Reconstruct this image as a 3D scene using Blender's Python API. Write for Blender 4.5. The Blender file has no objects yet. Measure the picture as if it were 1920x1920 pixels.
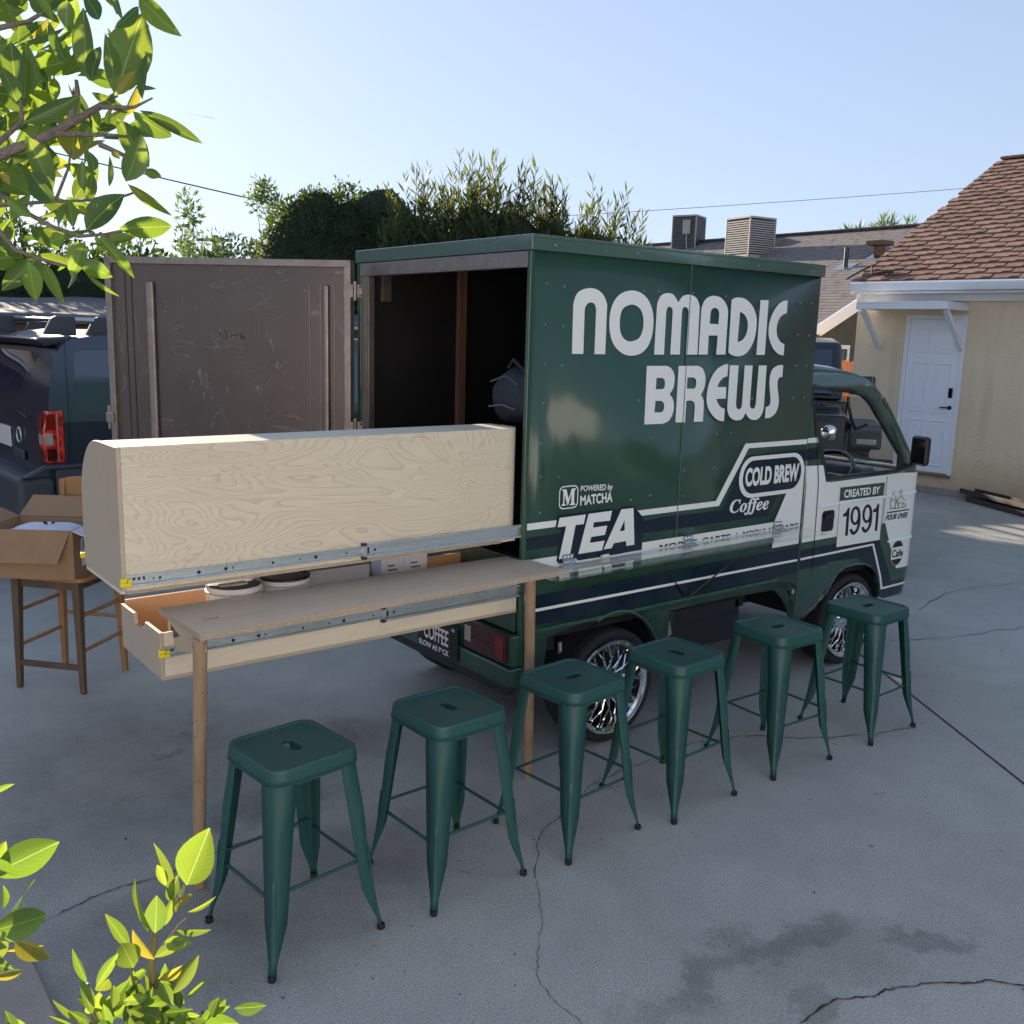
import bpy, bmesh, math, random
import numpy as np
from mathutils import Vector, Matrix, noise
from mathutils.geometry import tessellate_polygon

# ---------------------------------------------------------------- camera, sky, sun, exposure
scn = bpy.context.scene
COL = scn.collection
cam = bpy.data.cameras.new('camera')
cam_ob = bpy.data.objects.new('camera', cam)
COL.objects.link(cam_ob)
cam.sensor_fit = 'HORIZONTAL'; cam.sensor_width = 36.0; cam.lens = 36.0 * 1814.7 / 1920.0
cam.clip_start = 0.05; cam.clip_end = 3000
CAM = Vector((-2.4232, -2.9983, 1.8433))
_R = Vector((0.78903, -0.61375, 0.02720)); _U = Vector((0.09077, 0.16026, 0.98289)); _F = Vector((0.60761, 0.77307, -0.18216))
_m = Matrix(((_R.x, _U.x, -_F.x, CAM.x), (_R.y, _U.y, -_F.y, CAM.y), (_R.z, _U.z, -_F.z, CAM.z), (0, 0, 0, 1)))
cam_ob.matrix_world = _m
scn.camera = cam_ob

SUN_EL, SUN_AZ = math.radians(14.5), math.radians(2.5)      # azimuth measured from +Y towards +X
wd = bpy.data.worlds.new('World'); scn.world = wd; wd.use_nodes = True
wn = wd.node_tree; wn.nodes.clear()
_o = wn.nodes.new('ShaderNodeOutputWorld'); _b = wn.nodes.new('ShaderNodeBackground'); _s = wn.nodes.new('ShaderNodeTexSky')
_s.sky_type = 'NISHITA'; _s.sun_disc = False; _s.sun_elevation = SUN_EL; _s.sun_rotation = SUN_AZ
_s.altitude = 50; _s.air_density = 1.0; _s.dust_density = 0.6; _s.ozone_density = 1.6
# one tone curve over the whole sky (a phone's picture holds the bright side back): p = c^0.55, then p / (1 + p/K)
_p = wn.nodes.new('ShaderNodeVectorMath'); _p.operation = 'POWER'; wn.links.new(_s.outputs[0], _p.inputs[0]); _p.inputs[1].default_value = (0.55, 0.55, 0.55)
_d = wn.nodes.new('ShaderNodeVectorMath'); _d.operation = 'DIVIDE'; wn.links.new(_p.outputs[0], _d.inputs[0]); _d.inputs[1].default_value = (3.6, 5.2, 14.0)
_a = wn.nodes.new('ShaderNodeVectorMath'); _a.operation = 'ADD'; wn.links.new(_d.outputs[0], _a.inputs[0]); _a.inputs[1].default_value = (1, 1, 1)
_q = wn.nodes.new('ShaderNodeVectorMath'); _q.operation = 'DIVIDE'; wn.links.new(_p.outputs[0], _q.inputs[0]); wn.links.new(_a.outputs[0], _q.inputs[1])
wn.links.new(_q.outputs[0], _b.inputs[0]); _b.inputs[1].default_value = 0.130
wn.links.new(_b.outputs[0], _o.inputs[0])
sun = bpy.data.lights.new('sun', 'SUN'); sun.energy = 3.2; sun.angle = math.radians(0.6); sun.color = (1.0, 0.86, 0.68)
sun_ob = bpy.data.objects.new('sun', sun); COL.objects.link(sun_ob)
SDIR = Vector((math.sin(SUN_AZ) * math.cos(SUN_EL), math.cos(SUN_AZ) * math.cos(SUN_EL), math.sin(SUN_EL)))
sun_ob.rotation_euler = SDIR.to_track_quat('Z', 'Y').to_euler(); sun_ob.location = (0, 0, 30)
vs = scn.view_settings; vs.view_transform = 'Standard'; vs.look = 'None'; vs.gamma = 1.0; vs.use_curve_mapping = False
vs.exposure = 1.85
try:
    scn.cycles.max_bounces = 10; scn.cycles.transparent_max_bounces = 12; scn.cycles.transmission_bounces = 8
    scn.cycles.caustics_reflective = False; scn.cycles.caustics_refractive = False
except Exception: pass

# ---------------------------------------------------------------- helpers
rnd = random.Random(7)
def V(*a): return Vector(a)
def tagit(o, label=None, cat=None, group=None, kind=None):
    if label: o['label'] = label
    if cat: o['category'] = cat
    if group: o['group'] = group
    if kind: o['kind'] = kind
    return o
def empty(name, loc=(0, 0, 0), rz=0.0, label=None, cat=None, group=None):
    o = bpy.data.objects.new(name, None); COL.objects.link(o)
    o.empty_display_size = 0.1; o.location = loc; o.rotation_euler = (0, 0, rz)
    return tagit(o, label, cat, group)
def copy_tree(o, parent=None):
    c = o.copy(); COL.objects.link(c)
    if parent is not None: c.parent = parent
    for ch in [x for x in COL.objects if x.parent == o]: copy_tree(ch, c)
    return c

class G:
    """collects shapes; build() links them as one mesh object"""
    def __init__(s): s.v = []; s.f = []; s.mi = []; s.cur = 0
    def add(s, vs_, fs):
        n = len(s.v); s.v += [tuple(p) for p in vs_]; s.f += [tuple(i + n for i in f) for f in fs]; s.mi += [s.cur] * len(fs); return s
    def box(s, x0, x1, y0, y1, z0, z1):
        return s.add([(x0, y0, z0), (x1, y0, z0), (x1, y1, z0), (x0, y1, z0), (x0, y0, z1), (x1, y0, z1), (x1, y1, z1), (x0, y1, z1)],
                     [(0, 3, 2, 1), (4, 5, 6, 7), (0, 1, 5, 4), (1, 2, 6, 5), (2, 3, 7, 6), (3, 0, 4, 7)])
    def obox(s, c, sx, sy, sz, M=None):
        q = [Vector((a * sx / 2, b * sy / 2, d * sz / 2)) for d in (-1, 1) for a, b in ((-1, -1), (1, -1), (1, 1), (-1, 1))]
        if M is not None: q = [M @ p for p in q]
        return s.add([p + Vector(c) for p in q], [(0, 3, 2, 1), (4, 5, 6, 7), (0, 1, 5, 4), (1, 2, 6, 5), (2, 3, 7, 6), (3, 0, 4, 7)])
    def beam(s, a, b, w, h, up=(0, 0, 1)):
        a = Vector(a); b = Vector(b); d = (b - a).normalized(); u = Vector(up)
        r = d.cross(u)
        if r.length < 1e-4: r = d.cross(Vector((0, 1, 0)))
        r.normalize(); u = r.cross(d)
        q = []
        for p in (a, b):
            for i, j in ((-1, -1), (1, -1), (1, 1), (-1, 1)): q.append(p + r * i * w / 2 + u * j * h / 2)
        return s.add(q, [(0, 3, 2, 1), (4, 5, 6, 7), (0, 1, 5, 4), (1, 2, 6, 5), (2, 3, 7, 6), (3, 0, 4, 7)])
    def tube(s, pts, r, n=8, cap=True):
        pts = [Vector(p) for p in pts]; m = len(pts)
        rs = r if isinstance(r, (list, tuple)) else [r] * m
        vs_ = []; fs = []; prev = None
        for i, p in enumerate(pts):
            d = (pts[min(i + 1, m - 1)] - pts[max(i - 1, 0)]).normalized()
            if prev is None:
                a = Vector((0, 0, 1)) if abs(d.z) < 0.9 else Vector((1, 0, 0)); x = d.cross(a).normalized()
            else: x = (prev - d * prev.dot(d)).normalized()
            prev = x; y = d.cross(x)
            for k in range(n):
                t = 2 * math.pi * k / n; vs_.append(p + (x * math.cos(t) + y * math.sin(t)) * rs[i])
        for i in range(m - 1):
            for k in range(n):
                k2 = (k + 1) % n; fs.append((i * n + k, i * n + k2, (i + 1) * n + k2, (i + 1) * n + k))
        if cap: fs.append(tuple(range(n))[::-1]); fs.append(tuple((m - 1) * n + k for k in range(n)))
        return s.add(vs_, fs)
    def prism(s, poly, fn, d0, d1):
        """poly: 2-D outline, fn(u,v,d)->xyz"""
        n = len(poly); vs_ = [fn(u, w, d0) for u, w in poly] + [fn(u, w, d1) for u, w in poly]
        tri = tessellate_polygon([[Vector((u, w, 0)) for u, w in poly]])
        fs = [tuple(t) for t in tri] + [tuple(i + n for i in t[::-1]) for t in tri]
        fs += [(i, (i + 1) % n, n + (i + 1) % n, n + i) for i in range(n)]
        return s.add(vs_, fs)
    def lathe(s, prof, n=24, M=None, c=(0, 0, 0)):
        """prof: (r, h) list round local Z"""
        vs_ = []; fs = []; c = Vector(c)
        for r, h in prof:
            for k in range(n):
                t = 2 * math.pi * k / n; p = Vector((r * math.cos(t), r * math.sin(t), h))
                vs_.append((M @ p if M is not None else p) + c)
        for i in range(len(prof) - 1):
            for k in range(n):
                k2 = (k + 1) % n; fs.append((i * n + k, i * n + k2, (i + 1) * n + k2, (i + 1) * n + k))
        return s.add(vs_, fs)
    def ball(s, c, rx, ry, rz, n=12, m=8, M=None):
        prof = [(max(1e-4, math.sin(math.pi * i / m)), -math.cos(math.pi * i / m)) for i in range(m + 1)]
        vs_ = []; fs = []
        for r, h in prof:
            for k in range(n):
                t = 2 * math.pi * k / n; p = Vector((r * math.cos(t) * rx, r * math.sin(t) * ry, h * rz))
                if M is not None: p = M @ p
                vs_.append(p + Vector(c))
        for i in range(m):
            for k in range(n):
                k2 = (k + 1) % n; fs.append((i * n + k, i * n + k2, (i + 1) * n + k2, (i + 1) * n + k))
        return s.add(vs_, fs)
    def build(s, name, mat, parent=None, smooth=None, bevel=0, seg=2, fixn=True, local=None):
        me = bpy.data.meshes.new(name); me.from_pydata(s.v, [], s.f); me.update()
        mats = mat if isinstance(mat, (list, tuple)) else [mat]
        for m in mats: me.materials.append(m)
        if len(mats) > 1: me.polygons.foreach_set('material_index', s.mi)
        if fixn or smooth:
            bm = bmesh.new(); bm.from_mesh(me)
            bmesh.ops.remove_doubles(bm, verts=bm.verts, dist=1e-5)
            if fixn: bmesh.ops.recalc_face_normals(bm, faces=bm.faces)
            if smooth:
                lim = math.radians(smooth)
                for f in bm.faces: f.smooth = True
                for e in bm.edges:
                    if len(e.link_faces) == 2 and e.calc_face_angle(0) > lim: e.smooth = False
            bm.to_mesh(me); bm.free()
        o = bpy.data.objects.new(name, me); COL.objects.link(o)
        if parent is not None:
            o.parent = parent
        if bevel:
            md = o.modifiers.new('bevel', 'BEVEL'); md.width = bevel; md.segments = seg; md.limit_method = 'ANGLE'; md.angle_limit = math.radians(35)
            md.harden_normals = False
            for p in me.polygons: p.use_smooth = True
            if not smooth:
                wn_ = o.modifiers.new('wn', 'WEIGHTED_NORMAL'); wn_.keep_sharp = True
        return o
def box(name, mat, parent, x0, x1, y0, y1, z0, z1, bevel=0.004):
    return G().box(x0, x1, y0, y1, z0, z1).build(name, mat, parent, bevel=bevel)

def smooth_outline(pts, sub=4):
    """Catmull-Rom through points flagged 0, straight between corners flagged 1"""
    n = len(pts); out = []
    for i in range(n):
        p0, p1, p2, p3 = pts[i - 1], pts[i], pts[(i + 1) % n], pts[(i + 2) % n]
        out.append((p1[0], p1[1]))
        if p1[2] and p2[2]: continue
        a = p0 if not p1[2] else p1
        b = p3 if not p2[2] else p2
        for k in range(1, sub):
            t = k / sub; t2 = t * t; t3 = t2 * t
            out.append(tuple(0.5 * ((2 * p1[j]) + (-a[j] + p2[j]) * t + (2 * a[j] - 5 * p1[j] + 4 * p2[j] - b[j]) * t2 + (-a[j] + 3 * p1[j] - 3 * p2[j] + b[j]) * t3) for j in (0, 1)))
    return out
def rrect(x0, x1, z0, z1, r, n=6):
    out = []
    for cx, cz, a0 in ((x1 - r, z1 - r, 0), (x0 + r, z1 - r, 90), (x0 + r, z0 + r, 180), (x1 - r, z0 + r, 270)):
        for k in range(n + 1):
            t = math.radians(a0 + 90 * k / n); out.append((cx + r * math.cos(t), cz + r * math.sin(t)))
    return out
def circle2(cx, cz, rx, rz=None, n=32):
    rz = rz or rx
    return [(cx + rx * math.cos(2 * math.pi * k / n), cz + rz * math.sin(2 * math.pi * k / n)) for k in range(n)]

def text_mesh(s, bold=0.0):
    c = bpy.data.curves.new('lettering', 'FONT'); c.body = s; c.offset = bold; c.resolution_u = 6; c.fill_mode = 'FRONT'
    o = bpy.data.objects.new('lettering', c); COL.objects.link(o)
    bpy.context.view_layer.update()
    me = bpy.data.meshes.new_from_object(o.evaluated_get(bpy.context.evaluated_depsgraph_get()))
    vv = [(v.co.x, v.co.y) for v in me.vertices]; ff = [tuple(p.vertices) for p in me.polygons]
    bpy.data.objects.remove(o); bpy.data.curves.remove(c); bpy.data.meshes.remove(me)
    x0 = min(p[0] for p in vv); x1 = max(p[0] for p in vv); y0 = min(p[1] for p in vv); y1 = max(p[1] for p in vv)
    return [((p[0] - x0) / (x1 - x0), (p[1] - y0) / (y1 - y0)) for p in vv], ff

# ---------------------------------------------------------------- materials
def mat(name, col, rough=0.5, metal=0.0, col2=None, scale=8.0, amt=0.5, bump=0.0, bscale=None, spec=0.5, coat=0.0, stretch=(1, 1, 1), detail=4, coords='Object', trans=0.0, rvar=0.0):
    m = bpy.data.materials.new(name); m.use_nodes = True; nt = m.node_tree; N = nt.nodes; Lk = nt.links
    b = N['Principled BSDF']; b.inputs['Roughness'].default_value = rough; b.inputs['Metallic'].default_value = metal
    b.inputs['Base Color'].default_value = (*col, 1); b.inputs['Specular IOR Level'].default_value = spec
    if coat: b.inputs['Coat Weight'].default_value = coat; b.inputs['Coat Roughness'].default_value = 0.06
    if trans: b.inputs['Transmission Weight'].default_value = trans
    tc = N.new('ShaderNodeTexCoord'); mp = N.new('ShaderNodeMapping'); mp.inputs['Scale'].default_value = stretch
    Lk.new(tc.outputs[coords], mp.inputs[0])
    if col2 is not None or rvar:
        nz = N.new('ShaderNodeTexNoise'); nz.inputs['Scale'].default_value = scale; nz.inputs['Detail'].default_value = detail; nz.inputs['Roughness'].default_value = 0.6
        Lk.new(mp.outputs[0], nz.inputs['Vector'])
        rp = N.new('ShaderNodeValToRGB'); rp.color_ramp.elements[0].position = 0.5 - amt / 2; rp.color_ramp.elements[1].position = 0.5 + amt / 2
        Lk.new(nz.outputs['Fac'], rp.inputs[0])
        if col2 is not None:
            rp.color_ramp.elements[0].color = (*col, 1); rp.color_ramp.elements[1].color = (*col2, 1)
            Lk.new(rp.outputs[0], b.inputs['Base Color'])
        if rvar:
            mr = N.new('ShaderNodeMapRange'); mr.inputs['To Min'].default_value = max(0.02, rough - rvar); mr.inputs['To Max'].default_value = rough + rvar
            Lk.new(nz.outputs['Fac'], mr.inputs[0]); Lk.new(mr.outputs[0], b.inputs['Roughness'])
    if bump:
        nb = N.new('ShaderNodeTexNoise'); nb.inputs['Scale'].default_value = bscale or scale * 4; nb.inputs['Detail'].default_value = 3
        Lk.new(mp.outputs[0], nb.inputs['Vector'])
        bp_ = N.new('ShaderNodeBump'); bp_.inputs['Strength'].default_value = bump; bp_.inputs['Distance'].default_value = 0.02
        Lk.new(nb.outputs['Fac'], bp_.inputs['Height']); Lk.new(bp_.outputs[0], b.inputs['Normal'])
    m['bsdf'] = b.name
    return m
def math_node(nt, op, a, b=None, c=None):
    n = nt.nodes.new('ShaderNodeMath'); n.operation = op
    for i, x in enumerate((a, b, c)):
        if x is None: continue
        if isinstance(x, (int, float)): n.inputs[i].default_value = x
        else: nt.links.new(x, n.inputs[i])
    return n.outputs[0]

def plywood(name, c1, c2, lines=16.0, sc=(0.55, 1.0, 1.7), coords='Object', line_amt=0.35, rough=0.5, off=0.0):
    """rotary-cut birch face: contour lines of a slow noise field plus fine fibre"""
    m = bpy.data.materials.new(name); m.use_nodes = True; nt = m.node_tree; N = nt.nodes; Lk = nt.links
    b = N['Principled BSDF']; b.inputs['Roughness'].default_value = rough
    tc = N.new('ShaderNodeTexCoord'); mp = N.new('ShaderNodeMapping'); mp.inputs['Scale'].default_value = sc; mp.inputs['Location'].default_value = (off, off * .7, off * .3)
    Lk.new(tc.outputs[coords], mp.inputs[0])
    nz = N.new('ShaderNodeTexNoise'); nz.inputs['Scale'].default_value = 2.1; nz.inputs['Detail'].default_value = 2.6; nz.inputs['Roughness'].default_value = 0.5; nz.inputs['Distortion'].default_value = 0.9
    Lk.new(mp.outputs[0], nz.inputs['Vector'])
    fr = math_node(nt, 'FRACT', math_node(nt, 'MULTIPLY', nz.outputs['Fac'], lines * 1.6))
    ln = math_node(nt, 'POWER', fr, 5.0)
    mp2 = N.new('ShaderNodeMapping'); mp2.inputs['Scale'].default_value = (4, 60, 60); Lk.new(tc.outputs[coords], mp2.inputs[0])
    fb = N.new('ShaderNodeTexNoise'); fb.inputs['Scale'].default_value = 2.0; fb.inputs['Detail'].default_value = 5; Lk.new(mp2.outputs[0], fb.inputs['Vector'])
    big = N.new('ShaderNodeTexNoise'); big.inputs['Scale'].default_value = 1.3; big.inputs['Detail'].default_value = 2; Lk.new(mp.outputs[0], big.inputs['Vector'])
    f = math_node(nt, 'ADD', math_node(nt, 'MULTIPLY', ln, line_amt), math_node(nt, 'MULTIPLY', fb.outputs['Fac'], 0.35))
    f = math_node(nt, 'ADD', f, math_node(nt, 'MULTIPLY', big.outputs['Fac'], 0.35))
    rp = N.new('ShaderNodeValToRGB'); rp.color_ramp.elements[0].position = 0.2; rp.color_ramp.elements[1].position = 0.95
    rp.color_ramp.elements[0].color = (*c1, 1); rp.color_ramp.elements[1].color = (*c2, 1)
    Lk.new(f, rp.inputs[0]); Lk.new(rp.outputs[0], b.inputs['Base Color'])
    bp_ = N.new('ShaderNodeBump'); bp_.inputs['Strength'].default_value = 0.08; bp_.inputs['Distance'].default_value = 0.002
    Lk.new(f, bp_.inputs['Height']); Lk.new(bp_.outputs[0], b.inputs['Normal'])
    return m
def glass_mat(name, col, rough=0.03, alpha=0.5, metal=0.0):
    """thin glass: tinted pass-through plus mirror-like reflection by fresnel"""
    m = bpy.data.materials.new(name); m.use_nodes = True; nt = m.node_tree; N = nt.nodes; Lk = nt.links
    N.remove(N['Principled BSDF']); out = N['Material Output']
    t = N.new('ShaderNodeBsdfTransparent'); t.inputs[0].default_value = (*col, 1)
    g = N.new('ShaderNodeBsdfGlossy'); g.inputs['Roughness'].default_value = rough; g.inputs['Color'].default_value = (1, 1, 1, 1)
    lw = N.new('ShaderNodeLayerWeight'); mx = N.new('ShaderNodeMixShader')
    lw.inputs['Blend'].default_value = 0.5          # facing = 1 - |cos|; Schlick curve, same from both sides
    f = math_node(nt, 'ADD', 0.06, math_node(nt, 'MULTIPLY', math_node(nt, 'POWER', lw.outputs['Facing'], 4.0), 0.9))
    Lk.new(f, mx.inputs[0]); Lk.new(t.outputs[0], mx.inputs[1]); Lk.new(g.outputs[0], mx.inputs[2]); Lk.new(mx.outputs[0], out.inputs[0])
    return m
def leaf_mat(name, c1, c2, tr1, tr2, mix=0.5, gloss=0.12, scale=4.0, veins=False):
    """leaf blade: diffuse + light let through + waxy sheen; colour varies per leaf and along the blade"""
    m = bpy.data.materials.new(name); m.use_nodes = True; nt = m.node_tree; N = nt.nodes; Lk = nt.links
    N.remove(N['Principled BSDF']); out = N['Material Output']
    ge = N.new('ShaderNodeNewGeometry'); tc = N.new('ShaderNodeTexCoord'); oi = N.new('ShaderNodeObjectInfo')
    nz = N.new('ShaderNodeTexNoise'); nz.inputs['Scale'].default_value = scale; nz.inputs['Detail'].default_value = 4; Lk.new(ge.outputs['Position'], nz.inputs['Vector'])
    f = math_node(nt, 'ADD', math_node(nt, 'MULTIPLY', nz.outputs['Fac'], 0.7), math_node(nt, 'MULTIPLY', oi.outputs['Random'] if veins else ge.outputs['Random Per Island'], 0.5))
    ra = N.new('ShaderNodeValToRGB'); ra.color_ramp.elements[0].color = (*c1, 1); ra.color_ramp.elements[1].color = (*c2, 1)
    rb = N.new('ShaderNodeValToRGB'); rb.color_ramp.elements[0].color = (*tr1, 1); rb.color_ramp.elements[1].color = (*tr2, 1)
    for r in (ra, rb): r.color_ramp.elements[0].position = 0.3; r.color_ramp.elements[1].position = 0.85; Lk.new(f, r.inputs[0])
    ca, cb_ = ra.outputs[0], rb.outputs[0]
    if veins:
        sp = N.new('ShaderNodeSeparateXYZ'); Lk.new(tc.outputs['Object'], sp.inputs[0])
        ay = math_node(nt, 'ABSOLUTE', sp.outputs['Y'])
        mid = math_node(nt, 'LESS_THAN', ay, 0.016)
        sv = math_node(nt, 'LESS_THAN', math_node(nt, 'FRACT', math_node(nt, 'SUBTRACT', math_node(nt, 'MULTIPLY', sp.outputs['X'], 10.0), math_node(nt, 'MULTIPLY', ay, 7.0))), 0.10)
        v = math_node(nt, 'MAXIMUM', math_node(nt, 'MULTIPLY', mid, 0.75), math_node(nt, 'MULTIPLY', sv, 0.22))
        o2 = []
        for c, tgt in ((ca, (0.22, 0.30, 0.08)), (cb_, (0.60, 0.70, 0.16))):
            x = N.new('ShaderNodeMix'); x.data_type = 'RGBA'; x.inputs['B'].default_value = (*tgt, 1); Lk.new(c, x.inputs['A']); Lk.new(v, x.inputs['Factor']); o2.append(x.outputs['Result'])
        ca, cb_ = o2
    d = N.new('ShaderNodeBsdfDiffuse'); t = N.new('ShaderNodeBsdfTranslucent'); g = N.new('ShaderNodeBsdfGlossy'); g.inputs['Roughness'].default_value = 0.42
    g.inputs['Color'].default_value = (0.75, 0.85, 0.9, 1)
    Lk.new(ca, d.inputs[0]); Lk.new(cb_, t.inputs[0])
    m1 = N.new('ShaderNodeMixShader'); m1.inputs[0].default_value = mix; Lk.new(d.outputs[0], m1.inputs[1]); Lk.new(t.outputs[0], m1.inputs[2])
    m2 = N.new('ShaderNodeMixShader'); lw = N.new('ShaderNodeLayerWeight'); lw.inputs['Blend'].default_value = 0.5
    Lk.new(math_node(nt, 'ADD', 0.025, math_node(nt, 'MULTIPLY', math_node(nt, 'POWER', lw.outputs['Facing'], 4.0), gloss)), m2.inputs[0]); Lk.new(m1.outputs[0], m2.inputs[1]); Lk.new(g.outputs[0], m2.inputs[2])
    Lk.new(m2.outputs[0], out.inputs[0])
    return m

M = {}
M['paint_green'] = mat('paint_green', (0.028, 0.076, 0.050), 0.16, 0.0, spec=0.55, coat=0.5, bump=0.05, bscale=1.6)
M['paint_side'] = mat('paint_side', (0.028, 0.074, 0.050), 0.19, 0.0, spec=0.5, coat=0.0, bump=0.5, bscale=1.3)
M['paint_roof'] = mat('paint_roof', (0.06, 0.115, 0.095), 0.14, 0.0, spec=0.9, coat=1.0, bump=0.05)  # base lightened to paint in the sky reflected off the roof
M['vinyl_white'] = mat('vinyl_white', (0.78, 0.80, 0.76), 0.28, 0.0, (0.80, 0.82, 0.78), 3, spec=0.5, bump=0.05, bscale=1.2)
M['vinyl_navy'] = mat('vinyl_navy', (0.007, 0.017, 0.030), 0.2, 0.0, spec=0.5, bump=0.05, bscale=1.2)
M['vinyl_green'] = mat('vinyl_green', (0.035, 0.085, 0.055), 0.2, 0.0, spec=0.5, bump=0.05, bscale=1.2)
M['vinyl_black'] = mat('vinyl_black', (0.008, 0.010, 0.012), 0.3)
M['seam'] = mat('seam', (0.12, 0.15, 0.14), 0.5)
M['dark_seam'] = mat('dark_seam', (0.008, 0.012, 0.012), 0.6)
M['rivet'] = mat('rivet', (0.30, 0.36, 0.34), 0.35, 0.6)
M['alu'] = mat('alu', (0.30, 0.255, 0.235), 0.4, 0.8, (0.21, 0.175, 0.16), 18, bump=0.1)
M['alu_bright'] = mat('alu_bright', (0.62, 0.62, 0.62), 0.3, 0.9, (0.45, 0.45, 0.46), 25)
M['chrome'] = mat('chrome', (0.75, 0.76, 0.78), 0.08, 1.0)
M['rim_lip'] = mat('rim_lip', (0.70, 0.71, 0.73), 0.14, 1.0)
M['tyre'] = mat('tyre', (0.012, 0.012, 0.013), 0.75, 0, (0.02, 0.02, 0.02), 30, bump=0.3, bscale=60)
M['black_plastic'] = mat('black_plastic', (0.012, 0.013, 0.015), 0.45, 0, (0.02, 0.021, 0.023), 20, bump=0.1)
M['black_gloss'] = mat('black_gloss', (0.01, 0.011, 0.013), 0.12, coat=0.5)
M['under'] = mat('under', (0.008, 0.009, 0.010), 0.8)
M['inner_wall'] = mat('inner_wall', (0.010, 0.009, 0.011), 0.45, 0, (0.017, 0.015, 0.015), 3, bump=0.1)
M['lamp_red'] = mat('lamp_red', (0.16, 0.008, 0.008), 0.12, 0, (0.24, 0.012, 0.01), 30, coat=0.7)
M['lamp_dark_red'] = mat('lamp_dark_red', (0.06, 0.006, 0.006), 0.15, coat=0.7)
M['lamp_bright_red'] = mat('lamp_bright_red', (0.22, 0.006, 0.006), 0.12, 0, (0.85, 0.05, 0.03), 22, amt=0.25, coat=0.8)
M['lamp_clear'] = mat('lamp_clear', (0.35, 0.34, 0.33), 0.15, coat=0.6)
M['lamp_amber'] = mat('lamp_amber', (0.55, 0.18, 0.02), 0.2, coat=0.6)
M['steel_rail'] = mat('steel_rail', (0.66, 0.72, 0.73), 0.25, 0.75, (0.50, 0.56, 0.58), 9, bump=0.06, stretch=(1, 6, 6))
M['steel_dark'] = mat('steel_dark', (0.05, 0.055, 0.06), 0.4, 0.7)
M['yellow_plastic'] = mat('yellow_plastic', (0.85, 0.68, 0.02), 0.35)
M['stool'] = mat('stool', (0.019, 0.080, 0.072), 0.42, 0.0, (0.020, 0.084, 0.076), 9, spec=0.42, coat=0.0, bump=0.05, bscale=110)
M['rubber'] = mat('rubber', (0.01, 0.01, 0.01), 0.8)
M['bark'] = mat('bark', (0.10, 0.085, 0.072), 0.8, 0, (0.20, 0.17, 0.15), 60, bump=0.5, bscale=120, coords='Object')
M['twig'] = mat('twig', (0.19, 0.14, 0.06), 0.6, 0, (0.25, 0.22, 0.08), 80)
M['stucco'] = mat('stucco', (0.76, 0.62, 0.43), 0.9, 0, (0.82, 0.68, 0.49), 1.6, amt=0.6, bump=0.6, bscale=38)
M['white_trim'] = mat('white_trim', (0.86, 0.87, 0.90), 0.45, 0, (0.80, 0.81, 0.84), 5, bump=0.05)
M['door_white'] = mat('door_white', (0.86, 0.88, 0.93), 0.4, 0, (0.83, 0.86, 0.92), 2)
M['dark_stucco'] = mat('dark_stucco', (0.075, 0.07, 0.065), 0.9, 0, (0.1, 0.095, 0.09), 6, bump=0.3)
M['fence_wood'] = mat('fence_wood', (0.42, 0.16, 0.07), 0.8, 0, (0.52, 0.22, 0.10), 20, stretch=(1, 1, 0.15))
M['ac_grey'] = mat('ac_grey', (0.36, 0.33, 0.30), 0.5, 0.2, (0.42, 0.39, 0.36), 3)
M['ac_dark'] = mat('ac_dark', (0.03, 0.03, 0.032), 0.6)
M['suv_paint'] = mat('suv_paint', (0.045, 0.058, 0.085), 0.2, 0.4, coat=0.35, bump=0.03, bscale=2)
M['suv_trim'] = mat('suv_trim', (0.045, 0.052, 0.065), 0.5, 0.0, bump=0.1, bscale=200)
M['dark_glass'] = mat('dark_glass', (0.014, 0.028, 0.062), 0.05, 0, spec=0.8, coat=0.6)
M['jeep_paint'] = mat('jeep_paint', (0.015, 0.018, 0.024), 0.22, 0.2, coat=0.6)
M['cardboard'] = mat('cardboard', (0.33, 0.205, 0.115), 0.85, 0, (0.27, 0.16, 0.09), 9, bump=0.05, bscale=80)
M['cardboard_in'] = mat('cardboard_in', (0.30, 0.19, 0.11), 0.85)
M['paper'] = mat('paper', (0.72, 0.74, 0.82), 0.6, 0, (0.62, 0.65, 0.76), 12)
M['cloth_white'] = mat('cloth_white', (0.68, 0.67, 0.66), 0.9, 0, (0.55, 0.54, 0.54), 30, bump=0.4, bscale=90)
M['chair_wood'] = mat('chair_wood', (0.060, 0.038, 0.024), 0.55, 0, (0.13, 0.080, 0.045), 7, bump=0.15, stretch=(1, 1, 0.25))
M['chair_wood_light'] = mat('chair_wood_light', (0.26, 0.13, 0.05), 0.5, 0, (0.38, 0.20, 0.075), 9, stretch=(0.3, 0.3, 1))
M['ply_face'] = plywood('ply_face', (0.76, 0.66, 0.50), (0.46, 0.37, 0.255), lines=26, line_amt=0.38)
M['ply_low'] = plywood('ply_low', (0.78, 0.70, 0.57), (0.60, 0.51, 0.39), lines=7, sc=(0.5, 1, 2.2), off=3.1, line_amt=0.2)
M['ply_end'] = plywood('ply_end', (0.52, 0.42, 0.31), (0.40, 0.315, 0.225), lines=4, sc=(1, 4, 0.6), off=6.0, line_amt=0.15)
M['ply_edge'] = mat('ply_edge', (0.50, 0.40, 0.30), 0.7, 0, (0.36, 0.27, 0.19), 34, amt=0.35, stretch=(3, 3, 5), bump=0.2)
M['ply_orange'] = mat('ply_orange', (0.62, 0.36, 0.20), 0.6, 0, (0.55, 0.30, 0.16), 6)  # orange tint paints the warm glow inside the tray
M['bar_top'] = plywood('bar_top', (0.66, 0.54, 0.42), (0.45, 0.345, 0.26), lines=3, sc=(0.3, 6, 1), off=9.0, line_amt=0.12, rough=0.38)
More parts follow.
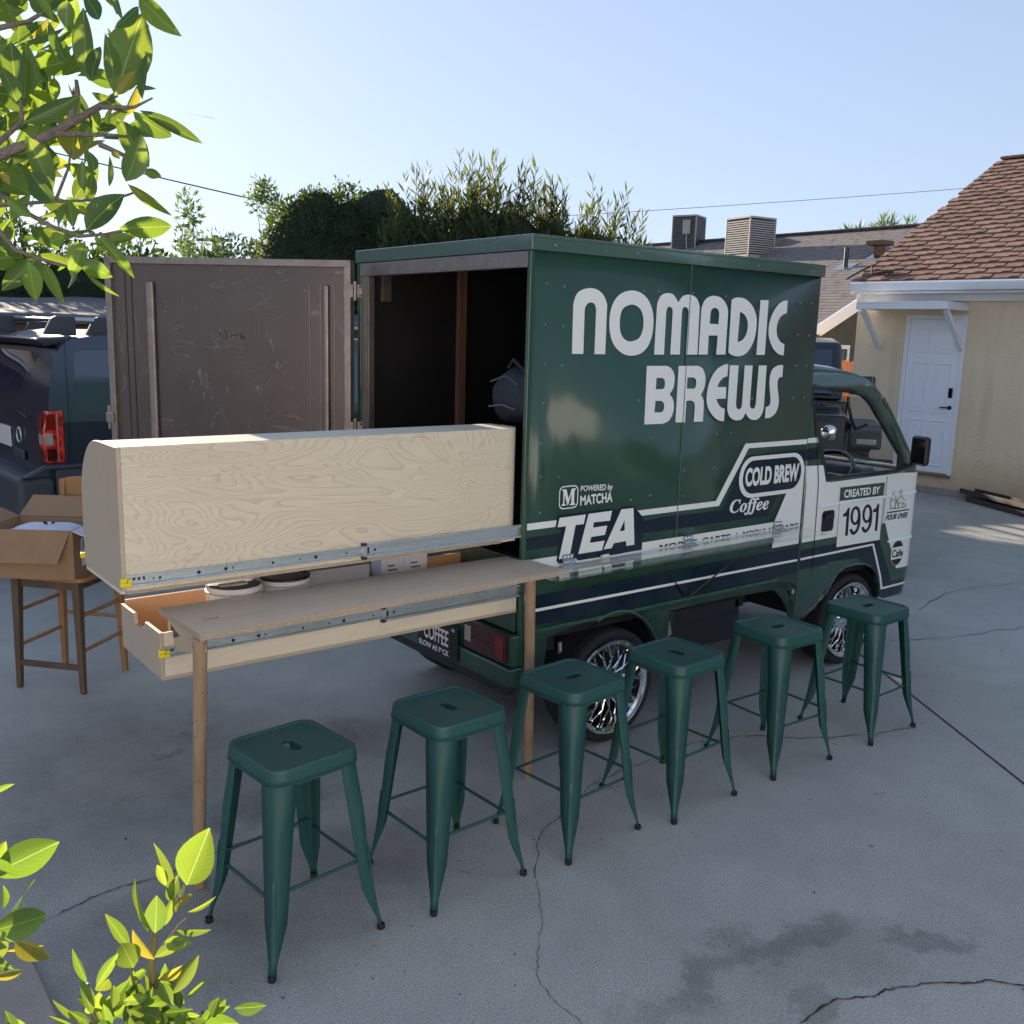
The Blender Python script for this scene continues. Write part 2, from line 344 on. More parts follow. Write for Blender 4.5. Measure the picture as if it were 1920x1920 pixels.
M['leg_wood'] = mat('leg_wood', (0.42, 0.29, 0.19), 0.5, 0, (0.29, 0.185, 0.115), 10, stretch=(3, 3, 0.4), bump=0.15)
M['door_metal'] = None
M['acrylic'] = glass_mat('acrylic', (0.93, 0.96, 0.95))
M['cab_glass'] = glass_mat('cab_glass', (0.72, 0.76, 0.75))
M['plate_black'] = mat('plate_black', (0.006, 0.006, 0.008), 0.25, coat=0.3)
M['bag'] = mat('bag', (0.012, 0.016, 0.024), 0.6, 0, (0.02, 0.026, 0.036), 14, bump=0.5, bscale=20)
M['grey_plastic'] = mat('grey_plastic', (0.10, 0.11, 0.12), 0.5)
M['dash'] = mat('dash', (0.10, 0.12, 0.13), 0.45)
M['brown_trim'] = mat('brown_trim', (0.085, 0.055, 0.042), 0.6)
M['lid_grey'] = mat('lid_grey', (0.35, 0.35, 0.38), 0.5)
M['white_plastic'] = mat('white_plastic', (0.72, 0.68, 0.66), 0.4)
M['old_wood'] = mat('old_wood', (0.10, 0.055, 0.035), 0.8, 0, (0.17, 0.09, 0.055), 9, stretch=(1, 1, 0.2), bump=0.3)
M['grey_shingle'] = mat('grey_shingle', (0.165, 0.145, 0.138), 0.95, 0, (0.23, 0.20, 0.19), 5, bump=0.4, bscale=60)
M['blue_shingle'] = mat('blue_shingle', (0.06, 0.062, 0.07), 0.95, 0, (0.085, 0.085, 0.095), 6, bump=0.3, bscale=60)
M['old_roll_roof'] = mat('old_roll_roof', (0.07, 0.07, 0.08), 0.8, 0, (0.14, 0.14, 0.155), 4, bump=0.5, bscale=10, stretch=(0.3, 1, 1))
for i_, (c_, d_) in enumerate((((0.23, 0.125, 0.09), (0.29, 0.165, 0.12)), ((0.26, 0.15, 0.11), (0.32, 0.19, 0.14)), ((0.19, 0.105, 0.08), (0.25, 0.145, 0.11)))):
    M['shingle%d' % i_] = mat('shingle_brown_%d' % i_, c_, 0.95, 0, d_, 14, bump=0.5, bscale=90)
M['leaf_green'] = leaf_mat('leaf_green', (0.035, 0.085, 0.025), (0.060, 0.125, 0.030), (0.11, 0.20, 0.015), (0.34, 0.42, 0.03), mix=0.46, gloss=0.22, scale=9, veins=True)
M['leaf_lime'] = leaf_mat('leaf_lime', (0.07, 0.15, 0.025), (0.10, 0.20, 0.03), (0.20, 0.34, 0.025), (0.38, 0.47, 0.035), mix=0.58, gloss=0.2, scale=9, veins=True)
M['leaf_yellow'] = leaf_mat('leaf_yellow', (0.16, 0.17, 0.02), (0.20, 0.16, 0.02), (0.46, 0.50, 0.04), (0.58, 0.44, 0.04), mix=0.55, gloss=0.2, scale=12, veins=True)
M['hedge_leaf'] = leaf_mat('hedge_leaf', (0.014, 0.036, 0.013), (0.04, 0.080, 0.02), (0.09, 0.15, 0.02), (0.22, 0.30, 0.03), mix=0.3, gloss=0.16, scale=1.5)
M['oleander_leaf'] = leaf_mat('oleander_leaf', (0.030, 0.052, 0.018), (0.065, 0.092, 0.030), (0.15, 0.19, 0.04), (0.34, 0.37, 0.07), mix=0.33, gloss=0.16, scale=1.5)
M['pale_leaf'] = leaf_mat('pale_leaf', (0.06, 0.10, 0.04), (0.10, 0.15, 0.06), (0.20, 0.30, 0.08), (0.34, 0.44, 0.13), mix=0.35, gloss=0.16, scale=2)
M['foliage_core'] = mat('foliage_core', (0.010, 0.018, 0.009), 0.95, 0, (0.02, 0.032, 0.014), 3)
M['trunk'] = mat('trunk', (0.09, 0.07, 0.055), 0.9, 0, (0.15, 0.12, 0.095), 12, bump=0.4)
M['cable'] = mat('cable', (0.05, 0.05, 0.055), 0.7)
M['contrail'] = leaf_mat('contrail', (0.8, 0.8, 0.8), (0.8, 0.8, 0.8), (0.8, 0.8, 0.82), (0.8, 0.8, 0.82), mix=0.75, gloss=0.0)
M['rust_beam'] = mat('rust_beam', (0.05, 0.042, 0.042), 0.7, 0.2, (0.09, 0.07, 0.065), 8)

# scratched bronze-coloured inside of the open door
def door_metal():
    m = mat('door_metal', (0.095, 0.077, 0.076), 0.26, 0.65, (0.135, 0.108, 0.10), 2.2, amt=0.7, bump=0.03, bscale=3)
    nt = m.node_tree; N = nt.nodes; Lk = nt.links; b = N['Principled BSDF']
    src = b.inputs['Base Color'].links[0].from_socket
    tc = N.new('ShaderNodeTexCoord')
    tot = None
    for sc, rot, th in (((3.2, 3.2, 0.55), 0.25, 0.012), ((0.8, 0.8, 3.6), -0.35, 0.010), ((2.2, 2.2, 1.0), 0.9, 0.008)):
        mp = N.new('ShaderNodeMapping'); mp.inputs['Scale'].default_value = sc; mp.inputs['Rotation'].default_value = (rot, 0.2, rot); Lk.new(tc.outputs['Object'], mp.inputs[0])
        nz = N.new('ShaderNodeTexNoise'); nz.inputs['Scale'].default_value = 2.6; nz.inputs['Detail'].default_value = 3; nz.inputs['Distortion'].default_value = 1.2; Lk.new(mp.outputs[0], nz.inputs['Vector'])
        a = math_node(nt, 'ABSOLUTE', math_node(nt, 'SUBTRACT', nz.outputs['Fac'], 0.5))
        l = math_node(nt, 'LESS_THAN', a, th * 0.35)
        mk = N.new('ShaderNodeTexNoise'); mk.inputs['Scale'].default_value = 4.5 + rot; Lk.new(tc.outputs['Object'], mk.inputs['Vector'])
        l = math_node(nt, 'MULTIPLY', l, math_node(nt, 'GREATER_THAN', mk.outputs['Fac'], 0.56))
        tot = l if tot is None else math_node(nt, 'MAXIMUM', tot, l)
    mx = N.new('ShaderNodeMix'); mx.data_type = 'RGBA'; mx.inputs['B'].default_value = (0.42, 0.38, 0.38, 1)
    Lk.new(math_node(nt, 'MULTIPLY', tot, 0.32), mx.inputs['Factor']); Lk.new(src, mx.inputs['A']); Lk.new(mx.outputs['Result'], b.inputs['Base Color'])
    return m
M['door_metal'] = door_metal()

def weather(m, lo=0.0, hi=0.6, dark=(0.66, 0.58, 0.48)):
    """grime splashed up from the ground plus faint runs"""
    nt = m.node_tree; N = nt.nodes; Lk = nt.links; b = N['Principled BSDF']; src = b.inputs['Base Color'].links[0].from_socket
    tc = N.new('ShaderNodeTexCoord'); sp = N.new('ShaderNodeSeparateXYZ'); Lk.new(tc.outputs['Object'], sp.inputs[0])
    nz = N.new('ShaderNodeTexNoise'); nz.inputs['Scale'].default_value = 3.0; nz.inputs['Detail'].default_value = 6; nz.inputs['Roughness'].default_value = 0.7; Lk.new(tc.outputs['Object'], nz.inputs['Vector'])
    h = math_node(nt, 'SUBTRACT', sp.outputs['Z'], math_node(nt, 'MULTIPLY', nz.outputs['Fac'], 0.5))
    mr = N.new('ShaderNodeMapRange'); mr.inputs['From Min'].default_value = hi - 0.25; mr.inputs['From Max'].default_value = lo - 0.25; mr.inputs['To Min'].default_value = 0; mr.inputs['To Max'].default_value = 0.8; Lk.new(h, mr.inputs[0])
    mp = N.new('ShaderNodeMapping'); mp.inputs['Scale'].default_value = (5, 5, 0.5); Lk.new(tc.outputs['Object'], mp.inputs[0])
    n2 = N.new('ShaderNodeTexNoise'); n2.inputs['Scale'].default_value = 1.0; n2.inputs['Detail'].default_value = 5; Lk.new(mp.outputs[0], n2.inputs['Vector'])
    r2 = N.new('ShaderNodeMapRange'); r2.inputs['From Min'].default_value = 0.5; r2.inputs['From Max'].default_value = 0.75; r2.inputs['To Max'].default_value = 0.35; Lk.new(n2.outputs['Fac'], r2.inputs[0])
    f = math_node(nt, 'MAXIMUM', mr.outputs[0], r2.outputs[0])
    x = N.new('ShaderNodeMix'); x.data_type = 'RGBA'; x.blend_type = 'MULTIPLY'; x.inputs['B'].default_value = (*dark, 1); Lk.new(f, x.inputs['Factor']); Lk.new(src, x.inputs['A']); Lk.new(x.outputs['Result'], b.inputs['Base Color'])
weather(M['stucco'])

def concrete():
    m = bpy.data.materials.new('concrete'); m.use_nodes = True; nt = m.node_tree; N = nt.nodes; Lk = nt.links
    b = N['Principled BSDF']; b.inputs['Specular IOR Level'].default_value = 0.35
    tc = N.new('ShaderNodeTexCoord'); P_ = tc.outputs['Object']
    def nz(scale, det=4, rough=0.6, src=P_, dist=0.0):
        n = N.new('ShaderNodeTexNoise'); n.inputs['Scale'].default_value = scale; n.inputs['Detail'].default_value = det; n.inputs['Roughness'].default_value = rough; n.inputs['Distortion'].default_value = dist
        Lk.new(src, n.inputs['Vector']); return n.outputs['Fac']
    def ramp(f, p0, p1, c0, c1):
        r = N.new('ShaderNodeValToRGB'); r.color_ramp.elements[0].position = p0; r.color_ramp.elements[1].position = p1
        r.color_ramp.elements[0].color = (*c0, 1); r.color_ramp.elements[1].color = (*c1, 1); Lk.new(f, r.inputs[0]); return r.outputs[0]
    def mix(a, b_, f, mode='MULTIPLY'):
        x = N.new('ShaderNodeMix'); x.data_type = 'RGBA'; x.blend_type = mode
        Lk.new(a, x.inputs['A'])
        if isinstance(b_, tuple): x.inputs['B'].default_value = (*b_, 1)
        else: Lk.new(b_, x.inputs['B'])
        if isinstance(f, (int, float)): x.inputs['Factor'].default_value = f
        else: Lk.new(f, x.inputs['Factor'])
        return x.outputs['Result']
    base = ramp(nz(0.9, 6, 0.65), 0.3, 0.7, (0.395, 0.395, 0.365), (0.51, 0.505, 0.465))
    base = mix(base, ramp(nz(3.1, 5, 0.7, dist=0.6), 0.35, 0.62, (0.84, 0.84, 0.85), (1, 1, 1)), 0.7)
    base = mix(base, ramp(nz(190, 3, 0.8), 0.36, 0.66, (0.60, 0.60, 0.61), (1.30, 1.30, 1.30)), 1.0)
    base = mix(base, ramp(nz(95, 3, 0.8), 0.30, 0.5, (0.62, 0.62, 0.64), (1, 1, 1)), 0.5)
    # oil and dirt stains where the photograph has them; one broad dark patch lies beneath the truck
    stains = [(-0.02, -1.42, 0.46, 0.13, -0.35, 0.62), (-0.38, -1.36, 0.34, 0.09, 0.3, 0.5), (0.33, -1.66, 0.26, 0.08, -0.5, 0.6), (0.05, -1.56, 0.5, 0.22, -0.3, 0.28), (-0.2, -1.62, 0.16, 0.09, 0.9, 0.45), (-0.62, -1.42, 0.22, 0.16, 0.0, 0.35), (-1.0, 0.35, 0.55, 0.30, 0.2, 0.75), (-0.6, 0.75, 0.6, 0.35, 0.0, 0.75), (-1.15, 1.0, 0.16, 0.08, 0.2, 0.85), (-1.0, 1.15, 0.10, 0.05, 0.0, 0.85), (-1.35, 0.7, 0.10, 0.05, 0.0, 0.7), (0.9, 0.7, 1.1, 0.6, 0.0, 0.8), (-1.3, 0.9, 1.3, 1.1, 0.4, 0.62), (-1.5, -0.3, 0.9, 0.6, 0.2, 0.5), (-0.9, -0.2, 0.5, 0.4, 0.2, 0.45), (3.1, -0.9, 0.5, 0.2, 0.3, 0.2)]
    dm = N.new('ShaderNodeTexNoise'); dm.inputs['Scale'].default_value = 6.0; dm.inputs['Detail'].default_value = 6; dm.inputs['Roughness'].default_value = 0.7; Lk.new(P_, dm.inputs['Vector'])
    off = N.new('ShaderNodeVectorMath'); off.operation = 'SCALE'; Lk.new(dm.outputs['Color'], off.inputs[0]); off.inputs['Scale'].default_value = 0.42
    warp = N.new('ShaderNodeVectorMath'); warp.operation = 'ADD'; Lk.new(P_, warp.inputs[0]); Lk.new(off.outputs[0], warp.inputs[1])
    tot = None
    for (sx, sy, rx, ry, rot, am) in stains:
        mp = N.new('ShaderNodeMapping'); mp.vector_type = 'TEXTURE'; mp.inputs['Location'].default_value = (sx + 0.21, sy + 0.21, 0.21); mp.inputs['Rotation'].default_value = (0, 0, rot); mp.inputs['Scale'].default_value = (rx, ry, 1)
        Lk.new(warp.outputs[0], mp.inputs[0])
        ln = N.new('ShaderNodeVectorMath'); ln.operation = 'LENGTH'; Lk.new(mp.outputs[0], ln.inputs[0])
        mr = N.new('ShaderNodeMapRange'); mr.interpolation_type = 'SMOOTHSTEP'; mr.inputs['From Min'].default_value = 1.0; mr.inputs['From Max'].default_value = 0.25; mr.inputs['To Min'].default_value = 0; mr.inputs['To Max'].default_value = am
        Lk.new(ln.outputs['Value'], mr.inputs[0])
        tot = mr.outputs[0] if tot is None else math_node(nt, 'MAXIMUM', tot, mr.outputs[0])
    tot = math_node(nt, 'MULTIPLY', tot, math_node(nt, 'ADD', nz(7, 5, 0.7), 0.35))
    base = mix(base, (0.28, 0.275, 0.28), tot)
    # small dark drips
    vo = N.new('ShaderNodeTexVoronoi'); vo.inputs['Scale'].default_value = 2.3; Lk.new(warp.outputs[0], vo.inputs['Vector'])
    sp = math_node(nt, 'LESS_THAN', vo.outputs['Distance'], 0.035)
    base = mix(base, (0.45, 0.44, 0.44), math_node(nt, 'MULTIPLY', sp, 0.8))
    Lk.new(base, b.inputs['Base Color'])
    rr = N.new('ShaderNodeMapRange'); rr.inputs['To Min'].default_value = 0.62; rr.inputs['To Max'].default_value = 0.85; Lk.new(nz(2.0), rr.inputs[0]); Lk.new(rr.outputs[0], b.inputs['Roughness'])
    bh = math_node(nt, 'ADD', math_node(nt, 'MULTIPLY', nz(260, 3, 0.7), 0.6), nz(40, 4))
    bp_ = N.new('ShaderNodeBump'); bp_.inputs['Strength'].default_value = 0.35; bp_.inputs['Distance'].default_value = 0.004; Lk.new(bh, bp_.inputs['Height']); Lk.new(bp_.outputs[0], b.inputs['Normal'])
    return m
M['concrete'] = concrete()
M['slab'] = mat('slab', (0.27, 0.245, 0.22), 0.85, 0, (0.34, 0.31, 0.28), 5, bump=0.3, bscale=150)
M['crack'] = mat('crack', (0.02, 0.02, 0.022), 0.95, 0, (0.05, 0.048, 0.05), 40)
M['soil'] = mat('soil', (0.06, 0.045, 0.03), 0.95, 0, (0.1, 0.08, 0.055), 20, bump=0.6)

# measured outlines (millimetres on the truck's side wall) and leaf tables (millimetres)
LET={
'N':[[(219,1765,1),(216,1953,1),(218,1969,0),(232,2003,0),(262,2022,0),(305,2030,0),(347,2025,0),(381,2004,0),(401,1973,0),(403,1953,1),(404,1765,1),(343,1765,1),(342,1944,1),(336,1962,0),(325,1971,0),(308,1973,0),(293,1967,0),(282,1954,0),(279,1939,1),(281,1765,1)]],
'O':[[(420,1892,0),(425,1947,0),(446,1989,0),(485,2019,0),(543,2032,0),(598,2024,0),(643,1997,0),(672,1952,0),(682,1903,0),(677,1846,0),(653,1799,0),(611,1769,0),(554,1760,0),(502,1770,0),(456,1800,0),(430,1841,0)],[(480,1894,0),(483,1932,0),(501,1960,0),(549,1974,0),(593,1960,0),(614,1933,0),(621,1901,0),(617,1866,0),(597,1834,0),(550,1820,0),(512,1829,0),(488,1856,0)]],
'M':[[(696,1766,1),(698,1971,1),(702,1992,0),(721,2019,0),(759,2031,0),(799,2025,0),(831,1994,1),(858,2022,0),(900,2031,0),(934,2025,0),(957,2010,0),(973,1981,1),(977,1768,1),(901,1767,1),(902,1957,1),(895,1969,0),(879,1976,0),(863,1970,0),(858,1951,1),(860,1767,1),(798,1767,1),(799,1953,1),(793,1967,0),(777,1974,0),(763,1967,0),(758,1948,1),(758,1766,1)]],
'A':[[(985,1768,1),(985,1952,1),(988,1982,0),(1008,2014,0),(1040,2029,0),(1071,2033,0),(1112,2027,0),(1147,2006,0),(1167,1977,0),(1171,1954,1),(1171,1770,1),(1106,1769,1),(1108,1856,1),(1046,1855,1),(1046,1769,1)],[(1047,1908,1),(1049,1954,1),(1055,1971,0),(1077,1980,0),(1101,1971,0),(1109,1952,1),(1108,1907,1)]],
'D':[[(1191,1779,1),(1189,2019,1),(1209,2029,0),(1242,2033,0),(1294,2026,0),(1346,1995,0),(1376,1953,0),(1384,1915,0),(1380,1864,0),(1360,1816,0),(1321,1777,0),(1274,1763,0),(1225,1766,0)],[(1252,1828,1),(1256,1969,1),(1289,1956,0),(1312,1932,0),(1319,1901,0),(1311,1866,0),(1287,1839,0)]],
'I':[[(1398,1770,1),(1400,2028,1),(1461,2030,1),(1462,1771,1)]],
'C':[[(1609,2035,1),(1565,2027,0),(1523,1998,0),(1490,1953,0),(1477,1897,0),(1489,1846,0),(1525,1801,0),(1570,1775,0),(1611,1769,1),(1609,1824,1),(1576,1835,0),(1548,1863,0),(1539,1899,0),(1547,1935,0),(1573,1962,0),(1610,1975,1)]],
'B':[[(658,1462,1),(655,1717,1),(782,1717,1),(810,1706,0),(831,1681,0),(836,1651,0),(830,1618,0),(809,1592,1),(832,1569,0),(841,1535,0),(835,1502,0),(813,1473,0),(776,1461,1)],[(718,1615,1),(720,1665,1),(757,1664,1),(771,1655,0),(775,1637,0),(771,1620,0),(758,1615,1)],[(718,1513,1),(720,1564,1),(760,1563,1),(774,1552,0),(778,1533,0),(771,1517,0),(758,1512,1)]],
'R':[[(857,1464,1),(857,1717,1),(985,1718,1),(1017,1706,0),(1037,1680,0),(1043,1649,0),(1037,1615,0),(1017,1585,1),(1033,1569,0),(1042,1542,0),(1043,1462,1),(980,1462,1),(981,1532,1),(975,1551,0),(951,1561,0),(922,1559,1),(921,1462,1)],[(920,1615,1),(920,1665,1),(962,1665,1),(977,1655,0),(981,1636,0),(976,1619,0),(963,1614,1)]],
'E':[[(1196,1725,1),(1164,1722,0),(1113,1698,0),(1074,1649,0),(1058,1580,0),(1072,1526,0),(1117,1482,0),(1157,1463,0),(1193,1458,1),(1192,1517,1),(1166,1524,0),(1140,1544,0),(1127,1565,1),(1195,1565,1),(1193,1619,1),(1129,1620,1),(1145,1646,0),(1170,1664,0),(1196,1669,1)]],
'W':[[(1209,1720,1),(1272,1720,1),(1272,1541,1),(1277,1521,0),(1295,1512,0),(1313,1520,0),(1317,1540,1),(1317,1720,1),(1376,1720,1),(1376,1538,1),(1381,1520,0),(1398,1512,0),(1416,1519,0),(1421,1537,1),(1422,1720,1),(1483,1720,1),(1485,1536,1),(1480,1495,0),(1452,1463,0),(1411,1457,0),(1375,1468,0),(1348,1493,1),(1325,1465,0),(1282,1459,0),(1238,1474,0),(1215,1503,0),(1210,1538,1)]],
'S':[[(1613,1722,1),(1571,1720,0),(1527,1698,0),(1514,1657,0),(1518,1617,0),(1532,1559,0),(1531,1531,0),(1517,1521,0),(1500,1519,1),(1500,1462,1),(1543,1465,0),(1583,1488,0),(1600,1529,0),(1595,1566,0),(1580,1616,0),(1580,1645,0),(1591,1661,0),(1614,1663,1)]],
}
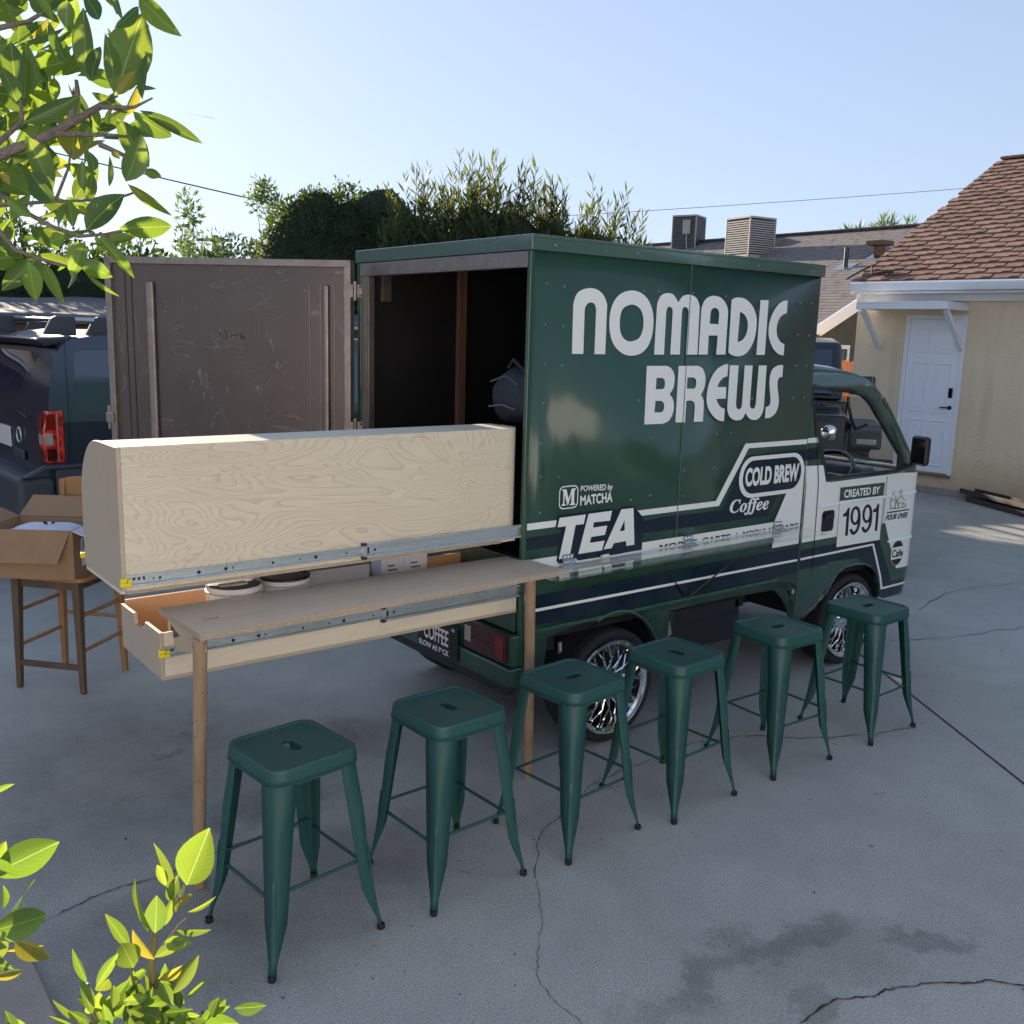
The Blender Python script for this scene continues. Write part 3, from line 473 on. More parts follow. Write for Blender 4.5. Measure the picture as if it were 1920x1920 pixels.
LEAF_UP=[[-2081,-1841,2087,-2048,-1842,2178,42,-25,0],[-2097,-1895,2090,-2096,-1869,2139,30,-5,0],[-2106,-1833,2099,-2108,-1829,2174,28,-2,0],[-2112,-1864,2093,-2096,-1844,2135,30,-3,0],[-2160,-1779,2080,-2153,-1773,2141,38,10,0],[-2169,-1792,2078,-2166,-1763,2140,40,-4,0],[-2190,-1884,2056,-2199,-1873,2089,30,-58,0],[-2182,-1874,2039,-2134,-1902,2067,28,-13,0],[-2117,-1793,2121,-2131,-1780,2165,25,15,0],[-2053,-1842,2193,-2021,-1878,2151,30,-25,1],[-2106,-1831,2187,-2097,-1855,2156,40,-6,0],[-2138,-1888,2160,-2140,-1886,2134,50,32,0],[-2083,-1938,2154,-2099,-1911,2137,40,-5,0],[-2099,-1816,2091,-2065,-1836,2071,25,-7,0],[-2074,-1879,2064,-2047,-1919,2036,36,12,1],[-2080,-1915,2060,-2035,-1971,2026,14,-24,0],[-2084,-1852,2061,-2063,-1887,2009,35,5,0],[-2086,-1915,2049,-2070,-1928,2034,40,-23,1],[-2080,-1930,2068,-2070,-1920,2117,22,17,0],[-2081,-1908,2083,-2060,-1912,2085,20,-15,0],[-2075,-1820,2093,-2055,-1836,2126,20,-35,0],[-2089,-1877,2080,-2074,-1890,2104,40,-13,2],[-2181,-1875,2026,-2161,-1890,1972,38,-6,0],[-2108,-1955,1982,-2092,-1960,2028,50,-3,0],[-2075,-1907,2002,-2060,-1918,1996,50,-3,1],[-2088,-1894,1988,-2051,-1913,1959,20,12,2],[-2089,-1930,1974,-2062,-1953,1953,15,-5,1],[-2092,-1873,1943,-2050,-1921,1946,33,-16,1],[-2139,-1917,1935,-2103,-1928,1974,50,3,0],[-2129,-1872,1926,-2142,-1863,1889,50,3,1],[-2134,-1868,1904,-2103,-1876,1891,50,-17,1],[-2172,-1806,1906,-2164,-1798,1863,35,35,1],[-2174,-1892,1899,-2164,-1923,1858,22,2,1],[-2136,-1954,1925,-2108,-1971,1887,22,-11,1],[-2128,-1869,1893,-2099,-1885,1870,12,22,1],[-2157,-1908,1927,-2169,-1895,1922,70,18,1],[-2138,-1846,1968,-2148,-1845,1943,40,-21,1],[-2137,-1850,1971,-2132,-1842,1943,35,26,0],[-2169,-1922,1958,-2182,-1887,1990,45,6,0],[-2190,-1809,1970,-2166,-1815,1952,40,14,1],[-2121,-1866,1968,-2114,-1858,2000,35,-23,0],[-2128,-1920,1994,-2131,-1913,2013,50,-5,0],[-2132,-1886,1978,-2132,-1891,2007,30,-25,0],[-2126,-1958,1975,-2123,-1954,2005,20,11,0],[-2179,-1765,2007,-2145,-1765,2027,35,27,0],[-2123,-1810,2012,-2114,-1810,1994,30,27,1],[-2203,-1862,1990,-2197,-1866,1978,50,13,2],[-2117,-1942,2011,-2111,-1948,2004,50,18,2],[-2147,-1924,1958,-2136,-1922,1952,40,-20,2],[-2053,-1479,1994,-2024,-1509,2004,27,70,0],[-2118,-1467,1978,-2136,-1448,1938,33,-10,0],[-2038,-1719,2205,-2060,-1694,2249,27,83,0],[-2111,-1432,2212,-2124,-1413,2175,33,54,0],[-2047,-1516,2008,-2010,-1507,2067,35,-19,0],[-2090,-1371,2166,-2069,-1383,2193,38,-72,1],[-2113,-1498,2186,-2139,-1495,2163,25,27,0],[-1966,-1485,2134,-1943,-1491,2185,34,22,2],[-2215,-1633,2029,-2204,-1609,2077,35,33,0],[-2140,-1618,2174,-2169,-1608,2184,35,37,0],[-2056,-1561,1952,-2082,-1551,1909,30,-10,1],[-2137,-1567,2093,-2166,-1523,2084,39,-4,0],[-2150,-1403,1995,-2173,-1376,1967,26,-40,1],[-2027,-1460,2100,-1979,-1492,2121,39,-87,0],[-2040,-1551,2295,-2028,-1568,2265,27,42,1],[-2129,-1463,2133,-2108,-1472,2107,32,-17,1],[-2139,-1343,2033,-2102,-1368,2084,24,-2,0],[-2095,-1538,1980,-2061,-1562,2001,25,31,1],[-2051,-1561,2296,-2037,-1575,2340,27,10,0],[-2189,-1651,1940,-2164,-1664,1941,24,-12,1],[-2104,-1600,2097,-2070,-1629,2115,30,8,0],[-2050,-1437,2135,-2091,-1386,2120,25,68,1],[-2048,-1617,1964,-2087,-1594,1957,35,-66,0],[-2053,-1483,2282,-2074,-1479,2253,41,27,0],[-2125,-1460,2213,-2155,-1436,2170,34,-14,0],[-2119,-1670,2081,-2112,-1650,2130,27,-68,1],[-1997,-1604,2091,-1953,-1619,2103,41,9,0],[-2102,-1693,2028,-2072,-1725,2017,29,-8,1],[-2181,-1548,1932,-2193,-1535,1887,35,-17,0],[-2151,-1641,2035,-2128,-1668,1997,29,-9,0],[-2123,-1550,2259,-2096,-1564,2260,24,-29,0],[-2127,-1397,2059,-2095,-1421,2037,35,30,1],[-2165,-1623,2114,-2168,-1607,2080,25,-41,0],[-2121,-1499,2287,-2074,-1545,2288,31,-44,0],[-2167,-1706,1919,-2186,-1686,1956,24,-19,0],[-2187,-1593,2137,-2177,-1592,2176,34,-46,1],[-2098,-1695,2130,-2070,-1715,2150,27,98,0],[-2185,-1611,2229,-2159,-1623,2259,30,-23,1],[-2154,-1622,2035,-2187,-1591,2067,25,31,0],[-2043,-1499,1935,-2052,-1481,1888,36,-58,0],[-2102,-1636,2057,-2101,-1603,2100,24,-9,1],[-2122,-1709,2024,-2120,-1714,1990,33,-52,1],[-2068,-1399,2130,-2091,-1382,2086,40,-8,1],[-2129,-1642,2146,-2105,-1680,2111,27,-6,1],[-2120,-1539,2201,-2129,-1525,2157,35,-4,0],[-2076,-1591,2002,-2033,-1604,1982,30,-40,1],[-2083,-1738,1934,-2041,-1765,1945,31,8,1],[-2065,-1561,2236,-2083,-1539,2209,24,-78,2],[-2096,-1502,2295,-2082,-1523,2247,26,-45,0],[-2065,-1713,2069,-2063,-1693,2102,25,-22,1],[-2168,-1441,2027,-2206,-1403,2035,33,45,0],[-2128,-1586,2281,-2107,-1578,2334,27,57,0],[-2051,-1366,2224,-2045,-1333,2278,26,79,0],[-2089,-1566,2038,-2088,-1560,2071,41,-70,0],[-2070,-1649,2146,-2056,-1640,2184,32,-30,0],[-2145,-1597,1938,-2154,-1597,1905,26,65,1],[-2065,-1613,2137,-2049,-1630,2086,25,29,0],[-2142,-1499,2066,-2107,-1511,2048,31,-8,2],[-2118,-1392,1988,-2148,-1353,1969,36,-73,0],[-2044,-1689,2177,-2004,-1705,2159,26,20,0],[-2103,-1654,1931,-2126,-1613,1960,35,-20,1],[-2005,-1468,2116,-1963,-1507,2141,38,11,0],[-2175,-1489,2127,-2142,-1515,2154,29,-90,0],[-2072,-1621,2221,-2063,-1644,2177,28,45,1],[-2197,-1538,2138,-2220,-1510,2120,32,-60,1],[-2128,-1412,2046,-2078,-1457,2038,26,49,0],[-2123,-1639,2259,-2108,-1637,2307,32,-37,1],[-2142,-1570,2065,-2132,-1595,2021,31,-33,1],[-2109,-1406,1930,-2111,-1411,1893,32,-33,0],[-2097,-1472,2277,-2122,-1441,2236,40,38,2],[-2063,-1407,2147,-2032,-1421,2141,30,1,1],[-2144,-1351,2219,-2108,-1391,2221,39,8,1],[-2089,-1568,2285,-2081,-1567,2322,33,-33,0],[-2129,-1515,2050,-2126,-1487,2098,36,-35,0],[-2073,-1661,2076,-2068,-1662,2033,37,-59,0],[-2091,-1571,2175,-2089,-1566,2118,25,-21,1],[-2193,-1521,2019,-2212,-1487,2049,30,-17,1],[-2185,-1433,2026,-2211,-1414,2047,27,19,1],[-2113,-1664,2141,-2152,-1633,2121,27,71,0],[-2049,-1468,2130,-2050,-1483,2093,36,115,1],[-2172,-1374,2056,-2178,-1370,1991,24,18,0],[-2085,-1418,2271,-2062,-1431,2220,25,-98,1],[-2112,-1385,2000,-2159,-1329,2020,37,15,0],[-2041,-1467,2233,-2053,-1485,2174,40,24,0],[-2127,-1441,1976,-2128,-1445,2019,34,51,0],[-2071,-1383,2242,-2029,-1385,2280,25,69,2],[-2151,-1451,1963,-2184,-1421,1999,33,18,0],[-2094,-1554,1945,-2125,-1537,1949,39,-86,1],[-2051,-1562,2281,-2069,-1553,2237,37,42,1],[-2062,-1608,2187,-2084,-1588,2145,40,-44,1],[-2112,-1508,2131,-2138,-1478,2127,38,-1,0],[-2103,-1403,1992,-2090,-1404,2046,34,12,1],[-2029,-1674,2135,-2063,-1636,2151,33,30,1],[-2089,-1660,2197,-2111,-1645,2218,29,-5,0],[-2021,-1614,2208,-1989,-1620,2200,25,1,0],[-2077,-1594,2270,-2052,-1606,2266,29,-31,1],[-2146,-1368,1949,-2186,-1332,1945,26,-61,0],[-2057,-1643,2255,-2080,-1609,2256,40,30,1],[-2174,-1658,2020,-2179,-1670,1982,39,37,0],[-2133,-1630,1930,-2124,-1639,1882,38,13,0],[-1959,-1443,2268,-1920,-1476,2267,35,-11,0],[-2094,-1600,2177,-2061,-1646,2151,34,0,1],[-2141,-1565,2046,-2160,-1548,1992,38,2,0],[-2180,-1458,2112,-2188,-1448,2154,37,91,0],[-2065,-1526,2081,-2109,-1499,2068,29,-21,0],[-2123,-1525,2250,-2099,-1557,2245,34,-1,0],[-2184,-1431,1972,-2184,-1408,2021,37,-63,0],[-2113,-1577,1926,-2073,-1606,1914,25,-24,0],[-2116,-1674,2113,-2113,-1660,2143,33,27,0],[-2159,-1475,2060,-2205,-1420,2046,34,-122,0],[-2126,-1669,2104,-2166,-1631,2112,37,55,0],[-2085,-1547,2111,-2105,-1532,2067,31,40,1],[-1987,-1566,2088,-2009,-1528,2092,26,-41,0],[-2116,-1332,2179,-2148,-1307,2223,37,20,1],[-2056,-1493,2099,-2079,-1461,2082,39,-40,1],[-2092,-1704,2036,-2063,-1736,2055,26,43,2],[-2171,-1402,1938,-2126,-1448,1935,27,-34,0],[-2137,-1517,2016,-2144,-1491,2070,34,52,0],[-2141,-1633,1920,-2185,-1590,1912,41,37,0],[-2193,-1585,2115,-2223,-1556,2079,32,-66,1],[-2097,-1467,2185,-2079,-1454,2225,32,-32,1],[-2166,-1697,1959,-2146,-1718,1988,27,-37,1],[-2178,-1512,1958,-2149,-1515,2001,33,26,1],[-2152,-1564,2057,-2151,-1579,2012,24,-8,2],[-2140,-1525,2013,-2109,-1527,2013,31,39,0],[-2026,-1668,2245,-2016,-1666,2213,24,-17,0],[-2140,-1488,2018,-2151,-1480,1969,28,-44,0],[-2117,-1423,1992,-2141,-1411,2013,38,-44,0],[-2177,-1587,1964,-2144,-1586,1991,37,-20,0],[-2131,-1576,2173,-2100,-1584,2192,37,7,1],[-2196,-1627,1948,-2198,-1605,1995,30,-85,0],[-2071,-1655,2142,-2037,-1664,2141,36,46,1],[-2079,-1399,2167,-2092,-1418,2104,35,3,1],[-2213,-1570,1923,-2243,-1534,1924,39,26,2],[-2079,-1600,2213,-2099,-1571,2248,27,113,0],[-2096,-1537,2251,-2078,-1530,2299,37,47,0],[-2165,-1475,2075,-2172,-1489,2036,38,33,0],[-2185,-1572,2096,-2165,-1608,2067,35,-33,0],[-2113,-1497,2198,-2071,-1511,2235,30,3,0],[-2052,-1542,2099,-2091,-1515,2109,34,-58,1],[-2132,-1455,2249,-2092,-1502,2246,35,-29,0],[-2132,-1712,2005,-2129,-1707,2053,41,-28,2],[-2125,-1376,2316,-2077,-1385,2346,28,-21,1],[-2088,-1487,2011,-2043,-1539,1993,33,-68,0],[-2070,-1418,2081,-2046,-1458,2044,25,-50,0],[-2100,-1529,2014,-2078,-1546,2043,25,-45,0],[-2101,-1415,2032,-2104,-1415,2068,30,-4,1],[-2051,-1652,2264,-2062,-1620,2304,40,12,2],[-1984,-1405,2292,-2013,-1375,2278,37,-34,0],[-2046,-1503,2056,-2093,-1481,2052,40,-9,2],[-2104,-1685,2096,-2132,-1668,2113,41,-56,1],[-2114,-1580,2230,-2092,-1563,2269,26,-17,2],[-2138,-1610,2032,-2183,-1575,2026,33,56,1],[-2056,-1579,2107,-2067,-1599,2048,37,54,2],[-2133,-1671,1916,-2171,-1649,1877,38,18,0],[-2112,-1672,2220,-2101,-1680,2194,36,-1,1],[-2122,-1421,2134,-2084,-1421,2155,33,64,0],[-1965,-1499,2120,-1933,-1516,2113,24,-78,0],[-2147,-1503,2083,-2133,-1499,2129,38,-95,0],[-2114,-1559,2188,-2105,-1560,2219,34,68,1],[-2011,-1570,2100,-1997,-1547,2138,24,33,0],[-2175,-1607,1959,-2178,-1619,1919,34,-7,1],[-2124,-1623,2177,-2079,-1642,2199,28,38,0],[-2099,-1567,2162,-2057,-1611,2168,33,-29,1],[-2203,-1629,2047,-2194,-1632,2022,25,48,1],[-2022,-1407,2293,-2070,-1357,2312,36,0,1],[-2139,-1694,1990,-2174,-1645,2013,40,-15,1],[-2045,-1479,2082,-2043,-1474,2144,24,3,0],[-2108,-1487,2038,-2071,-1512,2077,39,34,1],[-2150,-1388,1988,-2096,-1407,2018,24,-20,2],[-2186,-1385,1950,-2215,-1367,1949,30,53,1],[-2149,-1588,2177,-2149,-1586,2145,35,27,1],[-2097,-1546,2110,-2076,-1584,2077,32,0,0],[-2101,-1623,2209,-2061,-1630,2238,39,32,0],[-2174,-1586,1963,-2201,-1567,2002,41,-13,0],[-2086,-1507,2060,-2111,-1494,2029,28,9,2],[-2136,-1515,2088,-2098,-1521,2116,34,-37,0],[-2184,-1654,1950,-2184,-1649,1998,31,49,0],[-2094,-1338,2284,-2053,-1357,2252,40,-85,0],[-2198,-1578,2064,-2181,-1583,2118,25,-7,0],[-2131,-1465,2190,-2128,-1456,2238,34,19,0],[-2053,-1683,2259,-2036,-1691,2220,25,-2,2],[-2110,-1565,2035,-2150,-1524,2023,37,43,0],[-2078,-1378,2278,-2066,-1350,2337,32,-65,1],[-2080,-1451,2099,-2109,-1413,2121,24,55,0],[-2042,-1614,2096,-2068,-1597,2142,33,-102,0],[-2127,-1563,2233,-2116,-1552,2211,40,77,0],[-2012,-1442,2295,-2021,-1431,2240,29,46,1],[-2077,-1421,2110,-2037,-1448,2091,34,-26,0],[-2066,-1428,2266,-2057,-1439,2306,26,65,0],[-2172,-1654,1938,-2183,-1636,1978,34,33,1],[-2166,-1694,1917,-2198,-1648,1905,34,63,1],[-2105,-1395,1984,-2138,-1373,1947,40,-94,1],[-2155,-1511,2230,-2160,-1519,2193,34,-38,1],[-2177,-1390,2121,-2140,-1428,2107,29,9,1],[-2081,-1414,2024,-2072,-1407,2061,25,28,1],[-2161,-1635,1973,-2137,-1634,2020,29,26,0],[-1999,-1487,2310,-2004,-1493,2274,39,7,1],[-2089,-1523,2052,-2129,-1501,2070,33,-22,0],[-2160,-1543,2176,-2155,-1523,2231,38,-23,1],[-2109,-1406,2201,-2074,-1436,2185,34,-43,0],[-2169,-1472,2015,-2168,-1469,2076,35,-12,1],[-2133,-1460,2191,-2133,-1446,2228,35,-42,0],[-2173,-1591,2051,-2176,-1561,2092,32,-40,1],[-2135,-1716,1948,-2105,-1753,1942,29,-29,0],[-2077,-1424,2213,-2048,-1436,2246,37,3,1],[-2083,-1708,2110,-2091,-1711,2073,27,83,1],[-2062,-1653,2183,-2072,-1628,2153,25,-53,0],[-2203,-1639,1954,-2179,-1648,1981,31,44,1],[-2170,-1656,2002,-2180,-1653,1949,41,23,1],[-2047,-1539,2224,-2078,-1504,2200,33,-59,0],[-2116,-1496,2086,-2119,-1500,2118,26,-42,2],[-2123,-1476,2090,-2120,-1483,2043,25,-62,0],[-2099,-1354,2141,-2111,-1335,2190,29,19,1],[-2056,-1592,2071,-2034,-1599,2112,31,-51,1],[-2124,-1660,2137,-2087,-1673,2151,36,-71,1],[-2038,-1396,2222,-1998,-1391,2268,24,-30,1],[-2001,-1609,2196,-2015,-1595,2220,26,62,2],[-2165,-1421,2211,-2204,-1379,2191,41,38,0],[-2096,-1366,2123,-2056,-1395,2158,31,11,0],[-2098,-1657,2134,-2097,-1643,2108,41,18,1],[-2186,-1609,1976,-2170,-1614,2020,29,-8,0],[-2075,-1463,2294,-2109,-1436,2251,30,-2,1],[-2187,-1666,2013,-2200,-1677,1969,37,-100,1],[-2187,-1486,2066,-2162,-1520,2048,26,-9,0]]
LEAF_SH=[[-2072,-1951,1193,-2047,-1964,1264,55,2,1],[-2070,-1888,1133,-2077,-1850,1202,18,7,0],[-2078,-1892,1163,-2087,-1890,1194,35,-14,1],[-2100,-1915,1121,-2092,-1900,1160,55,-19,1],[-2103,-1908,1122,-2118,-1895,1187,22,63,1],[-2092,-1857,1088,-2095,-1837,1107,50,22,1],[-2114,-1852,1070,-2132,-1818,1107,28,-14,1],[-2102,-1913,1085,-2122,-1898,1124,40,29,2],[-2130,-1926,1094,-2135,-1897,1112,65,-37,1],[-2095,-1933,1117,-2070,-1957,1120,50,0,1],[-2083,-1953,1170,-2068,-1958,1183,40,48,2],[-2059,-1912,1131,-2025,-1917,1142,15,-24,1],[-2076,-1918,1117,-2039,-1935,1112,25,-23,0],[-2109,-1937,1104,-2077,-1952,1120,35,-17,0],[-2093,-1944,1053,-2058,-1944,1091,32,13,0],[-2101,-1924,1064,-2079,-1944,1085,40,-38,2],[-2087,-1981,1068,-2066,-2000,1098,12,7,1],[-2111,-1961,1086,-2104,-1983,1068,45,25,1],[-2169,-1911,1075,-2144,-1917,1113,25,-22,1],[-2148,-1836,1016,-2140,-1851,1039,50,-36,0],[-2167,-1861,1050,-2177,-1838,1088,20,-11,1],[-2173,-1901,1036,-2178,-1872,1066,35,0,1],[-2164,-1861,1006,-2155,-1866,1034,60,-46,1],[-2145,-1880,1027,-2127,-1894,1057,35,-1,1],[-2172,-1880,1013,-2201,-1832,1026,20,22,1],[-2182,-1857,994,-2209,-1841,1012,12,-25,1],[-2106,-1883,994,-2061,-1922,1004,30,3,0],[-2053,-1925,985,-2022,-1945,1005,35,-29,1],[-2062,-1963,1005,-2029,-1992,1017,50,-23,1],[-2110,-1910,1015,-2128,-1899,1033,35,-22,0],[-2127,-1851,990,-2149,-1842,977,40,-2,1],[-2118,-1903,1023,-2121,-1905,1059,35,10,0],[-2103,-1886,1005,-2106,-1884,1049,30,23,0],[-2087,-1911,1124,-2071,-1898,1149,30,-24,1],[-2068,-1872,1128,-2059,-1878,1164,40,-11,0],[-2078,-1951,1179,-2071,-1935,1182,60,6,1],[-2065,-1885,1119,-2061,-1887,1133,50,25,0],[-2099,-1902,1035,-2091,-1884,1047,40,-18,0],[-2079,-1887,1028,-2083,-1891,1058,40,-1,1],[-2129,-1913,1069,-2113,-1930,1091,30,-5,1],[-2118,-1871,982,-2102,-1892,990,35,8,0],[-2123,-1957,1011,-2136,-1930,1012,38,-3,0],[-2117,-1923,1024,-2133,-1911,1017,41,-50,0],[-2205,-1867,991,-2181,-1869,987,40,9,1],[-2050,-1946,1000,-2071,-1926,1000,34,28,0],[-2143,-1875,1012,-2140,-1880,1039,48,-40,1],[-2114,-1863,983,-2130,-1851,1003,44,30,0],[-2123,-1863,978,-2128,-1843,999,29,-8,0],[-2125,-1876,1012,-2112,-1861,1044,37,-25,1],[-2048,-1925,979,-2027,-1946,1019,29,-4,0],[-2067,-1895,970,-2043,-1915,978,39,-2,1],[-2168,-1925,1028,-2187,-1918,1029,26,-1,0],[-2151,-1943,1011,-2118,-1959,1002,32,37,0],[-2074,-1933,1026,-2093,-1906,1049,48,4,1],[-2152,-1922,1036,-2140,-1939,1059,41,-9,1],[-2160,-1880,986,-2132,-1888,968,47,1,0],[-2102,-1911,958,-2091,-1925,980,26,25,0],[-2109,-1959,1036,-2134,-1914,1032,39,-13,0],[-2077,-1902,997,-2057,-1903,980,29,-45,1],[-2147,-1945,1002,-2152,-1921,1021,39,30,0],[-2110,-1921,1000,-2126,-1889,1001,49,-23,0],[-2125,-1890,1011,-2116,-1896,1045,30,-40,0],[-2118,-1862,943,-2117,-1865,970,31,11,0],[-2034,-1931,972,-2054,-1909,981,31,-24,0],[-2043,-1964,994,-2059,-1938,968,47,4,1],[-2102,-1925,974,-2111,-1903,979,34,-43,0],[-2113,-1927,979,-2131,-1895,958,41,1,1],[-2062,-1991,1038,-2055,-1998,1065,45,26,0],[-2160,-1929,1031,-2179,-1912,1031,40,22,0],[-2105,-1964,1060,-2119,-1936,1045,49,17,1],[-2095,-1984,1023,-2089,-1987,1055,35,31,0],[-2190,-1856,1018,-2162,-1866,987,25,13,0],[-2090,-1986,1016,-2115,-1967,1014,46,-28,0],[-2082,-1943,1028,-2086,-1911,1049,39,8,0],[-2082,-1900,1007,-2090,-1873,1013,39,14,0],[-2146,-1871,979,-2126,-1897,986,44,6,1],[-2095,-1902,994,-2065,-1931,986,36,0,0],[-2149,-1893,982,-2132,-1899,997,37,-21,0],[-2125,-1958,1025,-2149,-1939,1022,35,-6,1],[-2107,-1869,946,-2079,-1901,941,29,-11,0],[-2080,-1911,1011,-2080,-1894,1032,29,-19,1],[-2154,-1920,1047,-2152,-1922,1078,38,11,0],[-2126,-1891,1005,-2127,-1881,1034,42,1,0],[-2144,-1944,1032,-2143,-1938,1059,32,41,0],[-2129,-1954,1024,-2146,-1943,1052,32,30,0],[-2241,-1803,967,-2246,-1791,1006,37,5,0],[-2153,-1852,1005,-2170,-1819,1005,41,-21,0],[-2149,-1853,982,-2160,-1847,1019,40,-1,0],[-2086,-1885,963,-2062,-1883,981,27,-17,0],[-2162,-1930,1022,-2180,-1900,1007,34,-10,0],[-2124,-1880,1018,-2152,-1852,999,45,-37,0],[-2116,-1895,1013,-2119,-1877,1038,39,19,0],[-2118,-1897,1019,-2129,-1870,1039,43,-3,1],[-2227,-1795,955,-2245,-1785,992,42,5,1],[-2129,-1925,1034,-2106,-1916,1052,38,20,1],[-2087,-1946,972,-2112,-1935,973,35,-14,0],[-2143,-1927,1056,-2115,-1932,1053,42,8,1],[-2084,-1915,962,-2073,-1921,991,25,-48,1],[-2047,-2010,996,-2071,-1989,986,32,5,0],[-2098,-1975,1014,-2088,-1955,1034,36,-26,1],[-2114,-1868,990,-2083,-1876,1011,29,10,1],[-2158,-1913,1007,-2159,-1900,1043,31,-12,1],[-2119,-1880,1002,-2138,-1873,998,31,-31,1],[-2051,-1917,988,-2082,-1902,989,43,5,1],[-2153,-1911,1001,-2132,-1928,995,25,32,1],[-2124,-1937,1044,-2113,-1932,1061,32,27,1],[-2110,-1926,979,-2090,-1943,996,42,2,0],[-2106,-1866,979,-2088,-1860,997,25,10,1],[-2036,-1996,1041,-2000,-2004,1033,45,-7,0],[-2113,-1900,1010,-2091,-1934,998,38,20,0]]
LEAF_S2=[[-2270,-1919,1258,-2209,-1958,1295,42,5,1],[-2263,-1900,1261,-2251,-1907,1286,40,-4,1],[-2256,-1951,1229,-2241,-1967,1261,60,73,1],[-2259,-1911,1211,-2255,-1903,1234,40,19,1],[-2284,-1995,1239,-2237,-2028,1257,42,30,1],[-2251,-1919,1173,-2223,-1949,1158,25,72,2],[-2261,-1915,1162,-2225,-1930,1163,15,9,2],[-2275,-1914,1135,-2249,-1943,1150,20,32,2],[-2264,-1928,1353,-2242,-1927,1359,25,-25,1],[-2281,-1963,1205,-2316,-1915,1181,37,9,0],[-2289,-1973,1234,-2257,-1989,1224,48,4,1],[-2288,-1983,1197,-2272,-1987,1236,46,-33,0],[-2320,-1967,1196,-2335,-1962,1229,47,-57,1],[-2293,-1982,1203,-2266,-1990,1187,36,27,0],[-2288,-1883,1164,-2298,-1862,1199,49,16,1],[-2280,-1970,1301,-2253,-1990,1285,46,-37,1],[-2302,-1865,1254,-2267,-1891,1239,48,-9,1],[-2306,-1901,1217,-2342,-1854,1201,46,16,0],[-2279,-1896,1182,-2288,-1878,1206,44,26,0],[-2322,-1886,1180,-2294,-1896,1186,44,11,1],[-2287,-1974,1284,-2268,-1977,1318,30,11,1],[-2287,-1867,1275,-2283,-1846,1309,41,-16,1],[-2285,-1913,1179,-2272,-1896,1200,30,-17,1],[-2271,-1899,1245,-2296,-1874,1262,42,5,1],[-2314,-1964,1234,-2284,-1968,1244,30,56,1],[-2290,-1880,1168,-2306,-1863,1205,36,44,0],[-2298,-1952,1207,-2323,-1914,1185,34,-48,1],[-2297,-1945,1305,-2274,-1947,1330,49,-10,0],[-2320,-1933,1237,-2286,-1952,1225,36,-7,1],[-2291,-1926,1288,-2317,-1899,1307,49,22,1],[-2292,-1943,1189,-2322,-1913,1198,35,3,1],[-2302,-1892,1243,-2333,-1873,1224,37,-6,0],[-2313,-1937,1290,-2350,-1922,1277,43,10,0],[-2282,-1885,1245,-2316,-1849,1229,39,53,0],[-2277,-1886,1220,-2286,-1860,1251,36,-57,1]]
BR_UP=[[[-2275,-1690,1958,8.0],[-2213,-1729,2001,7.2],[-2182,-1749,2023,6.3],[-2148,-1772,2039,5.5],[-2118,-1791,2058,4.7],[-2089,-1809,2079,3.8],[-2073,-1818,2093,3.0]],[[-2209,-1706,2004,4.0],[-2176,-1723,2041,3.3],[-2154,-1735,2064,2.7],[-2153,-1730,2088,2.0]],[[-2118,-1791,2058,4.0],[-2107,-1791,2094,3.0],[-2107,-1788,2107,2.0]],[[-2206,-1607,2159,4.0],[-2152,-1644,2183,3.3],[-2125,-1663,2191,2.7],[-2105,-1675,2206,2.0]],[[-2233,-1697,1961,3.2],[-2182,-1735,1970,2.8],[-2158,-1753,1973,2.3],[-2132,-1773,1976,1.9],[-2102,-1796,1978,1.4]],[[-2236,-1738,2000,3.2],[-2186,-1782,1974,2.9],[-2168,-1801,1957,2.6],[-2147,-1821,1943,2.3],[-2127,-1839,1934,2.0],[-2103,-1857,1937,1.7],[-2073,-1878,1946,1.4]],[[-2229,-1751,1964,3.2],[-2194,-1785,1937,2.8],[-2183,-1798,1918,2.3],[-2158,-1820,1907,1.9],[-2138,-1838,1901,1.4]],[[-2105,-1859,2030,3.0],[-2087,-1876,2020,2.3],[-2069,-1894,2005,1.5]],[[-2132,-1773,1977,2.0],[-2117,-1776,2014,1.5],[-2113,-1774,2034,1.0]],[[-2098,-1842,2072,3.0],[-2074,-1860,2072,2.3],[-2068,-1865,2073,1.7],[-2052,-1875,2083,1.0]],[[-2121,-1848,1972,2.0],[-2085,-1874,1978,1.5],[-2074,-1882,1983,1.0]],[[-2111,-1864,1937,2.0],[-2105,-1869,1934,1.5],[-2099,-1875,1925,1.0]],[[-2136,-1806,2044,3.0],[-2098,-1836,2044,2.3],[-2084,-1846,2044,1.7],[-2052,-1872,2044,1.0]]]
BR_SH=[[[-2136,-1926,763,7.0],[-2113,-1908,915,6.2],[-2100,-1901,991,5.3],[-2098,-1886,1061,4.5],[-2090,-1882,1105,3.7],[-2072,-1890,1132,2.8],[-2056,-1896,1159,2.0]],[[-2143,-1899,858,4.0],[-2158,-1856,986,3.3],[-2163,-1845,1016,2.7],[-2163,-1841,1036,2.0]],[[-2096,-1886,1067,2.0],[-2082,-1892,1087,1.7],[-2066,-1899,1110,1.3],[-2058,-1904,1119,1.0]],[[-2105,-1901,972,3.0],[-2117,-1876,1038,2.0],[-2120,-1869,1061,1.0]],[[-2107,-1904,953,3.0],[-2070,-1925,989,2.0],[-2051,-1939,993,1.0]]]
BR_S2=[[[-2326,-1943,992,4.0],[-2299,-1922,1172,3.2],[-2280,-1921,1237,2.3],[-2270,-1924,1260,1.5]],[[-2302,-1927,1139,3.0],[-2277,-1935,1192,2.0],[-2258,-1942,1222,1.0]],[[-2305,-1918,1172,4.0],[-2281,-1909,1286,2.5],[-2263,-1910,1342,1.0]]]
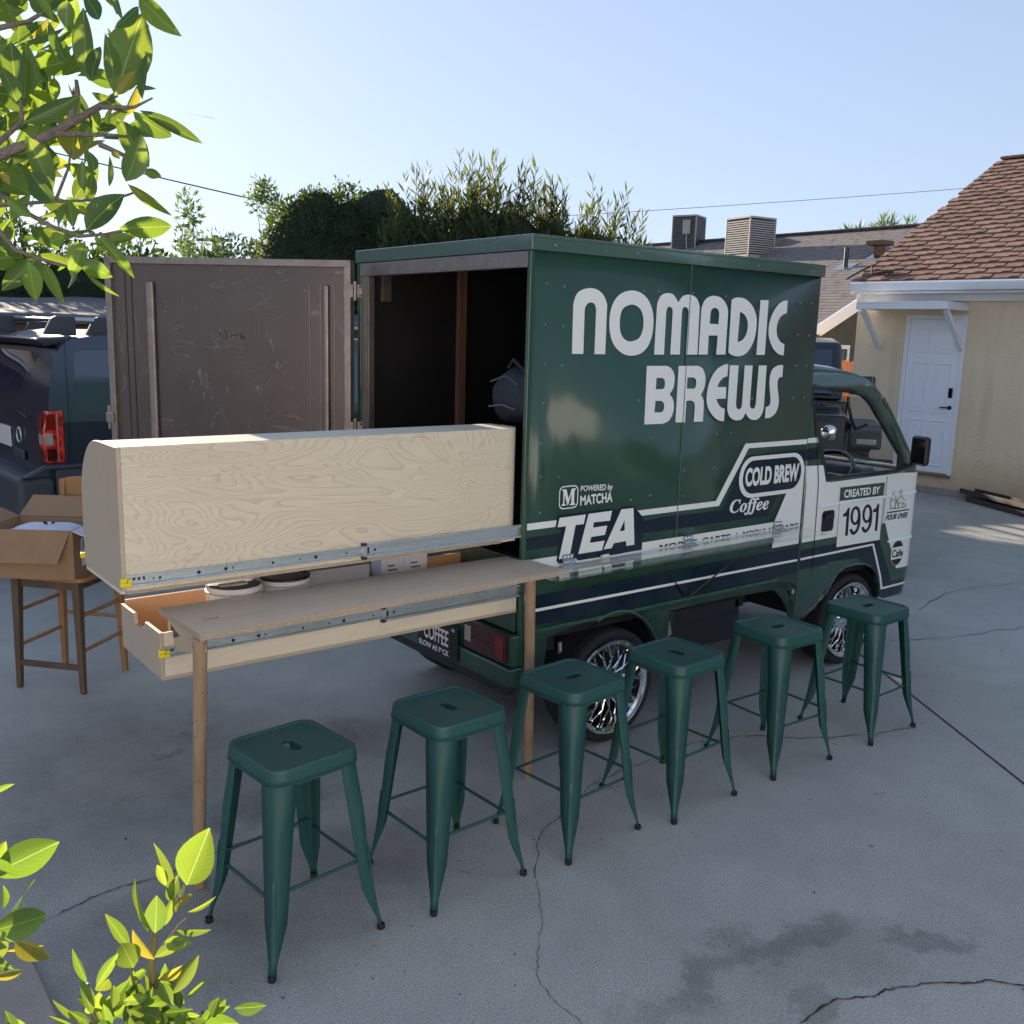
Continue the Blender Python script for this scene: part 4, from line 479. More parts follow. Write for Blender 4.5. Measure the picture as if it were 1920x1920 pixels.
# ---------------------------------------------------------------- ground
def structure(o): o['kind'] = 'structure'; return o
g = G(); g.add([(-400, -400, 0), (400, -400, 0), (400, 400, 0), (-400, 400, 0)], [(0, 1, 2, 3)])
ground = structure(g.build('ground', M['concrete'], fixn=False))
pav = structure(G().box(-4.2, -1.935, -7.0, -0.09, 0.0, 0.03).build('pavement', M['slab'], bevel=0.006))
soil = structure(G().box(-4.0, -2.06, -6.8, -1.4, 0.02, 0.06).build('planting_bed', M['soil'], bevel=0.01))

def ribbon(name, pts, w, matr=None, z=0.003, jit=0.25, sub=7, seed=1):
    r = random.Random(seed); P = [Vector((p[0], p[1], 0)) for p in pts]; L = []
    for a, b in zip(P[:-1], P[1:]):
        for k in range(sub):
            q = a.lerp(b, k / sub)
            if jit and (k or a is not P[0]):
                d = (b - a); n_ = Vector((-d.y, d.x, 0)).normalized(); q = q + n_ * r.uniform(-1, 1) * jit * min(d.length / sub, 0.08)
            L.append(q)
    L.append(P[-1]); vs_ = []; fs = []
    for i, p in enumerate(L):
        d = (L[min(i + 1, len(L) - 1)] - L[max(i - 1, 0)]).normalized(); n_ = Vector((-d.y, d.x, 0))
        ww = w * (r.uniform(0.45, 1.4) if jit else 1) * (0.35 if i in (0, len(L) - 1) and jit else 1)
        vs_ += [(p.x + n_.x * ww / 2, p.y + n_.y * ww / 2, z), (p.x - n_.x * ww / 2, p.y - n_.y * ww / 2, z)]
    for i in range(len(L) - 1): fs.append((2 * i, 2 * i + 1, 2 * i + 3, 2 * i + 2))
    g = G(); g.add(vs_, fs)
    return g.build(name, matr or M['crack'], ground)
for i_, (pts, w) in enumerate([
    ([(-0.313, -1.655), (-0.156, -1.65), (-0.045, -1.715), (0.008, -1.717), (0.137, -1.775), (0.253, -1.859), (0.296, -1.87), (0.358, -1.949), (0.6, -2.2), (0.75, -2.6)], 0.0055),
    ([(-0.313, -1.655), (-0.45, -1.75), (-0.6, -1.72)], 0.004),
    ([(-0.456, -0.685), (-0.545, -0.813), (-0.592, -0.887), (-0.692, -0.982), (-0.784, -1.098), (-0.805, -1.194), (-0.798, -1.299), (-0.85, -1.5)], 0.0018),
    ([(-0.456, -0.685), (-0.30, -0.50), (-0.22, -0.44), (0.0, -0.36), (0.092, -0.307), (0.193, -0.261), (0.6, -0.24)], 0.0028),
    ([(1.913, -0.729), (1.85, -0.70), (1.66, -0.656), (1.321, -0.477), (1.134, -0.313), (0.854, -0.23), (0.6, -0.24)], 0.0045),
    ([(-1.829, 0.03), (-1.707, 0.069), (-1.603, 0.082), (-1.503, 0.066), (-1.2, 0.12), (-0.9, 0.10)], 0.0045),
    ([(-1.829, 0.03), (-1.93, 0.0)], 0.003),
    ([(3.056, 0.137), (3.392, -0.031), (4.028, -0.202), (4.6, -0.3)], 0.005),
    ([(3.9, 0.4), (4.6, 0.55), (5.6, 0.35)], 0.005),
    ([(-0.2, 0.35), (0.3, 0.6), (0.35, 0.9)], 0.003)]):
    ribbon('crack', pts, w, seed=i_ + 3)
for (a, b) in (((4.3, 2.45), (1.726, -1.324)), ((1.726, -1.324), (0.4, -3.3)), ((4.3, 2.45), (6.2, 5.2))):
    ribbon('expansion_joint', [a, b], 0.011, jit=0.0, sub=1, z=0.0025)

# ---------------------------------------------------------------- the little truck (x forward, side wall in the plane y = 0)
TW = 1.36
truck = empty('food_truck', (0, 0, 0), label='dark green mini box truck painted with coffee and tea lettering, rear door open', cat='truck')
def cab_y(x, z):
    y = 0.0
    if z > 1.10: y += (z - 1.10) * 0.11
    if z > 1.60: y += ((z - 1.60) / 0.1) ** 2 * 0.05
    if x > 2.93: y += ((x - 2.93) / 0.19) ** 2 * 0.10
    if z < 0.5: y += (0.5 - z) * 0.12
    return y
def panel_mesh(name, outer, holes, matr, parent, yf=None, off=0.0, cuts_x=(), cuts_z=(), thick=0.0, side=1, smooth=40):
    loops = [[Vector((p[0], p[1], 0)) for p in outer]] + [[Vector((p[0], p[1], 0)) for p in h] for h in holes]
    tri = tessellate_polygon(loops); allp = [p for l in loops for p in l]
    bm = bmesh.new(); vv = [bm.verts.new((p.x, 0, p.y)) for p in allp]
    for t in tri:
        try: bm.faces.new([vv[i] for i in t])
        except ValueError: pass
    bmesh.ops.remove_doubles(bm, verts=bm.verts, dist=1e-5)
    for c in cuts_x: bmesh.ops.bisect_plane(bm, geom=bm.verts[:] + bm.edges[:] + bm.faces[:], plane_co=(c, 0, 0), plane_no=(1, 0, 0))
    for c in cuts_z: bmesh.ops.bisect_plane(bm, geom=bm.verts[:] + bm.edges[:] + bm.faces[:], plane_co=(0, 0, c), plane_no=(0, 0, 1))
    for v in bm.verts:
        y = (yf(v.co.x, v.co.z) if yf else 0.0) - off
        v.co.y = y if side > 0 else TW - y
    bmesh.ops.recalc_face_normals(bm, faces=bm.faces)
    for f in bm.faces: f.smooth = True
    s = sum(f.normal.y * f.calc_area() for f in bm.faces)
    if s * side > 0: bmesh.ops.reverse_faces(bm, faces=bm.faces)
    me = bpy.data.meshes.new(name); bm.to_mesh(me); bm.free(); me.materials.append(matr)
    o = bpy.data.objects.new(name, me); COL.objects.link(o); o.parent = parent
    if thick:
        md = o.modifiers.new('solid', 'SOLIDIFY'); md.thickness = thick; md.offset = -1; md.use_even_offset = False
    return o
mm = lambda L_: [(x / 1000.0, z / 1000.0) for x, z in L_]
CX = tuple(2.93 + 0.025 * k for k in range(8)); CZ = tuple(0.34 + 0.04 * k for k in range(5)) + (1.10, 1.60)

# cargo box: floor frame, walls, roof, trims
XB, ZB0, ZT = 1.87, 0.935, 2.224
side = panel_mesh('side_panel', [(0.012, 0.395), (0.125, 0.395), (0.140, 0.575), (0.30, 0.600), (0.36, 0.606)] + [(0.545 + 0.30 * math.cos(math.radians(a)), 0.28 + 0.34 * math.sin(math.radians(a))) for a in range(112, 25, -8)] + [(0.86, 0.36), (0.885, 0.36), (0.90, 0.585), (1.66, 0.562), (1.70, 0.555), (1.77, 0.50), (1.83, 0.42), (1.852, 0.385), (1.868, 0.37), (XB, 0.60), (XB, 2.168), (0.012, 2.168)], [], M['paint_side'], truck, thick=0.02)
g = G(); g.box(0.012, XB, TW - 0.02, TW, 0.60, 2.168); g.build('side_panel', M['paint_green'], truck)
box('front_panel', M['paint_green'], truck, XB - 0.02, XB - 0.001, 0.022, TW - 0.022, 0.75, 2.168, bevel=0)
g = G()
nx = 10
g.box(-0.012, XB + 0.012, -0.014, TW + 0.014, 2.205, 2.219)
g.box(-0.012, XB + 0.012, -0.014, -0.0035, 2.160, 2.2045); g.box(-0.012, XB + 0.012, TW + 0.0035, TW + 0.014, 2.160, 2.2045)
g.box(-0.015, -0.0125, -0.013, TW + 0.013, 2.160, 2.218)
g.box(XB + 0.0125, XB + 0.015, -0.013, TW + 0.013, 2.160, 2.218)
roof = g.build('roof', M['paint_roof'], truck, bevel=0.004)
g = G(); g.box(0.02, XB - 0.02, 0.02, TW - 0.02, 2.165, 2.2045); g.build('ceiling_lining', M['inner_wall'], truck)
# rear frame (aluminium, painted outside)
g = G(); g.box(-0.010, 0.011, -0.003, 0.019, 0.60, 2.159); g.build('corner_post', M['paint_green'], truck, bevel=0.003)
g = G(); g.box(-0.010, 0.011, TW - 0.028, TW + 0.004, 0.60, 2.159); g.build('corner_post', M['paint_green'], truck, bevel=0.003)
g = G(); g.box(-0.008, 0.03, 0.0195, TW - 0.029, 2.095, 2.158); g.box(-0.006, 0.03, TW - 0.075, TW - 0.029, 0.95, 2.0945); g.box(-0.004, 0.03, TW - 0.098, TW - 0.0755, 0.95, 2.0945)
g.build('door_frame', M['alu'], truck, bevel=0.002)
g = G(); g.box(0.031, 0.036, 0.0195, 0.03, 0.95, 2.094); g.build('frame_lip', M['seam'], truck)
# inside of the box
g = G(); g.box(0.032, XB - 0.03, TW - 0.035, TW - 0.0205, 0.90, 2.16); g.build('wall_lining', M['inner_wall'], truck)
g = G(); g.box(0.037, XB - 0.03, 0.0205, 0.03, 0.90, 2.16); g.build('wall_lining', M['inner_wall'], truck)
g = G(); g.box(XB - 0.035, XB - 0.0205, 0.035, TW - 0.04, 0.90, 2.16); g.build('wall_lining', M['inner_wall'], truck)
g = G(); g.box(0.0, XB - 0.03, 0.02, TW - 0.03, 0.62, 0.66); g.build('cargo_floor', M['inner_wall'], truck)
g = G(); g.box(0.56, 0.615, TW - 0.06, TW - 0.0355, 0.90, 2.16); g.build('rib', M['old_wood'], truck, bevel=0.004)
g = G(); g.box(0.10, 0.155, TW - 0.05, TW - 0.0355, 1.98, 2.13); g.build('rib', M['alu'], truck, bevel=0.002)
g = G(); g.box(XB - 0.055, XB - 0.0355, 0.1, TW - 0.1, 1.28, 1.40); g.build('rib', M['old_wood'], truck, bevel=0.004)
# gutter seam, panel joint, rivets
g = G(); g.box(0.9045, 0.9075, -0.0045, -0.0005, 0.93, 2.159); g.build('seam_strip', M['seam'], side)
g = G()
for x, z in mm([(75,2036),(167,2029),(75,1879),(168,1873),(77,1722),(169,1718),(615,2033),(704,2033),(927,2038),(1147,2034),(1711,2029),(1806,2029),(1712,1872),(1805,1869),(1715,1718),(1809,1719),(1716,1559),(1809,1559),(171,1567),(616,1569),(72,1405),(168,1413),(77,1269),(172,1263),(77,1120),(600,1400),(705,1400),(930,1400),(1150,1400),(1145,1240),(935,1240),(720,1140),(600,1130),(940,1120),(77,1567),(1390,1560),(1250,1400)]):
    g.lathe([(0.0001, -0.0045), (0.003, -0.004), (0.0048, -0.001)], 8, M=Matrix.Rotation(math.radians(-90), 4, 'X') @ Matrix.Scale(1, 4), c=(x, -0.0, z))
for x in (0.10, 0.55, 0.95, 1.35, 1.78):
    g.lathe([(0.0001, -0.0055), (0.004, -0.005), (0.0055, -0.001)], 8, M=Matrix.Rotation(math.radians(-90), 4, 'X'), c=(x, -0.014, 2.183))
rv = g.build('rivet', M['rivet'], side, smooth=50); rv['kind'] = 'stuff'
for o_ in [rv]:
    for v_ in o_.data.vertices: pass

# ---- graphics laid on the side, in metres on the wall plane (x, z)
def decal(name, outer, holes, m, layer, parent=None):
    return panel_mesh(name, outer, holes, m, parent or side, yf=(cab_y if max(p[0] for p in outer) > 1.95 else None), off=0.0004 * layer + 0.0006, cuts_x=[c for c in CX if min(p[0] for p in outer) < c < max(p[0] for p in outer)], cuts_z=[c for c in CZ if min(p[1] for p in outer) < c < max(p[1] for p in outer)] if max(p[0] for p in outer) > 1.95 else ())
def clipx(poly, xa, keep='left'):
    out = []; n = len(poly)
    ins = (lambda p: p[0] <= xa + 1e-9) if keep == 'left' else (lambda p: p[0] >= xa - 1e-9)
    for i in range(n):
        a, b = poly[i], poly[(i + 1) % n]
        if ins(a): out.append(a)
        if ins(a) != ins(b):
            t = (xa - a[0]) / (b[0] - a[0]); out.append((xa, a[1] + t * (b[1] - a[1])))
    return out
def text_decal(s, quad, m, layer, bold=0.02, parent=None, name='lettering'):
    """quad: (x,z) of top-left, top-right, bottom-left, bottom-right"""
    vv, ff = text_mesh(s, bold); tl, tr, bl, br_ = quad; g = G(); P = []
    for u, w in vv:
        x = (bl[0] * (1 - u) + br_[0] * u) * (1 - w) + (tl[0] * (1 - u) + tr[0] * u) * w
        z = (bl[1] * (1 - u) + br_[1] * u) * (1 - w) + (tl[1] * (1 - u) + tr[1] * u) * w
        y = cab_y(x, z) if x > 1.95 else 0.0
        P.append((x, y - 0.0004 * layer - 0.0006, z))
    g.add(P, ff); o = g.build(name, m, parent or side, fixn=False)
    return o

# cab shell
cab_out = [(1.885, 0.368), (1.98, 0.345), (2.09, 0.415), (2.156, 0.465), (2.20, 0.53), (2.25, 0.576), (2.31, 0.600), (2.42, 0.606), (2.53, 0.592), (2.60, 0.562), (2.652, 0.52), (2.70, 0.445), (2.728, 0.37), (2.762, 0.351), (3.02, 0.343), (3.06, 0.362), (3.09, 0.405), (3.112, 0.50), (3.118, 0.62), (3.115, 0.745), (3.108, 0.90), (3.095, 0.985), (3.06, 1.088), (2.965, 1.118), (2.90, 1.20), (2.80, 1.325), (2.70, 1.445), (2.62, 1.530), (2.54, 1.592), (2.46, 1.636), (2.38, 1.665), (2.30, 1.680), (2.144, 1.692), (1.885, 1.697)]
win = [(1.938, 1.603), (1.955, 1.612), (2.364, 1.590), (2.43, 1.572), (2.482, 1.545), (2.53, 1.508), (2.86, 1.15), (2.862, 1.135), (2.845, 1.122), (2.80, 1.117), (2.11, 1.112), (2.075, 1.122), (2.057, 1.142), (1.995, 1.33), (1.94, 1.57)]
fine_x = tuple(1.95 + 0.07 * k for k in range(14)) + CX; fine_z = (0.38, 0.42, 0.46, 1.12, 1.2, 1.3, 1.4, 1.5, 1.6, 1.63, 1.66)
cab = panel_mesh('cab_side', cab_out, [win], M['paint_green'], truck, yf=cab_y, cuts_x=fine_x, cuts_z=fine_z, thick=0.03)
cab2 = panel_mesh('cab_side', cab_out, [win], M['paint_green'], truck, yf=cab_y, cuts_x=fine_x, cuts_z=fine_z, thick=0.03, side=-1)
def loft(name, prof, matr, parent, n=10, crown=0.0, thick=0.015, smooth=50, bulge=0.0, inset=0.0):
    vs_ = []; fs = []
    for (x, z) in prof:
        ya = cab_y(x, z) + inset
        for k in range(n + 1):
            t = k / n; e = 1 - (2 * t - 1) ** 4
            vs_.append((x + bulge * e, ya + (TW - 2 * ya) * t, z + crown * e))
    for i in range(len(prof) - 1):
        for k in range(n): fs.append((i * (n + 1) + k, (i + 1) * (n + 1) + k, (i + 1) * (n + 1) + k + 1, i * (n + 1) + k + 1))
    g = G(); g.add(vs_, fs); o = g.build(name, matr, parent, smooth=smooth)
    if thick: md = o.modifiers.new('solid', 'SOLIDIFY'); md.thickness = thick; md.offset = 0
    return o
loft('cab_roof', [(1.885, 1.698), (2.144, 1.693), (2.30, 1.681), (2.38, 1.666), (2.46, 1.637), (2.54, 1.593), (2.60, 1.548)], M['paint_roof'], truck, crown=0.035)
loft('windscreen', [(2.62, 1.530), (2.80, 1.325), (2.965, 1.118)], M['cab_glass'], truck, thick=0, bulge=0.03, inset=0.05)
loft('nose_panel', [(2.965, 1.118), (3.06, 1.088), (3.095, 0.985), (3.108, 0.90), (3.115, 0.745), (3.118, 0.62), (3.112, 0.50)], M['vinyl_white'], truck, bulge=0.01)
loft('front_bumper', [(3.112, 0.50), (3.118, 0.47), (3.09, 0.405), (3.06, 0.362), (3.02, 0.343)], M['paint_green'], truck, bulge=0.012)
for ya in (0.0, 1.0):
    g = G(); pts = []
    for x, z in ((2.965, 1.12), (2.80, 1.328), (2.70, 1.448), (2.62, 1.532)):
        y = cab_y(x, z) + 0.022; pts.append((x + 0.006, y if ya == 0 else TW - y, z))
    g.tube(pts, 0.024, 8); g.build('windscreen_pillar', M['paint_green'], truck, smooth=50)
g = G(); g.box(1.875, 1.893, 0.03, TW - 0.03, 0.62, 1.10); g.build('cab_back', M['paint_green'], truck)
g = G(); g.box(1.875, 1.893, 0.06, TW - 0.06, 1.58, 1.68); g.box(1.875, 1.893, 0.06, 0.22, 1.1, 1.58); g.box(1.875, 1.893, TW - 0.22, TW - 0.06, 1.1, 1.58); g.build('cab_back', M['brown_trim'], truck)
# window surround and pane
def strip_along(name, loop, w, m, parent, layer, closed=True):
    cx_ = sum(p[0] for p in loop) / len(loop); cz_ = sum(p[1] for p in loop) / len(loop)
    inner = [(p[0] + (cx_ - p[0]) * w / max(0.01, math.hypot(p[0] - cx_, p[1] - cz_)), p[1] + (cz_ - p[1]) * w / max(0.01, math.hypot(p[0] - cx_, p[1] - cz_))) for p in loop]
    return panel_mesh(name, loop, [inner], m, parent, yf=cab_y, off=-0.002 + layer * 0.001, thick=0.022, cuts_x=fine_x, cuts_z=fine_z)
strip_along('window_seal', win, 0.024, M['black_plastic'], cab, 4)
pane = panel_mesh('side_window', [(1.945, 1.60), (2.364, 1.586), (2.482, 1.54), (2.855, 1.14), (2.80, 1.19), (2.11, 1.185), (2.04, 1.23)], [], M['cab_glass'], cab2, yf=cab_y, off=-0.012, cuts_x=fine_x, cuts_z=fine_z, side=-1)
quarter = None
# door gap, handle, swage lines
for (a, b) in (((1.945, 1.60), (1.985, 1.32)), ((1.985, 1.32), (1.995, 1.0)), ((1.995, 1.0), (2.002, 0.70)), ((2.002, 0.70), (2.010, 0.60))):
    decal('door_gap', [(a[0] - 0.003, a[1]), (a[0] + 0.003, a[1]), (b[0] + 0.003, b[1]), (b[0] - 0.003, b[1])], [], M['dark_seam'], 9, cab)
decal('door_gap', [(2.650, 1.098), (2.655, 1.098), (2.655, 0.72), (2.650, 0.72)], [], M['seam'], 9, cab)
for (z0, xa, xb) in ((0.973, 2.01, 3.10), (0.700, 2.72, 3.115)):
    g = G(); n_ = 24; vs_ = []; fs = []
    for k in range(n_ + 1):
        x = xa + (xb - xa) * k / n_; y = cab_y(x, z0)
        vs_ += [(x, y - 0.002, z0 + 0.008), (x, y - 0.0105, z0), (x, y - 0.002, z0 - 0.004)]
    for k in range(n_): fs += [(3 * k, 3 * k + 1, 3 * k + 4, 3 * k + 3), (3 * k + 1, 3 * k + 2, 3 * k + 5, 3 * k + 4)]
    g.add(vs_, fs); g.build('swage_line', M['vinyl_white'], cab, smooth=30)
hd = decal('door_handle', rrect(2.052, 2.162, 0.830, 0.945, 0.018, 4), [], M['vinyl_black'], 9, cab)
g = G(); g.box(2.068, 2.148, -0.018, -0.010, 0.90, 0.925); g.build('door_handle', M['black_plastic'], cab, bevel=0.004)
decal('front_lamp_edge', [(3.103, 0.93), (3.113, 0.93), (3.117, 0.74), (3.104, 0.74)], [], M['vinyl_black'], 9, cab)
decal('side_marker', [(3.085, 0.80), (3.108, 0.80), (3.110, 0.76), (3.086, 0.76)], [], M['lamp_amber'], 10, cab)

# graphics: stripes
stripe1 = mm([(12,1081),(1173,1076),(1365,1343),(2003,1343),(2007,1317),(1392,1319),(1199,1050),(12,1053)])
decal('stripe', clipx(stripe1, 1.862), [], M['vinyl_white'], 3)
decal('stripe', clipx(stripe1, 1.89, 'right'), [], M['vinyl_white'], 3, cab)
navy = mm([(12,1022),(665,1022),(802,1033),(1236,1023),(1404,1285),(1998,1289),(2012,1229),(1819,1226),(1657,1078),(1583,964),(808,967),(669,970),(12,969)])
decal('stripe', clipx(navy, 1.862), [], M['vinyl_navy'], 2)
decal('stripe', clipx(navy, 1.89, 'right'), [], M['vinyl_navy'], 2, cab)
decal('stripe', mm([(12,927),(1400,927),(1640,927),(1640,845),(12,845)]), [], M['vinyl_white'], 2)
field = mm([(1640,927),(1729,1080),(1840,1200),(2046,1194),(2046,1176),(2062,1104),(2110,1099),(2800,1104),(3058,1090),(3095,985),(3108,900),(3115,745),(3118,620),(3112,518),(2851,527),(2766,665),(2684,817),(2649,820),(2640,790),(1640,790)])
decal('white_field', clipx(field, 1.862), [], M['vinyl_white'], 1)
decal('white_field', clipx(field, 1.89, 'right'), [], M['vinyl_white'], 1, cab)
# oval badge
ov = lambda x0, x1, z0, z1, r: [(p[0] + (p[1] - 1.17) * 0.0, p[1]) for p in rrect(x0, x1, z0, z1, r, 8)]
decal('badge_ring', ov(1.334, 1.858, 1.070, 1.277, 0.1), [ov(1.362, 1.832, 1.090, 1.257, 0.082)], M['vinyl_white'], 6)
decal('badge_field', ov(1.362, 1.832, 1.090, 1.257, 0.082), [], M['vinyl_navy'], 5)
text_decal('COLD BREW', [(1.382, 1.222), (1.812, 1.222), (1.382, 1.128), (1.812, 1.128)], M['vinyl_white'], 7, 0.045)
text_decal('\U0001D46A\U0001D490\U0001D487\U0001D487\U0001D486\U0001D486', [(1.276, 1.072), (1.580, 1.066), (1.280, 0.988), (1.584, 0.982)], M['vinyl_white'], 7, 0.012)
text_decal('POWERED by', [(0.297, 1.216), (0.483, 1.212), (0.296, 1.186), (0.482, 1.176)], M['vinyl_white'], 7, 0.02)
text_decal('MATCHA', [(0.295, 1.174), (0.483, 1.176), (0.297, 1.131), (0.485, 1.131)], M['vinyl_white'], 7, 0.03)
decal('logo_ring', rrect(0.177, 0.283, 1.124, 1.222, 0.024, 5), [rrect(0.182, 0.278, 1.129, 1.217, 0.020, 5)], M['vinyl_white'], 7)
text_decal('\U0001D40C', [(0.193, 1.208), (0.268, 1.208), (0.193, 1.139), (0.268, 1.137)], M['vinyl_white'], 7, 0.02)
decal('letter_shade', mm([(172,1100),(345,1101),(479,1102),(518,1090),(544,1104),(615,1102),(657,1066),(683,1040),(683,894),(596,894),(309,884),(282,905),(248,885),(193,885),(175,908),(202,1032),(164,1051)]), [], M['vinyl_navy'], 6)
decal('letter', mm([(184,1089),(331,1090),(321,1049),(275,1050),(247,912),(188,912),(222,1050),(174,1050)]), [], M['vinyl_white'], 8)
decal('letter', mm([(347,1091),(485,1092),(475,1049),(380,1051),(376,1028),(460,1029),(449,989),(368,988),(361,963),(448,963),(435,921),(297,921)]), [], M['vinyl_white'], 8)
decal('letter', mm([(542,1093),(616,1092),(633,924),(583,924),(579,946),(505,945),(493,924),(445,924)]), [mm([(564,1043),(568,996),(537,995)])], M['vinyl_white'], 8)
for ch, loops in LET.items():
    L_ = [mm(smooth_outline(l)) for l in loops]
    decal('letter', L_[0], L_[1:], M['vinyl_white'], 4)
for wd_, xa, xb in (('MOBILE', 0.80, 1.055), ('CARTS', 1.09, 1.30), ('+', 1.335, 1.36), ('MODULAR', 1.395, 1.66), ('BARS', 1.69, 1.845)):
    text_decal(wd_, [(xa, 0.904), (xb, 0.903), (xa, 0.868), (xb, 0.867)], M['vinyl_black'], 5, 0.02)
# lower side: navy bands and thin white line
decal('stripe', [(0.012, 0.770), (XB - 0.008, 0.765), (XB - 0.008, 0.628), (0.012, 0.640)], [], M['vinyl_navy'], 1)
decal('stripe', [(0.012, 0.713), (XB - 0.008, 0.706), (XB - 0.008, 0.694), (0.012, 0.700)], [], M['vinyl_white'], 3)
decal('stripe', mm([(1890,790),(2194,790),(2216,729),(2650,720),(2684,817),(2766,665),(2851,527),(3112,518),(3112,497),(3090,405),(3060,362),(2762,353),(2728,372),(2700,447),(2655,522),(2600,565),(2530,596),(2420,640),(2200,640),(1890,640)]), [], M['vinyl_navy'], 0.4, cab)
decal('stripe', mm([(2640,722),(2649,820),(2684,817),(2766,665),(2851,527),(3113,520),(3108,452),(2814,452)]), [], M['vinyl_green'], 1.4, cab)
decal('stripe', mm([(1890,790),(2205,790),(2214,752),(1890,752)]), [], M['vinyl_green'], 1.4, cab)
decal('stripe', mm([(2140,655),(2436,640),(2409,604),(2310,606),(2160,612)]), [], M['vinyl_green'], 1.4, cab)
decal('stripe', mm([(1890,706),(2568,709),(2586,706),(2736,426),(3097,426),(3093,412),(2722,412),(2572,697),(1890,694)]), [], M['vinyl_white'], 3, cab)
decal('number_panel', mm([(2203,1063),(2632,1060),(2639,724),(2212,729)]), [], M['vinyl_white'], 4, cab)
for q in (mm([(2199,1063),(2203,1063),(2212,729),(2208,729)]), mm([(2632,1060),(2636,1060),(2643,724),(2639,724)])):
    decal('panel_edge', q, [], M['seam'], 5, cab)
decal('number_header', mm([(2203,1063),(2632,1060),(2631,984),(2205,988)]), [], M['vinyl_green'], 5, cab)
text_decal('CREATED BY', [(2.238, 1.047), (2.594, 1.042), (2.243, 1.001), (2.590, 0.999)], M['vinyl_white'], 6, 0.03, cab)
def digit(outer, holes=()): return decal('numeral', mm(smooth_outline(outer, 3)), [mm(smooth_outline(h_, 3)) for h_ in holes], M['vinyl_black'], 6, cab)
one = [(2248,896,1),(2245,913,1),(2264,916,0),(2278,926,0),(2286,942,1),(2306,943,1),(2311,784,1),(2284,785,1),(2282,897,1)]
o9 = [(2418,889,0),(2415,866,0),(2402,847,0),(2383,838,0),(2361,839,0),(2341,851,0),(2326,870,0),(2320,894,0),(2324,917,0),(2336,936,0),(2355,945,0),(2377,944,0),(2397,933,0),(2412,913,0)]
i9 = [(2392,890,0),(2391,873,0),(2385,861,0),(2375,854,0),(2365,855,0),(2355,862,0),(2347,876,0),(2344,892,0),(2346,908,0),(2351,921,0),(2361,928,0),(2371,927,0),(2381,919,0),(2389,906,0)]
t9 = [(2394,905,1),(2417,905,1),(2423,865,0),(2421,827,0),(2403,797,0),(2370,782,0),(2342,791,0),(2321,818,1),(2346,820,1),(2357,806,0),(2371,802,0),(2388,814,0),(2396,836,0),(2397,868,1)]
mv = lambda L_, dx, dz: [(p[0] + dx, p[1] + dz, p[2]) for p in L_]
digit(one); digit(mv(one, 294, -3))
for dx in (0, 116):
    digit(mv(o9, dx, 0), [mv(i9, dx, 0)]); decal('numeral', mm(smooth_outline(mv(t9, dx, 0), 3)), [], M['vinyl_black'], 6.5, cab)
decal('line', mm([(2685,881),(2926,880),(2926,873),(2685,874)]), [], M['vinyl_black'], 6, cab)
text_decal('POUR OVER', [(2.692, 0.865), (2.926, 0.862), (2.676, 0.833), (2.912, 0.829)], M['vinyl_black'], 6, 0.03, cab)
g = G()   # line drawing of a kettle over a dripper and cup
def inkline(pts, closed=False):
    P = [(x / 1000, cab_y(x / 1000, z / 1000) - 0.0058, z / 1000) for x, z in pts]
    if closed: P.append(P[0])
    g.tube(P, 0.0016, 4)
inkline([(2715, 900), (2712, 940), (2722, 975), (2758, 980), (2768, 945), (2766, 902)], True); inkline([(2722, 978), (2730, 993), (2748, 1000)])
inkline([(2716, 950), (2766, 948)]); inkline([(2768, 930), (2785, 944), (2800, 950), (2822, 972), (2845, 946), (2870, 938)])
inkline([(2790, 925), (2855, 924), (2838, 897), (2806, 897)], True); inkline([(2785, 944), (2790, 925)]); inkline([(2803, 978), (2798, 995), (2812, 1003), (2826, 992), (2820, 972)])
inkline([(2855, 918), (2874, 916), (2880, 896), (2842, 895)]); inkline([(2735, 900), (2800, 896)])
g.build('drawing', M['vinyl_black'], cab)
cc = (2.842, 0.622)
decal('badge_ring', circle2(cc[0], cc[1], 0.068, 0.078), [], M['seam'], 5, cab)
top = [p for p in circle2(cc[0], cc[1], 0.063, 0.073, 48) if p[1] > cc[1] + 0.030]; bot = [p for p in circle2(cc[0], cc[1], 0.063, 0.073, 48) if p[1] < cc[1] - 0.032]
decal('badge_field', circle2(cc[0], cc[1], 0.065, 0.075), [], M['vinyl_white'], 6, cab)
decal('badge_field', top, [], M['vinyl_black'], 7, cab)
bot.sort(key=lambda p: math.atan2(p[1] - cc[1], p[0] - cc[0]))
decal('badge_field', bot, [], M['vinyl_black'], 7, cab)
text_decal('Cafe', [(2.786, 0.645), (2.904, 0.643), (2.786, 0.597), (2.904, 0.597)], M['vinyl_black'], 8, 0.03, cab)

# sill, underbody, arches, tanks
g = G()
g.box(0.36, 0.90, 0.0225, 0.10, 0.60, 0.66)
g.box(0.90, 1.66, 0.02, 0.06, 0.565, 0.62); g.build('sill', M['paint_green'], truck)
g = G(); g.box(0.02, 1.70, -0.006, 0.001, 0.606, 0.622); g.build('sill', M['paint_green'], truck, bevel=0.003)
g = G()
g.box(0.10, 2.9, 0.38, 0.46, 0.36, 0.46); g.box(0.10, 2.9, 0.92, 1.0, 0.36, 0.46)
for x in (0.2, 0.95, 1.5, 2.1): g.box(x, x + 0.07, 0.1, 1.26, 0.47, 0.55)
g.box(0.02, 3.0, 0.05, TW - 0.05, 0.55, 0.605)
g.box(0.50, 0.59, 0.2, TW - 0.2, 0.23, 0.30)
g.box(2.40, 2.49, 0.2, TW - 0.2, 0.23, 0.30)
g.box(1.95, 2.14, 0.04, TW - 0.04, 0.37, 0.55); g.box(2.76, 3.0, 0.06, TW - 0.06, 0.37, 0.55)
g.build('chassis', M['under'], truck, bevel=0.004)
